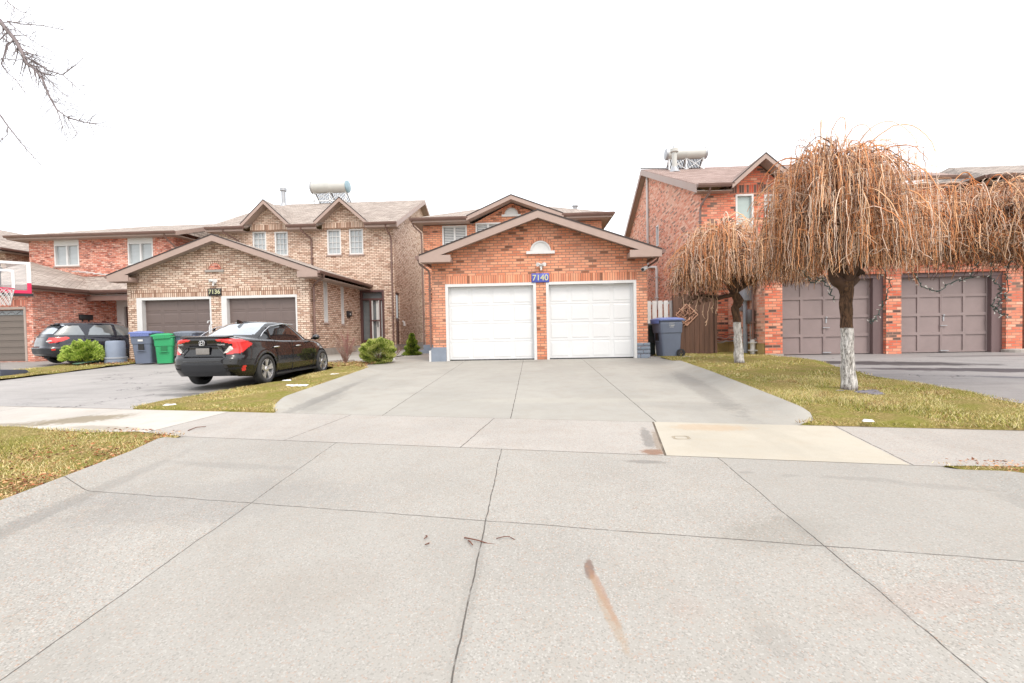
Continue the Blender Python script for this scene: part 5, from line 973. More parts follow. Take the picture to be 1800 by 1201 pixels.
# pillars, details
def strip(par, nm, pts, r, mt): mb = MB(); mb.tube(pts, r, 6); return loc_part(par, nm, mb, mt)
for sg in (-1, 1):
    mb = MB(); mb.hull8([(-.30, sg * .775, .97), (-.22, sg * .775, .97), (-.30, sg * .645, 1.34), (-.38, sg * .645, 1.34)], [(-.30, sg * .74, .97), (-.22, sg * .74, .97), (-.30, sg * .61, 1.34), (-.38, sg * .61, 1.34)]); mb.hull8([(-1.05, sg * .775, 1.0), (-1.0, sg * .775, 1.0), (-1.02, sg * .69, 1.25), (-1.07, sg * .69, 1.25)], [(-1.05, sg * .74, 1.0), (-1.0, sg * .74, 1.0), (-1.02, sg * .66, 1.25), (-1.07, sg * .66, 1.25)]); 
    for xx in (.06,):
        pass
    o = loc_part(SED, 'door_pillar', mb, M['paintk'])
    strip(SED, 'window_trim', [(-1.42, sg * .783, 1.05), (-1.28, sg * .755, 1.14), (-.95, sg * .70, 1.275), (-.35, sg * .655, 1.335), (.18, sg * .64, 1.33)], .009, M['chrome'])
    mb = MB(); mb.blob((.86, sg * .95, 1.0), (.09, .11, .07), 12, 8, 3, .03); mb.box(.84, .92, min(sg * .8, sg * .9), max(sg * .8, sg * .9), .94, .98); loc_part(SED, 'wing_mirror', mb, M['paintk'])
    for x in (-.98, .0): mb = MB(); mb.tube([(x - .1, sg * .895, .80), (x - .07, sg * .925, .805), (x + .07, sg * .925, .805), (x + .1, sg * .895, .80)], .016, 6); loc_part(SED, 'door_handle', mb, M['chrome'])
    # shut lines
    for pts in ([(-.27, sg * .872, .95), (-.27, sg * .9, .8), (-.27, sg * .908, .55), (-.29, sg * .885, .24)], [(.85, sg * .85, .93), (.87, sg * .895, .75), (.86, sg * .905, .55), (.78, sg * .88, .24)], [(-1.02, sg * .86, .98), (-1.0, sg * .892, .85), (-.95, sg * .905, .72), (-.93, sg * .90, .5)]): strip(SED, 'door_seam', pts, .006, M['dark'])
    mb = MB(); mb.poly([(.52, 0, .715)]) if 0 else None
    mb.hull8([(-2.262, sg * .47, .72), (-2.255, sg * .55, .73), (-2.235, sg * .62, .80), (-2.245, sg * .60, .86)], [(-2.2, sg * .47, .72), (-2.2, sg * .58, .725), (-2.2, sg * .66, .80), (-2.2, sg * .62, .875)]); loc_part(SED, 'reversing_lamp', mb, M['clear'], sm=False)
    mb = MB(); mb.box(-1.0, 1.0, min(sg * .86, sg * .895), max(sg * .86, sg * .895), .17, .215); loc_part(SED, 'side_skirt', mb, M['valance'])
mb = MB(); mb.hull8([(-2.10, -.60, 1.078), (-2.29, -.52, 1.062), (-2.29, .52, 1.062), (-2.10, .60, 1.078)], [(-2.08, -.60, 1.05), (-2.27, -.53, 1.03), (-2.27, .53, 1.03), (-2.08, .60, 1.05)]); loc_part(SED, 'boot_spoiler', mb, M['paintk'], .008)
mb = MB(); mb.box(-2.285, -2.27, -.155, .155, .70, .83); loc_part(SED, 'licence_plate', mb, M['plate'], .005); mb = MB()
for a, b in (((-.36, .855), (.36, .855)), ((-.36, .855), (-.50, .70)), ((.36, .855), (.50, .70)), ((-.46, .665), (.46, .665))): mb.tube([(-2.29, a[0], a[1]), (-2.29, b[0], b[1])], .010, 5)
loc_part(SED, 'trunk_recess_edge', mb, M['valance'])
bd = loc_part(SED, 'emblem', (lambda m_: (m_.tube([(-2.29, -.05, .975), (-2.295, -.062, .95), (-2.295, -.05, .885), (-2.295, .05, .885), (-2.295, .062, .95), (-2.29, .05, .975), (-2.29, -.05, .975)], .009, 6), m_.tube([(-2.30, -.030, .965), (-2.30, -.022, .93), (-2.30, -.028, .895)], .009, 5), m_.tube([(-2.30, .030, .965), (-2.30, .022, .93), (-2.30, .028, .895)], .009, 5), m_.tube([(-2.30, -.02, .93), (-2.30, .02, .93)], .008, 5), m_)[-1])(MB()), M['chrome'])
ROOT[SED.name] = Vector((0, 0, 0))
o = text(SED, 'CIVIC', .05, (-2.262, .52, .90), (0, -1, 0), (0, 0, 1), M['chrome']); o = text(SED, 'TOURING', .04, (-2.285, -.44, .895), (0, -1, 0), (0, 0, 1), M['chrome'])
mb = MB(); mb.hull8([(-1.12, -.03, 1.335), (-1.12, .03, 1.335), (-.92, .025, 1.375), (-.92, -.025, 1.375)], [(-1.14, -.012, 1.43), (-1.14, .012, 1.43), (-1.10, .01, 1.43), (-1.10, -.01, 1.43)]); loc_part(SED, 'roof_antenna', mb, M['paintk'])
strip(SED, 'bumper_edge', [(-2.08, -.79, .555), (-2.27, -.64, .56), (-2.325, -.3, .565), (-2.33, 0, .565), (-2.325, .3, .565), (-2.27, .64, .56), (-2.08, .79, .555)], .012, M['paintk'])
SED.scale = (.965, .90, 1.0)
# ---- dark hatchback
HB = thing('parked_car', 'dark blue black hatchback parked behind the green juniper bush', 'car', (-17.2, 17.55, 0.0), rz=math.radians(90 - 24))
D = dict(hw=.865, cx0=-1.1, xc=-1.88, nr=4.6, nf=3.6, tr=.08, tf=.14, wx=(-1.20, 1.30), wz=.33, wr=.33, arch=.375, ub=.34, xmin=-2.03, xmax=2.08,
    belt=[(-2.1, 1.02), (-1.6, 1.02), (-.6, .98), (1.0, .94), (1.7, .88), (2.1, .72)], top=[(-2.1, 1.04), (-1.0, 1.04), (.9, 1.06), (1.3, 1.02), (1.9, .9), (2.1, .75)], bot=[(-2.1, .36), (-1.6, .27), (1.6, .23), (2.1, .26)],
    xr=[(0, -1.96), (.1, -2.03), (.4, -2.05), (.5, -1.98), (.75, -1.95), (1, -1.90)], xf=[(0, 2.0), (.3, 2.08), (.6, 2.05), (1, 1.9)], w=[(0, .80), (.1, .83), (.35, .865), (.6, .865), (.8, .85), (.95, .825), (1, .80)],
    low=[('both', [(.48, .86), (.62, .78), (.85, .80), (1.12, .86), (1.32, .96), (1.2, 1.01), (.9, 1.0), (.55, .98)]), ('rear', [(-.1, .60), (.95, .60), (1.25, .58), (1.3, .44), (.7, .40), (-.1, .40)]), ('rear', [(.72, .52), (.85, .52), (.85, .58), (.72, .58)])],
    lowm=[('tail_light', M['tail']), ('bumper_panel', M['valance']), ('reflector', M['tail'])], glassm=M['carglass3'], rglass=M['carglass2'], rimm=M['blackalloy'],
    G=dict(xr=[(0, -1.92), (.4, -1.78), (.8, -1.62), (1, -1.45)], xf=[(0, 1.35), (.5, .92), (.85, .55), (1, .32)], w=[(0, .79), (.3, .765), (.7, .70), (.9, .65), (1, .60)], nr=4.2, nf=3.2, tr=.14, tf=.08,
        zb=cz([(-2.1, 1.03), (-1.3, 1.0), (1.4, .97)]), zt=lambda x: 1.515 + .0 * x, crown=.035, hl=.9,
        glass=[('side', [(-1.72, 1.08), (-1.50, 1.33), (-1.38, 1.40), (-1.05, 1.43), (-.92, 1.07)]), ('side', [(-.82, 1.07), (-.74, 1.30), (-.58, 1.44), (-.06, 1.46), (-.02, 1.05)]), ('side', [(.08, 1.05), (.05, 1.46), (.28, 1.46), (.62, 1.28), (.98, 1.06), (.97, 1.03)]), ('rear', [(-.01, 1.12), (.62, 1.12), (.55, 1.45), (-.01, 1.46)]), ('front', [(-.01, 1.05), (.7, 1.05), (.56, 1.47), (-.01, 1.47)])]))
car(HB, D, M['paintb'], 'single')
for sg in (-1, 1):
    mb = MB(); mb.blob((.86, sg * .92, 1.06), (.08, .10, .07), 12, 8, 3, .03); mb.box(.84, .9, min(sg * .78, sg * .88), max(sg * .78, sg * .88), 1.0, 1.04); loc_part(HB, 'wing_mirror', mb, M['paintb'])
    for x in (-.78, .12): mb = MB(); mb.tube([(x - .1, sg * .86, .90), (x - .07, sg * .885, .905), (x + .07, sg * .885, .905), (x + .1, sg * .86, .90)], .018, 6); loc_part(HB, 'door_handle', mb, M['paintb'])
    strip(HB, 'tail_inner', [(-1.93, sg * .62, .84), (-1.86, sg * .78, .87)], .03, M['clear'])
    strip(HB, 'roof_rail', [(-1.3, sg * .6, 1.53), (-1.1, sg * .6, 1.56), (.1, sg * .6, 1.56), (.3, sg * .6, 1.53)], .012, M['paintb'])
    for pts in ([(.02, sg * .835, 1.02), (.03, sg * .865, .8), (.0, sg * .868, .5), (-.02, sg * .835, .28)], [(-.95, sg * .83, 1.03), (-.92, sg * .862, .85), (-.80, sg * .868, .62), (-.72, sg * .84, .32)]): strip(HB, 'door_seam', pts, .006, M['dark'])
    strip(HB, 'arch_trim', [(-1.2 + .39 * math.cos(a), sg * .87, .33 + .39 * math.sin(a)) for a in np.linspace(-.2, math.pi + .2, 14)], .016, M['valance'])
mb = MB(); mb.hull8([(-1.50, -.58, 1.50), (-1.72, -.55, 1.47), (-1.72, .55, 1.47), (-1.50, .58, 1.50)], [(-1.48, -.58, 1.47), (-1.70, -.55, 1.45), (-1.70, .55, 1.45), (-1.48, .58, 1.47)]); loc_part(HB, 'roof_spoiler', mb, M['paintb'])
# ================================================================ carts
M['cartgrey'] = mat('blue grey cart plastic', C(112, 122, 142, .8), .5, var=.06, scale=3, bump=.15, bscale=150); M['cartblue'] = mat('blue cart lid', C(118, 134, 192, .8), .45, var=.06); M['cartgreen'] = mat('green cart plastic', C(50, 168, 108, .8), .45, var=.08, scale=3); M['cartslate'] = mat('slate cart lid', C(128, 136, 150, .8), .5, var=.06); M['cartblack'] = mat('dark green black plastic', C(30, 44, 40, .8), .5)
def cart(lbl, loc, rz, body_m, lid_m, H=1.1, W=.62, Dp=.72, tilt=0.0, group=None, small=False, marks=True, label_plate=False):
    """front of the cart faces local -Y"""
    t = thing('wheeled_bin', lbl, 'wheeled bin', loc, group, rz=rz); mb = MB()
    def rr(hw, hd, y0, z, c=.07):
        pts = []
        for sx, sy, a0 in ((1, 1, 0), (-1, 1, 1), (-1, -1, 2), (1, -1, 3)):
            for k in range(5): a = (a0 + k / 4) * math.pi / 2; pts.append((sx * (hw - c) + c * math.cos(a), y0 + sy * (hd - c) + c * math.sin(a), z))
        return pts
    def loft(rs, cap=True):
        for a, b in zip(rs[:-1], rs[1:]):
            for i in range(len(a)): j = (i + 1) % len(a); mb.poly([a[i], a[j], b[j], b[i]])
        if cap: mb.poly(rs[0][::-1]); mb.poly(rs[-1])
    w0, w1, d0, d1 = W * .40, W * .49, Dp * .36, Dp * .46
    lv = [(0.02, 0), (0.03, .0), (.62, .62), (.66, .66), (.68, .68), (.93, .93), (1, 1)]
    rs = []
    for z, q in lv:
        e = .018 if .67 < z < .999 else 0; rs.append(rr(w0 + (w1 - w0) * q + e, d0 + (d1 - d0) * q + e, .03 * (1 - q), z * (H - .09)))
    rs.append(rr(w1 + .03, d1 + .03, 0, H - .09)); rs.append(rr(w1 + .03, d1 + .03, 0, H - .06)); loft(rs)
    b = loc_part(t, 'bin_body', mb, body_m)
    mb = MB(); L = [rr(w1 + .05, d1 + .05, 0, H - .075), rr(w1 + .055, d1 + .055, 0, H - .04), rr(w1 + .02, d1 + .03, 0, H - .015), rr(w1 * .6, d1 * .7, 0, H + .02)]; loft(L)
    for k in range(9): x = -w1 * .8 + w1 * 1.6 * k / 8; mb.box(x - .012, x + .012, -d1 - .065, -d1 - .045, H - .16, H - .05)
    mb.box(-w1 * .9, w1 * .9, -d1 - .05, -d1 - .04, H - .17, H - .05)
    lo = loc_part(t, 'lid', mb, lid_m)
    if tilt: lo.location = (0, 0, .02); lo.rotation_euler = (tilt, 0, 0); lo.location = (0, 0, H - (H) * math.cos(tilt) + .03); 
    mb = MB(); mb.tube([(-w1 * .8, d1 + .05, H - .1), (-w1 * .8, d1 + .12, H - .06), (w1 * .8, d1 + .12, H - .06), (w1 * .8, d1 + .05, H - .1)], .016, 8); loc_part(t, 'handle', mb, body_m)
    for sg in (-1, 1):
        mb = MB(); R = .13; prof = [(R * .6, -.03), (R, -.03), (R, .03), (R * .6, .03)]; mb.lathe(prof, (sg * (w0 + .03), d0 + .02, R), 24, 'X')
        wh = loc_part(t, 'wheel', mb, M['black']); mb = MB(); mb.lathe([(0, .035 * sg), (.03, .035 * sg)], (sg * (w0 + .03), d0 + .02, R), 12, 'X')
        for k in range(6): a = k * math.pi / 3; mb.tube([(sg * (w0 + .05), d0 + .02, R), (sg * (w0 + .05), d0 + .02 + R * .65 * math.cos(a), R + R * .65 * math.sin(a))], .012, 4)
        loc_part(wh, 'hub', mb, M['black'])
    mb = MB(); yb = -(d0 + (d1 - d0) * .6) ; mb.hull8([(-.09, yb + .01, H * .42), (.09, yb + .01, H * .42), (.09, yb - .0, H * .62), (-.09, yb - .0, H * .62)], [(-.09, yb - .015, H * .42), (.09, yb - .015, H * .42), (.09, yb - .02, H * .62), (-.09, yb - .02, H * .62)]); loc_part(t, 'grip_recess', mb, M['black'] if body_m != M['cartgreen'] else mat('deep green', C(24, 120, 72, .8), .6))
    mb = MB(); mb.tube([(-.13, yb - .0, H * .40), (-.07, yb - .03, H * .415), (.07, yb - .03, H * .415), (.13, yb - .0, H * .40)], .014, 6); loc_part(t, 'grip_bar', mb, body_m)
    if label_plate: mb = MB(); mb.box(-.08, .08, -(d1) - .012, -d1 - .004, H * .70, H * .76); loc_part(t, 'label_plate', mb, M['vinyl'])
    if marks:
        mb = MB(); xw = w1 + .012; rs_ = random.Random(5)
        for side in (1, -1):
            for r_, (z, a, b2) in enumerate(((H * .865, -.08, .06), (H * .815, -.09, .07), (H * .797, -.03, .07), (H * .765, -.07, .05))):
                y = a
                while y < b2: l_ = rs_.uniform(.012, .03); mb.box(min(side * (xw - .03), side * (xw + .004)), max(side * (xw - .03), side * (xw + .004)), y, y + l_, z, z + .012); y += l_ + .007
        loc_part(t, 'printed_marks', mb, M['offw'])
    return t
gC = 'wheeled bins in front of the tan garage'
cart('blue lidded slate grey bin beside the green bin at the tan garage', (-14.05, 15.95, -.02), math.radians(12), M['cartgrey'], M['cartblue'], 1.16, .68, .80, group=gC, label_plate=True)
cart('bright green bin with its lid ajar between two grey bins', (-13.2, 15.75, -.02), math.radians(32), M['cartgreen'], M['cartgreen'], 1.03, .56, .60, group=gC)
bpy.data.objects['lid.001'].rotation_euler = (0.0, math.radians(-3), 0); bpy.data.objects['lid.001'].location = (0, 0, .035)
cart('grey bin with ribbed grey lid partly hidden by the black sedan', (-12.72, 16.35, 0), math.radians(8), M['cartgrey'], M['cartslate'], 1.12, .68, .78, group=gC)
cart('large slate grey bin with blue lid and side wheel beside the brown gate', (4.22, 14.55, 0.0), math.radians(-80), M['cartgrey'], M['cartblue'], 1.22, .66, .78)
t = cart('dark narrow bin squeezed behind the blue lidded bin at the garage corner', (3.82, 15.2, 0), math.radians(0), M['cartblack'], M['cartblack'], 1.05, .4, .5, marks=False)
mb = MB(); mb.box(3.55, 4.95, 14.0, 15.4, -.02, .025); struct('paving_slab', mb, M['found'])
# hook ornament
t = thing('garden_hook', 'white curled metal hook standing behind the grey bin lid', 'hook', (-12.05, 16.2, 0)); mb = MB(); mb.tube([(-11.86, 16.2, 0), (-11.86, 16.2, 1.25), (-11.84, 16.2, 1.32), (-11.76, 16.2, 1.40), (-11.80, 16.2, 1.50), (-11.90, 16.2, 1.49), (-11.93, 16.2, 1.42)], .022, 6); soft(link('hook_rod', mb, M['white'], t))
# utility boxes
t = thing('utility_pedestal', 'round grey blue plastic utility pedestal beside the brick pier', 'utility box', (-15.35, 16.05, .0)); mb = MB(); mb.lathe([(.30, -.02), (.33, .0), (.33, .12), (.30, .14), (.285, .75), (.26, .80), (0, .81)], (-15.3, 16.0, .03), 28); soft(link('cover', mb, mat('grey blue pedestal plastic', C(140, 152, 172, .8), .55, var=.1), t), 40); mb = MB(); mb.lathe([(.335, .14), (.345, .15), (.345, .2), (.335, .21)], (-15.3, 16.0, .03), 28); soft(link('band', mb, M['pvcgrey'], t))
t = thing('utility_box', 'open dull green utility cabinet behind the juniper bush', 'utility box', (-16.0, 15.9, 0)); gm = mat('dull green cabinet', C(96, 128, 108, .8), .6, var=.12)
mb = MB(); mb.hull8([(-16.15, 15.9, -.02), (-15.75, 15.8, -.02), (-15.85, 16.15, -.02), (-16.2, 16.2, -.02)], [(-16.1, 15.95, .62), (-15.85, 15.88, .62), (-15.9, 16.12, .62), (-16.15, 16.15, .62)]); bevel(link('cabinet', mb, gm, t), .012, 1); mb = MB(); mb.hull8([(-16.2, 15.25, .03), (-15.9, 15.15, .03), (-15.65, 15.75, .12), (-16.0, 15.85, .12)], [(-16.2, 15.25, .07), (-15.9, 15.15, .07), (-15.65, 15.75, .17), (-16.0, 15.85, .17)]); bevel(link('fallen_door', mb, gm, t), .01, 1)
# basketball hoop: board plane near x..., in front of the red garage
BY = 11.25
t = thing('basketball_hoop', 'portable basketball hoop with clear backboard at the left edge', 'basketball hoop', (-15.07, 12.1, 0))
k_ = BY / 800.0
bx0, bx1, bz0, bz1 = -14.43, -13.27, 2.14, 3.0
mb = MB(); mb.box(bx0, bx1, BY, BY + .05, bz1 - .07, bz1); mb.box(bx0, bx0 + .08, BY, BY + .05, bz0 + .3, bz1 - .07); mb.box(bx1 - .08, bx1, BY, BY + .05, bz0 + .3, bz1 - .07); link('board_frame', mb, M['white'], t)
M['pink'] = mat('red pink board corner', C(232, 40, 92, .8), .4); mb = MB(); mb.box(bx1 - .08, bx1, BY, BY + .05, bz0 + .02, bz0 + .30); mb.box(bx0, bx0 + .08, BY, BY + .05, bz0 + .02, bz0 + .30); mb.box(bx0 + .08, bx1 - .08, BY, BY + .05, bz0 + .02, bz0 + .1); link('board_corner', mb, M['pink'], t)
mb = MB(); xm = (bx0 + bx1) / 2; mb.box(xm - .28, xm + .28, BY - .004, BY, bz0 + .58, bz0 + .64); mb.box(xm + .22, xm + .28, BY - .004, BY, bz0 + .1, bz0 + .58); mb.box(xm - .28, xm - .22, BY - .004, BY, bz0 + .1, bz0 + .58); link('target_square', mb, M['white'], t)
a = N('clear acrylic'); a.p.inputs['Transmission Weight'].default_value = 0.0; a.p.inputs['Alpha'].default_value = .12; a.fin((.8, .85, .9, 1), .05, spec=.6); mb = MB(); mb.box(bx0 + .08, bx1 - .08, BY + .01, BY + .02, bz0 + .1, bz1 - .07); link('backboard_panel', mb, a.m, t)
mb = MB(); mb.box(bx0 - .02, bx1 + .03, BY + .01, BY + .06, bz0 - .06, bz0 + .02); link('lower_pad', mb, M['black'], t)
mb = MB(); n = 26; rc = (xm + .08, BY - .42, bz0 + .10); mb.tube([(rc[0] + .23 * math.cos(2 * math.pi * q / n), rc[1] + .23 * math.sin(2 * math.pi * q / n), rc[2]) for q in range(n + 1)], .012, 6); mb.box(xm - .08, xm + .08, BY - .16, BY, bz0 + .02, bz0 + .11); link('rim', mb, M['pink'], t)
mb = MB()
for q in range(12):
    for d in (-1, 1):
        pts = []
        for h in range(6): a_ = 2 * math.pi * q / 12 + d * h * .26; r_ = .23 - .022 * h + .001 * h * h; pts.append((rc[0] + r_ * math.cos(a_), rc[1] + r_ * math.sin(a_), rc[2] - .085 * h))
        mb.tube(pts, .007, 4)
link('net', mb, M['vinyl'], t)
bpy.context.view_layer.update()
for ch in [o for o in COL.objects if o.parent == t]:      # the head of the hoop is turned towards the street
    for v in ch.data.vertices:
        q = v.co + ROOT[t.name]; u_, d_ = q.x - xm, BY - q.y; ca_, sa_ = math.cos(math.radians(45)), math.sin(math.radians(45)); v.co = Vector((xm + u_ * ca_ + d_ * sa_, BY + u_ * sa_ - d_ * ca_, q.z)) - ROOT[t.name]
mb = MB(); mb.tube([(-15.07, 12.1, -.05), (-15.07, 12.1, 2.1), (-14.8, 11.95, 2.5)], .06, 8); mb.tube([(-14.95, 12.0, 2.15), (xm, BY + .06, bz0 + .15)], .03, 6); mb.tube([(-14.85, 11.95, 2.4), (xm, BY + .06, bz1 - .2)], .03, 6); mb.tube([(xm - .05, BY + .06, bz0), (xm - .05, BY + .06, bz1 - .05)], .025, 6); soft(link('pole', mb, M['black'], t))
mb = MB(); mb.hull8([(-15.9, 12.0, -.1), (-14.85, 12.0, -.1), (-15.0, 12.95, -.1), (-16.1, 12.95, -.1)], [(-15.8, 12.1, .10), (-14.95, 12.1, .10), (-15.1, 12.85, .04), (-16.0, 12.85, .04)]); bevel(link('base_tank', mb, mat('dark slate plastic', C(62, 68, 82, .8), .5), t), .02, 2)
# ================================================================ bushes
M['leafg'] = attr_mat('evergreen foliage', .7, .25)
def bush(name, lbl, c, rad, n, size, pal, seed, shape='ball', stems=True, cat='bush'):
    r_ = np.random.default_rng(seed); t = thing(name, lbl, cat, (c[0], c[1], c[2]))
    if shape == 'spread':       # juniper: many upswept sprays
        th = r_.uniform(0, 6.28, n); u = r_.uniform(0, 1, n) ** .5; q = r_.uniform(.55, 1.0, n); cl = .5 + .5 * np.sin(th * 5 + 2) * np.sin(u * 9 + th * 2)
        R = (.80 + .28 * cl); x = rad[0] * u * np.cos(th) * R; y = rad[1] * u * np.sin(th) * R; z = rad[2] * (np.sqrt(np.clip(1 - u * u * .96, 0, 1))) * q * (.85 + .35 * cl) + .06
        d = np.stack([np.cos(th) * .8, np.sin(th) * .8, r_.uniform(.2, 1.1, n)], 1)
    elif shape == 'cone':
        h = r_.uniform(0, 1, n) ** 1.2; th = r_.uniform(0, 6.28, n); R = (1 - h) ** .75 * (.85 + .2 * np.sin(h * 22 + th * 2)) * r_.uniform(.6, 1.05, n); x = rad[0] * R * np.cos(th); y = rad[1] * R * np.sin(th); z = rad[2] * h; d = np.stack([np.cos(th), np.sin(th), r_.uniform(.1, .9, n)], 1)
    else:
        v = r_.normal(size=(n, 3)); v /= np.linalg.norm(v, axis=1)[:, None]; lump = 1 + .07 * np.sin(v[:, 0] * 9 + 1) * np.sin(v[:, 1] * 8) + .06 * np.sin(v[:, 2] * 13 + v[:, 0] * 7); q = r_.uniform(.72, 1.03, n) ** .6 * lump
        x, y, z = v[:, 0] * rad[0] * q, v[:, 1] * rad[1] * q, (v[:, 2] * q * .5 + .5) * rad[2] * (1.0); d = v + np.array([0, 0, .35])
    d /= np.linalg.norm(d, axis=1)[:, None]; P0 = np.stack([x + c[0], y + c[1], z + c[2]], 1); s = r_.uniform(.6, 1.2, n) * size
    w_ = np.cross(d, r_.normal(size=(n, 3))); w_ /= np.linalg.norm(w_, axis=1)[:, None]; s = s[:, None]
    Q = np.stack([P0, P0 + d * s * .5 + w_ * s * .22, P0 + d * s, P0 + d * s * .5 - w_ * s * .22], 1).reshape(-1, 3)
    pa = np.array([p_[:3] for p_ in pal]); cc = hashn(x * 9 + seed, z * 9, 1) * .6 + r_.uniform(0, .6, n); ci = np.clip((cc * len(pa)).astype(int), 0, len(pa) - 1); col = pa[ci] * r_.uniform(.75, 1.15, (n, 1)); col = np.repeat(np.concatenate([col, np.ones((n, 1))], 1), 4, 0)
    fast_mesh('foliage', Q, np.arange(4 * n).reshape(-1, 4), M['leafg'], col, t)
    mb = MB(); rs = random.Random(seed)
    for k in range(14): a = rs.uniform(0, 6.28); e = (c[0] + rad[0] * .6 * math.cos(a), c[1] + rad[1] * .6 * math.sin(a), c[2] + rad[2] * rs.uniform(.4, .75)); mb.tube([(c[0], c[1], c[2] - .03), ((c[0] + e[0]) / 2, (c[1] + e[1]) / 2, c[2] + rad[2] * .3), e], [.025, .018, .006], 5)
    link('stems', mb, mat('bush twigs', C(110, 80, 60, .7), .9), t); return t
bush('juniper_bush', 'bright green spreading juniper in front of the dark hatchback', (-16.2, 15.7, -.02), (.68, .55, .70), 12000, .12, [C(90, 112, 50, .9), C(140, 168, 70, .95), C(178, 200, 95, .95), C(205, 220, 125, .95)], 3, 'spread')
bush('round_bush', 'round clipped green bush at the corner of the concrete driveway', (-4.84, 14.0, -.02), (.50, .50, .74), 15000, .065, [C(84, 102, 44, .9), C(125, 142, 60, .9), C(170, 182, 92, .95), C(205, 208, 130, .95)], 5)
bush('cone_spruce', 'small cone shaped green spruce beside the orange brick wall', (-4.95, 18.4, 0.0), (.36, .36, .88), 8000, .07, [C(60, 85, 30, .8), C(100, 125, 40, .8), C(140, 160, 60, .8), C(165, 180, 80, .8)], 9, 'cone')
def twiggy(lbl, c, h, r, n, seed, col=C(150, 118, 105, .8)):
    t = thing('bare_shrub', lbl, 'shrub', c); rs = random.Random(seed); mb = MB()
    for k in range(n):
        a = rs.uniform(0, 6.28); q = rs.uniform(.3, 1) * r; hh = h * rs.uniform(.5, 1); p = [Vector(c)]
        for s in range(4): f_ = (s + 1) / 4; p.append(Vector((c[0] + q * math.cos(a) * f_ + rs.uniform(-.04, .04), c[1] + q * math.sin(a) * f_ + rs.uniform(-.04, .04), c[2] + hh * f_ ** .8)))
        mb.tube(p, [.014, .011, .009, .007, .004], 4)
        for s in range(4): b = p[rs.randint(1, 3)]; mb.tube([b, b + Vector((rs.uniform(-.12, .12), rs.uniform(-.12, .12), rs.uniform(.05, .2)))], [.007, .003], 3)
    link('branches', mb, mat('bare shrub bark', col, .9), t)
twiggy('bare brown shrub left of the round clipped bush', (-5.85, 13.9, -.05), .95, .35, 16, 1); twiggy('low pale tangled shrub at the foot of the tan side wall', (-8.1, 19.6, 0), .55, .6, 40, 2, C(165, 140, 125, .8)); twiggy('small bare shrub between the round bush and the cone spruce', (-5.35, 17.3, 0), .42, .42, 14, 3)
twiggy('thin reddish bare shrub against the brown storm door', (-7.4, 17.8, 0), 1.15, .35, 14, 5, C(150, 100, 95, .8))
t = thing('curb_stone', 'white painted stone just right of the round bush', 'stone', (-4.75, 15.2, 0)); mb = MB(); mb.box(-4.98, -4.80, 15.6, 15.8, -.02, .36); bevel(link('stone', mb, M['vinyl'], t), .03, 2)
mb = MB(); mb.hull8([(-8.3, 13.9, 0), (-5.9, 14.6, 0), (-5.9, 14.75, 0), (-8.3, 14.05, 0)], [(-8.3, 13.9, .07), (-5.9, 14.6, .07), (-5.9, 14.75, .07), (-8.3, 14.05, .07)]); tag(link('garden_edging', mb, M['found']), 'low dark edged concrete border in front of the bare shrubs', 'edging')
# ================================================================ weeping trees
M['strand'] = attr_mat('weeping twig bark', .8, .12)
def barkmat(name, painted_to, black=None):
    a = N(name); o = a.co(); m_ = a.mapped(o, (18, 18, 3)); f = a.noise(m_, 1.5, 5, .7, .6); vo = a.n('ShaderNodeTexVoronoi', feature='DISTANCE_TO_EDGE'); vo.inputs['Scale'].default_value = 2.0; wv = a.n('ShaderNodeVectorMath', operation='ADD'); nn = a.n('ShaderNodeTexNoise'); nn.inputs['Scale'].default_value = 3.0; nn.inputs['Detail'].default_value = 5; mp = a.mapped(o, (24, 24, 4.5)); a.l(mp, nn.inputs['Vector']); a.l(nn.outputs['Color'], wv.inputs[0]); a.l(mp, wv.inputs[1]); a.l(wv.outputs[0], vo.inputs['Vector'])
    ck = a.math('MULTIPLY', a.mr(vo.outputs['Distance'], 0.02, 0.16, 1, 0), a.mr(f, .35, .6, 1, .25)); s = a.n('ShaderNodeSeparateXYZ'); a.l(o, s.inputs[0])
    wh = a.ramp(f, [(.3, (.5, .47, .44, 1)), (.6, (.74, .72, .70, 1))]); wh = a.mix(a.math('MULTIPLY', ck, .8), wh, (.10, .08, .07, 1)); br = a.ramp(f, [(.3, C(62, 46, 38, .9)), (.7, C(128, 98, 76, .9))]); br = a.mix(a.math('MULTIPLY', ck, .6), br, (.03, .025, .02, 1))
    k = a.mr(a.math('ADD', s.outputs[2], a.math('MULTIPLY', a.math('SUBTRACT', f, .5), .05)), painted_to - .012, painted_to + .012, 0, 1); c = a.mix(k, wh, br)
    base = a.mr(a.math('ADD', s.outputs[2], a.math('MULTIPLY', f, .12)), .06, .17, 1, 0); c = a.mix(a.math('MULTIPLY', base, .8), c, C(95, 80, 76, .8))
    if black:
        bx, bz, rx, rz_ = black; c = a.mix(blobm(a, s.outputs[0], s.outputs[2], bx, bz, rx, rz_, 0, f, .2), c, (.015, .012, .01, 1))
    a.bump(a.math('ADD', f, a.math('MULTIPLY', ck, -1.2)), .9, .012); return a.fin(c, .85, spec=.2)
SCOL = np.array([C(232, 208, 190, 1)[:3], C(232, 190, 152, 1)[:3], C(224, 164, 118, 1)[:3], C(206, 138, 94, 1)[:3], C(172, 136, 114, .95)[:3], C(240, 212, 188, 1)[:3], C(122, 92, 76, .8)[:3]])
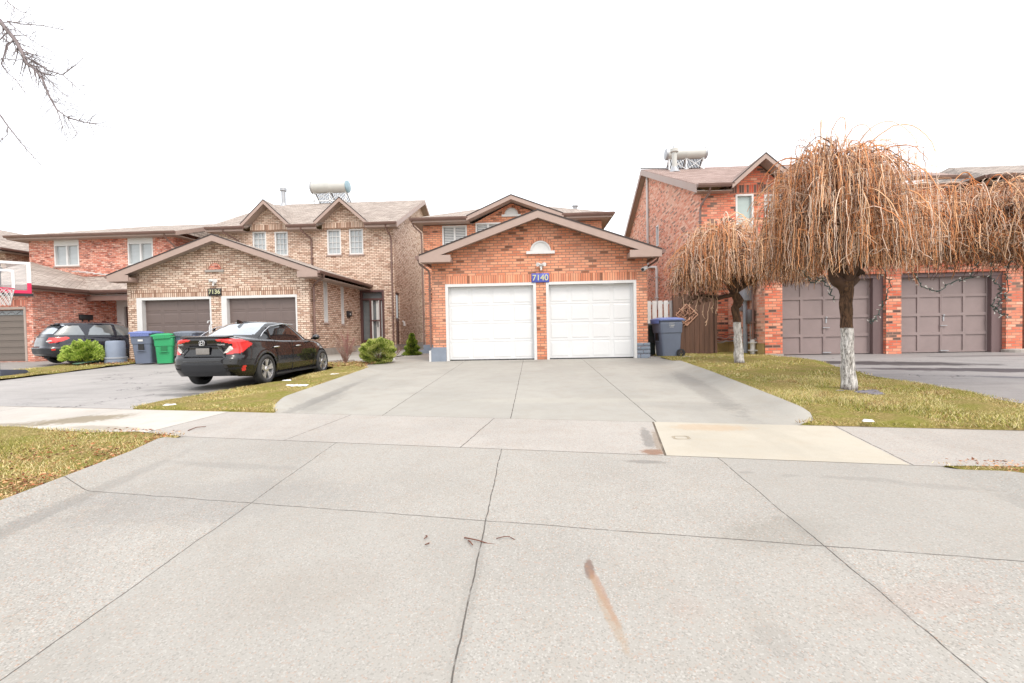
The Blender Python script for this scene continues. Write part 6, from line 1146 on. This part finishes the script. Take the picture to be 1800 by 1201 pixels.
def tubes_np(P, R, cols, name, mt, parent, k=3):
    """P: (n, m, 3) polylines, R: (n, m) radii"""
    n, m, _ = P.shape; T = np.gradient(P, axis=1); T /= np.linalg.norm(T, axis=2)[..., None] + 1e-9; ref = np.array([.31, .77, .1]); U = np.cross(T, ref); U /= np.linalg.norm(U, axis=2)[..., None] + 1e-9; W = np.cross(T, U)
    ang = np.arange(k) * 2 * np.pi / k; V = P[:, :, None, :] + R[:, :, None, None] * (U[:, :, None, :] * np.cos(ang)[None, None, :, None] + W[:, :, None, :] * np.sin(ang)[None, None, :, None])
    idx = np.arange(n * m * k).reshape(n, m, k); a, b = idx[:, :-1], idx[:, 1:]; Fc = np.stack([a, np.roll(a, -1, 2), np.roll(b, -1, 2), b], -1).reshape(-1, 4)
    c = np.repeat(np.concatenate([cols, np.ones(cols.shape[:-1] + (1,))], -1)[:, :, None, :], k, 2).reshape(-1, 4); return fast_mesh(name, V.reshape(-1, 3), Fc, mt, c, parent, True)
def weeping(lbl, base, trunk_pts, trunk_r, crowns, limbs, n, seed, paint_z, black=None, tr=1.0, wild=1.0):
    r_ = np.random.default_rng(seed); t = thing('weeping_tree', lbl, 'tree', base, 'weeping trees on the right lawn'); z0 = base[2]
    bm_ = barkmat('bark %d' % seed, paint_z, black)
    mb = MB(); P = []
    for i in range(len(trunk_pts) - 1):
        for q in range(6):
            f_ = q / 6; P.append((Vector(trunk_pts[i]).lerp(Vector(trunk_pts[i + 1]), f_), trunk_r[i] * (1 - f_) + trunk_r[i + 1] * f_))
    P.append((Vector(trunk_pts[-1]), trunk_r[-1])); mb.tube([p for p, _ in P], [r for _, r in P], 20)
    for i, v in enumerate(mb.v):
        pp = Vector(v); w_ = .012 * math.sin(pp.z * 19 + pp.x * 40) + .008 * math.sin(pp.z * 7 + pp.y * 60); mb.v[i] = (v[0] + w_, v[1] + w_ * .6, v[2])
    link('trunk', mb, bm_, t, True)
    rs = random.Random(seed); lm = MB()
    for pts, r0, r1 in limbs:
        n_ = 14; Q = []
        for i in range(n_ + 1):
            f_ = i / n_ * (len(pts) - 1); k = min(int(f_), len(pts) - 2); q = Vector(pts[k]).lerp(Vector(pts[k + 1]), f_ - k); Q.append(q + Vector((rs.uniform(-.02, .02), rs.uniform(-.02, .02), rs.uniform(-.015, .015))))
        lm.tube(Q, [r0 + (r1 - r0) * i / n_ for i in range(n_ + 1)], 8)
    link('limbs', lm, mat('dark limb bark', C(84, 62, 50, .8), .9, var=.3, scale=8, bump=.6), t, True)
    allP, allR, allC = [], [], []; m = 16
    for (cx, cy, zt, zb, rx, ry, wgt, droopmin, droopmax) in crowns:
        k = int(n * wgt); th = r_.uniform(0, 6.28, k); u = r_.uniform(0, 1, k) ** .55     # start radius fraction
        # dome height at radius u, strands start at a branch node, arch outwards, fall
        st_u = u * r_.uniform(.45, .92, k); lobe = 1 + .12 * np.sin(th * 3 + seed) + .08 * np.sin(th * 7 + 2 * seed)
        dome = lambda q: zb + (zt - zb) * (1 - np.clip(q, 0, 1.05) ** 2.1 * .62)
        sx, sy = cx + rx * st_u * np.cos(th) * lobe, cy + ry * st_u * np.sin(th) * lobe; layer = r_.uniform(0, 1, k) ** 1.0
        sz = zb + .16 * (zt - zb) + (dome(st_u) - zb - .16 * (zt - zb)) * (1 - .92 * layer); th2 = th + r_.normal(0, .45, k)
        reach = r_.uniform(.14, .55, k) * (rx + ry) / 2 * (1.1 - .3 * u); ex, ey = sx + np.cos(th2) * reach, sy + np.sin(th2) * reach; rise = r_.uniform(.04, .26, k) * (.5 + .9 * (1 - layer))
        ln = droopmin * .7 + (droopmax - droopmin * .7) * r_.uniform(0, 1, k) ** 1.5; endz = np.maximum(sz - ln, zb - .02 + r_.uniform(-.08, .28, k) + .25 * (1 - u) * 0)
        P = np.zeros((k, m, 3)); tt = np.linspace(0, 1, m)
        for i, f_ in enumerate(tt):
            ph = min(1, f_ / .4) * math.pi * .66; hor = (1 - math.cos(ph)) / (1 - math.cos(math.pi * .66)) * .9 + .1 * max(0, (f_ - .4) / .6); P[:, i, 0] = sx + (ex - sx) * hor; P[:, i, 1] = sy + (ey - sy) * hor
            zz = sz + rise * math.sin(ph)
            if f_ > .4: g_ = (f_ - .4) / .6; zz = zz - (zz - np.minimum(endz, zz - .1)) * g_ ** 1.12
            P[:, i, 2] = zz
        wob = r_.normal(0, 1, (k, m, 3)) * .5; wob = np.cumsum(wob, 1) * np.array([.013, .013, .004]) * wild; P += wob * np.linspace(0, 1, m)[None, :, None] ** .7
        kink = r_.normal(0, .008, (k, m, 3)); P += kink
        R = (.0028 + .0046 * r_.uniform(0, 1, k) ** 2)[:, None] * tr * np.linspace(1.3, .55, m)[None]; ci = r_.choice(7, k, p=[.20, .17, .20, .17, .10, .10, .06]); col = SCOL[ci][:, None, :] * np.ones((1, m, 1)); pale = np.clip(1 - np.linspace(0, 2.4, m), 0, 1)[None, :, None] * (layer < .7)[:, None, None]; col = col * (1 - .75 * pale) + SCOL[0] * .75 * pale  # paler arch tops: sky highlight painted into the strand colour
        col = col * r_.uniform(.8, 1.1, (k, 1, 1)); allP.append(P); allR.append(R); allC.append(col)
        # thicker arching branches that carry the strands
        ka = max(24, int(k * .22)); th = r_.uniform(0, 6.28, ka); u = r_.uniform(0, .75, ka); lay = r_.uniform(0, 1, ka); sx, sy = cx + rx * u * .7 * np.cos(th), cy + ry * u * .7 * np.sin(th); sz = zb + .3 * (zt - zb) + (dome(u) - zb - .3 * (zt - zb)) * (1 - .8 * lay); a2 = th + r_.normal(0, .7, ka); rch = r_.uniform(.3, .85, ka) * (rx + ry) / 2; ris = r_.uniform(.10, .36, ka) * (.55 + .6 * (1 - lay)); P = np.zeros((ka, m, 3)); fall = r_.uniform(.15, .8, ka)
        for i, f_ in enumerate(tt): ph = f_ * math.pi * .85; q_ = (1 - math.cos(ph)) / (1 - math.cos(math.pi * .85)); P[:, i, 0] = sx + np.cos(a2) * rch * q_; P[:, i, 1] = sy + np.sin(a2) * rch * q_; P[:, i, 2] = np.maximum(sz + ris * math.sin(ph) * 1.2 - fall * max(0, f_ - .5) ** 1.6 * 2.2, zb)
        P += np.cumsum(r_.normal(0, .007, (ka, m, 3)), 1); R = r_.uniform(.007, .013, ka)[:, None] * tr * np.linspace(1.3, .45, m)[None]; col = SCOL[r_.choice(7, ka, p=[.15, .18, .22, .17, .12, .08, .08])][:, None, :] * np.ones((1, m, 1)); allP.append(P); allR.append(R); allC.append(col)
        # short side twigs inside (fine tangle, the crown's inner shade put into darker colours)
        k2 = int(k * 2.1); a = r_.uniform(0, 6.28, k2); q = r_.uniform(0, 1, k2) ** .5 * .88; z_ = zb + .12 + (dome(q) - zb - .2) * r_.uniform(.0, .98, k2); S = np.stack([cx + rx * q * np.cos(a), cy + ry * q * np.sin(a), z_], 1); dv = r_.normal(size=(k2, 3)) * np.array([1, 1, .8]); dv /= np.linalg.norm(dv, axis=1)[:, None]; L_ = r_.uniform(.08, .34, k2)[:, None]
        P2 = np.zeros((k2, m, 3))
        for i, f_ in enumerate(tt): P2[:, i] = S + dv * L_ * f_ + np.array([0, 0, -.22]) * L_ * 2 * f_ ** 2
        P2 += np.cumsum(r_.normal(0, .004, (k2, m, 3)), 1); R2 = np.full((k2, m), .0038 * tr) * r_.uniform(.7, 1.4, (k2, 1)); c2 = SCOL[r_.choice(7, k2, p=[.05, .06, .10, .12, .27, .05, .35])][:, None, :] * np.ones((1, m, 1)) * r_.uniform(.6, 1.0, (k2, 1, 1)); allP.append(P2); allR.append(R2); allC.append(c2)
    tubes_np(np.concatenate(allP), np.concatenate(allR), np.concatenate(allC), 'crown', M['strand'], t); return t
def arch_limbs(top, crown, nl, seed, r0=.07):
    rs = random.Random(seed); cx, cy, zt, zb, rx, ry = crown[:6]; L = []
    for k in range(nl):
        a = 2 * math.pi * k / nl + rs.uniform(-.3, .3); q = rs.uniform(.5, .85); e = (cx + rx * q * math.cos(a), cy + ry * q * math.sin(a)); zm = zb + (zt - zb) * rs.uniform(.35, .8)
        L.append(([top, (top[0] * .6 + e[0] * .4, top[1] * .6 + e[1] * .4, top[2] * .45 + zm * .55), (top[0] * .2 + e[0] * .8, top[1] * .2 + e[1] * .8, zm), (e[0], e[1], zm - rs.uniform(.1, .3))], r0, .012))
    for k in range(nl): L.append(([top, (cx + rs.uniform(-.2, .2), cy + rs.uniform(-.2, .2), (top[2] + zt) / 2), (cx + rx * rs.uniform(-.4, .4), cy + ry * rs.uniform(-.4, .4), zt - rs.uniform(.05, .35))], r0 * .8, .01))
    return L
zt = gz(4.98, 7.43) + GZ
C2 = [(4.84, 7.45, 3.52, 1.74, 1.16, 1.05, .95, .6, 1.8), (4.6, 7.4, 3.72, 2.7, .55, .5, .10, .25, .9)]
weeping('tall whitewashed weeping tree with a dense orange brown crown in the middle of the lawn', (4.98, 7.43, zt), [(4.99, 7.43, zt - .05), (4.97, 7.43, zt + .5), (4.95, 7.43, 1.0), (4.95, 7.43, 1.38), (4.93, 7.43, 1.58)], [.115, .088, .084, .088, .12], C2,
    arch_limbs((4.93, 7.43, 1.55), C2[0], 8, 3, .085) + [([(4.93, 7.43, 1.5), (4.7, 7.35, 1.66), (4.62, 7.3, 1.9), (4.5, 7.3, 2.4)], .10, .03), ([(4.93, 7.43, 1.5), (5.14, 7.45, 1.68), (5.2, 7.5, 2.0), (5.3, 7.5, 2.6)], .10, .03)], 1700, 21, .98, (4.92, zt + .17, .04, .26), wild=1.5)
zs_ = gz(5.13, 11.6) + GZ
C1 = [(4.75, 11.6, 3.38, 1.95, 1.0, 1.1, .6, .5, 1.4), (5.95, 11.4, 3.1, 1.95, .95, 1.0, .45, .5, 1.3), (4.1, 11.5, 2.85, 1.75, .65, .8, .28, .4, 1.1)]
weeping('smaller whitewashed weeping tree in front of the brown gate', (5.13, 11.63, zs_), [(5.15, 11.63, zs_ - .05), (5.13, 11.63, zs_ + .4), (5.10, 11.63, 1.05), (5.06, 11.63, 1.38), (5.15, 11.63, 1.55), (5.02, 11.6, 1.78)], [.13, .095, .09, .09, .11, .085], C1,
    arch_limbs((5.02, 11.6, 1.75), C1[0], 6, 4, .07) + arch_limbs((5.1, 11.6, 1.8), C1[1], 5, 5, .05) + [([(5.02, 11.6, 1.72), (4.6, 11.55, 1.62), (4.2, 11.5, 1.72), (3.9, 11.5, 1.55)], .06, .02)], 1500, 33, 1.02, tr=1.2, wild=1.6)
C3 = [(7.45, 7.9, 2.95, 1.86, 1.15, 1.1, .8, .3, 1.0), (8.5, 7.7, 3.05, 1.8, 1.0, 1.0, .35, .4, 1.2), (6.6, 7.9, 2.8, 2.0, .6, .7, .25, .3, .8)]
weeping('broad weeping tree spreading in from the right edge of the photo', (9.3, 7.9, gz(9.3, 7.9)), [(9.3, 7.9, -.2), (9.25, 7.9, .6), (9.1, 7.9, 1.3), (8.8, 7.9, 1.9)], [.17, .13, .12, .11], C3, arch_limbs((8.7, 7.9, 2.0), C3[0], 8, 6, .07) + arch_limbs((8.7, 7.9, 2.0), C3[1], 5, 7, .05) + [([(8.7, 7.9, 2.0), (8.1, 7.9, 2.5), (7.3, 7.8, 2.6), (6.8, 7.8, 2.35)], .08, .03)], 1250, 45, .6, wild=2.6)
# long bare strands hanging by the gate
t = thing('hanging_twigs', 'long bare dangling twigs with dead leaves hanging in front of the brown gate', 'hanging twigs', (4.2, 11.4, 1.8)); mb = MB(); rs = random.Random(8)
for (x, zb_) in ((4.05, 1.35), (4.2, 1.2), (4.32, .98), (4.42, 1.32), (4.55, 1.25), (3.85, 1.5), (3.75, 1.42)):
    p = [Vector((x, 11.4, 1.85))]
    while p[-1].z > zb_: p.append(p[-1] + Vector((rs.uniform(-.035, .035), rs.uniform(-.02, .02), -rs.uniform(.04, .09))))
    mb.tube(p, .007, 4)
    for _ in range(3): q = p[-rs.randint(1, 3)]; mb.tube([q, q + Vector((rs.uniform(-.05, .05), 0, -.05))], .006, 3)
link('twigs', mb, mat('pale twig', C(215, 180, 150, .8), .7), t)
mb = MB()
for k in range(60): x = rs.uniform(3.6, 4.5); mb.blob((x, 11.4 + rs.uniform(-.15, .15), rs.uniform(1.5, 1.85)), (.035, .02, .04), 5, 3, k, .4)
link('dead_leaves', mb, mat('dead curled leaves', C(110, 85, 70, .8), .9, var=.4, scale=20), t)
# string lights
M['bulb'] = mat('clear mini bulb', (0.6, 0.6, 0.57, 1), .3); M['wireg'] = mat('dark green wire', (0.03, 0.06, 0.05, 1), .5)
def lights(lbl, path, seed, drop=.05, y=0):
    t = thing('string_lights', lbl, 'string lights', path[0], 'string lights hanging from the trees'); rs = random.Random(seed); P = []
    for a, b in zip(path[:-1], path[1:]):
        for q in range(7): f_ = q / 7; P.append(Vector(a).lerp(Vector(b), f_) + Vector((rs.uniform(-.02, .02), rs.uniform(-.03, .03), rs.uniform(-.02, .02))))
    P.append(Vector(path[-1])); mb = MB(); mb.tube(P, .006, 5); mb.tube([p + Vector((.012, .01, .008 * math.sin(i * 2))) for i, p in enumerate(P)], .005, 5); link('wire', mb, M['wireg'], t)
    mb = MB()
    for p in P[::2]: d = Vector((rs.uniform(-1, 1), rs.uniform(-.4, .4), rs.uniform(-.6, .6))).normalized() * .035; mb.tube([p, p + d], .006, 4)
    link('sockets', mb, M['wireg'], t); mb = MB(); rs = random.Random(seed + 1)
    for p in P[::2]: d = Vector((rs.uniform(-1, 1), rs.uniform(-.4, .4), rs.uniform(-.6, .6))).normalized() * .035; mb.tube([p + d, p + d * 1.9], [.008, .004], 5)
    link('bulbs', mb, M['bulb'], t)
lights('string lights dangling closest to the right side of the whitewashed trunk', [(5.45, 7.3, 1.75), (5.5, 7.3, 1.45), (5.42, 7.3, 1.2), (5.3, 7.3, .98), (5.22, 7.3, .93)], 1)
lights('string lights looping along the bottom of the crown by the brick pier', [(6.0, 7.5, 1.75), (6.15, 7.5, 1.5), (6.4, 7.5, 1.38), (6.62, 7.5, 1.55), (6.9, 7.5, 1.6), (7.0, 7.5, 1.85)], 2)
lights('long string lights dangling before the right mauve garage door', [(7.35, 7.6, 1.95), (7.3, 7.6, 1.6), (7.45, 7.6, 1.4), (7.3, 7.6, 1.2), (7.4, 7.6, 1.05), (7.55, 7.6, 1.0)], 3); lights('shorter string lights dangling just right of the long one', [(7.6, 7.6, 1.9), (7.5, 7.6, 1.65), (7.55, 7.6, 1.4), (7.42, 7.6, 1.2), (7.35, 7.6, 1.08)], 4)
lights('string lights hanging left of the whitewashed trunk below the crown', [(4.2, 7.3, 1.75), (4.35, 7.3, 1.58), (4.5, 7.3, 1.65), (4.6, 7.3, 1.5), (4.66, 7.3, 1.3)], 5)
# ================================================================ street tree reaching in from the left
t = thing('bare_tree', 'bare street tree whose twigs reach in at the upper left', 'tree', (-8.2, 5.4, 0)); M['greybark'] = mat('grey pink bark', C(138, 128, 130, .85), .9, var=.25, scale=8, bump=.5)
mb = MB(); zb_ = gz(-8.2, 5.4); mb.tube([(-8.2, 5.4, zb_ - .1), (-8.15, 5.4, 1.4), (-8.0, 5.5, 2.8), (-7.7, 5.6, 4.2)], [.24, .18, .15, .1], 14); link('trunk', mb, M['greybark'], t, True)
Yb = 6.0
def W(px, py, Y=Yb):
    d = fw + R_ * ((px - 900) / 800.0) - U_ * ((py - 600.5) / 800.0); k = Y / d.y; return Vector((d.x * k, Y, EYE + d.z * k))
br = MB(); rs = random.Random(12)
def grow(p, d, ln, r, depth):
    """irregular twig that bends a little at every node and forks"""
    P = [p]; n_ = max(3, int(ln / .07)); q = d.normalized()
    for i in range(n_):
        q = (q + Vector((rs.uniform(-.2, .2), rs.uniform(-.25, .25), rs.uniform(-.16, .14)))).normalized(); P.append(P[-1] + q * ln / n_)
        if depth > 0 and rs.random() < .75:
            s = rs.choice((-1, 1)); dd = Vector((q.x * math.cos(.6 * s) - q.z * math.sin(.6 * s), q.y + rs.uniform(-.5, .5), q.x * math.sin(.6 * s) + q.z * math.cos(.6 * s))); grow(P[-1], dd, ln * rs.uniform(.3, .6) * (1 - .4 * i / n_), r * .55 * (1 - .5 * i / n_), depth - 1)
    br.tube(P, [.9 * r * (1 - .75 * i / n_) for i in range(n_ + 1)], 4, False)
def limb(pix, r0, r1, dep=1, ln=.35):
    P = [W(*a) for a in pix]; br.tube(P, [.92 * r0 + .92 * (r1 - r0) * i / (len(P) - 1) for i in range(len(P))], 6)
    for i in range(len(P) - 1):
        for _ in range(6):
            p = P[i].lerp(P[i + 1], rs.random()); d = (P[i + 1] - P[i]).normalized(); s = rs.choice((-1, 1)) * rs.uniform(.4, 1.0); dd = Vector((d.x * math.cos(s) - d.z * math.sin(s), rs.uniform(-.5, .5), d.x * math.sin(s) + d.z * math.cos(s))); grow(p, dd, ln * rs.uniform(.5, 1.2), max(.003, r0 * .3), dep)
    grow(P[-1], P[-1] - P[-2], ln, r1, dep)
br.tube([(-8.0, 5.5, 2.8), W(-260, -40), W(-120, -20), W(-40, 10), W(0, 38)], [.12, .08, .06, .05, .035], 8); br.tube([(-8.05, 5.5, 2.2), W(-200, 120), W(-60, 150), W(-5, 195)], [.09, .05, .03, .012], 8); br.tube([(-7.7, 5.6, 4.2), W(-200, -150), W(-100, -80), W(-10, -20)], [.08, .05, .03, .012], 8)
limb([(0, 38), (14, 55), (30, 75), (40, 95), (48, 113), (62, 122)], .032, .018, 1, .3)
limb([(62, 122), (75, 140), (86, 168), (100, 193), (118, 206), (140, 213), (165, 218)], .016, .006, 2, .35)
limb([(56, 106), (66, 111), (85, 124), (110, 132), (124, 121)], .011, .006, 2, .28); limb([(110, 132), (125, 145), (150, 168)], .007, .004, 1, .25); limb([(62, 118), (78, 132), (100, 155), (118, 170)], .007, .004, 1, .25)
limb([(12, 37), (35, 42), (75, 45), (112, 53)], .009, .004, 1, .25); limb([(12, 37), (40, 60), (70, 80), (95, 92)], .007, .003, 1, .25); limb([(0, -20), (15, 5), (35, 20), (56, 26)], .008, .003, 1, .22)
limb([(28, 70), (12, 78), (8, 95), (2, 113), (14, 128), (30, 143), (45, 165)], .012, .004, 1, .2); limb([(14, 55), (5, 65), (-5, 75)], .009, .006, 1, .2); limb([(0, 102), (30, 106), (50, 104), (62, 112)], .005, .004, 1, .15)
limb([(-5, 195), (14, 222), (32, 245), (48, 264), (70, 288)], .010, .004, 2, .28); limb([(14, 222), (12, 238), (0, 248)], .005, .003, 1, .2); limb([(100, 193), (108, 215), (112, 230)], .006, .003, 1, .22); limb([(118, 206), (128, 222), (140, 240)], .006, .003, 1, .25)
link('branches', br, M['greybark'], t, True)
# ================================================================ small things on the ground
M['twig'] = mat('fallen twig bark', C(112, 72, 56, .8), .8); 
def gp(x, y, dz=0.0): return (x, y, gz(x, y) + dz)
def ftwig(lbl, segs, r=.0045):
    t = thing('fallen_twig', lbl, 'twig', gp(segs[0][0][0], segs[0][0][1]), 'fallen twigs on the concrete'); mb = MB()
    for s in segs: mb.tube([gp(x, y, r + .003 + .012 * math.sin(i * 1.3)) for i, (x, y) in enumerate(s)], [r * (1 - .4 * i / len(s)) for i in range(len(s))], 6)
    link('twig_wood', mb, M['twig'], t)
ftwig('forked reddish twig lying across the middle joint of the apron', [[(-.45, 2.80), (-.41, 2.765), (-.36, 2.755), (-.30, 2.745), (-.24, 2.735)], [(-.42, 2.765), (-.405, 2.73), (-.385, 2.70)]])
ftwig('thin curved twig right of the middle joint of the apron', [[(-.25, 2.79), (-.2, 2.79), (-.17, 2.80), (-.13, 2.785), (-.1, 2.775)]], .003); ftwig('tiny upright twig left of the middle joint of the apron', [[(-.70, 2.83), (-.685, 2.80), (-.70, 2.78)]], .004); ftwig('tiny slanted twig nearest the left of the forked twig', [[(-.66, 2.74), (-.675, 2.70)]], .004)
ftwig('pale stick lying half on the lawn edge at the right', [[(5.02, 5.1), (5.25, 5.35)]], .008); ftwig('small bent twig on the sidewalk at the lawn corner', [[(-4.35, 5.5), (-4.33, 5.62), (-4.25, 5.68)]], .006)
M['snow'] = mat('old snow', (.80, .82, .85, 1), .7, var=.03, bump=.6, bscale=20)
def snow(lbl, x, y, rx, ry, seed):
    t = thing('snow_patch', lbl, 'snow', gp(x, y), 'snow remnants on the middle grass'); mb = MB(); z = gz(x, y) + GZ
    for k, (dx, dy, q) in enumerate(((0, 0, 1), (.55 * rx, .1 * ry, .6), (-.6 * rx, -.15 * ry, .55))): mb.blob((x + dx, y + dy, z), (rx * q * .7, ry * q, .02), 18, 6, seed + k, .5)
    link('snow', mb, M['snow'], t, True)
snow('longest white snow streak on the grass behind the car wheel', -4.85, 9.1, .22, .09, 1); snow('small grey snow remnant farther up the grass near the driveway', -4.85, 10.9, .12, .06, 2); snow('tiny snow remnant on the grass nearest the sidewalk', -5.9, 7.1, .1, .05, 3); snow('thin snow remnant on the grass beside the front wheel', -5.5, 9.9, .1, .06, 4)
def stone(lbl, x, y, r, seed, m_=None, grp='flat stones at the foot of the whitewashed tree'):
    mb = MB(); mb.blob((x, y, gz(x, y) + GZ + .005), (r, r * .6, r * .28), 8, 5, seed, .2); o = link('flat_stone', mb, m_ or M['stone']); tag(o, lbl, 'stone', grp)
M['stone'] = mat('grey slate stone', C(128, 124, 132, .8), .8, var=.2, bump=.5)
stone('longest slate stone directly in front of the whitewashed trunk', 5.0, 7.12, .13, 1); stone('slate stone right of the whitewashed trunk base', 5.2, 7.22, .11, 2); stone('small slate stone left of the whitewashed trunk base', 4.75, 7.28, .08, 3); stone('front slate stone farthest from the whitewashed trunk', 5.08, 6.98, .12, 4)
mb = MB(); mb.blob(gp(5.95, 5.62, GZ + .02), (.11, .06, .03), 10, 5, 3, .2); tag(link('dark_rock', mb, M['cartblack']), 'small dark rock on the lawn at the right edge', 'rock')
mb = MB(); q = gp(3.72, 5.22, GZ + .02); mb.hull8([(q[0] - .06, q[1], q[2]), (q[0] + .06, q[1] - .01, q[2]), (q[0] + .07, q[1] + .04, q[2]), (q[0] - .05, q[1] + .05, q[2])], [(q[0] - .04, q[1] + .01, q[2] + .02), (q[0] + .04, q[1], q[2] + .025), (q[0] + .05, q[1] + .03, q[2] + .02), (q[0] - .03, q[1] + .04, q[2] + .03)]); tag(bevel(link('paper_scrap', mb, M['vinyl']), .005, 1), 'crumpled white paper scrap on the lawn edge by the sidewalk', 'litter')
mb = MB()
n_ = 40
for w0_, w1_ in ((.055, .05), (.068, .064)):
    A, B = [], []
    for k in range(n_):
        a = 2 * math.pi * k / n_; ca_, sa_ = math.copysign(abs(math.cos(a)) ** .5, math.cos(a)), math.copysign(abs(math.sin(a)) ** .5, math.sin(a)); A.append(gp(1.55 + w0_ * 1.3 * ca_, 4.88 + w0_ * sa_, .0055)); B.append(gp(1.55 + w1_ * 1.3 * ca_, 4.88 + w1_ * sa_, .0055))
    for k in range(n_): j = (k + 1) % n_; mb.poly([A[k], A[j], B[j], B[k]])
tag(link('curb_stamp', mb, mat('stamp groove', C(170, 150, 120, .7), .9)), 'rounded stamp impressed in the new cream sidewalk slab', 'stamp')
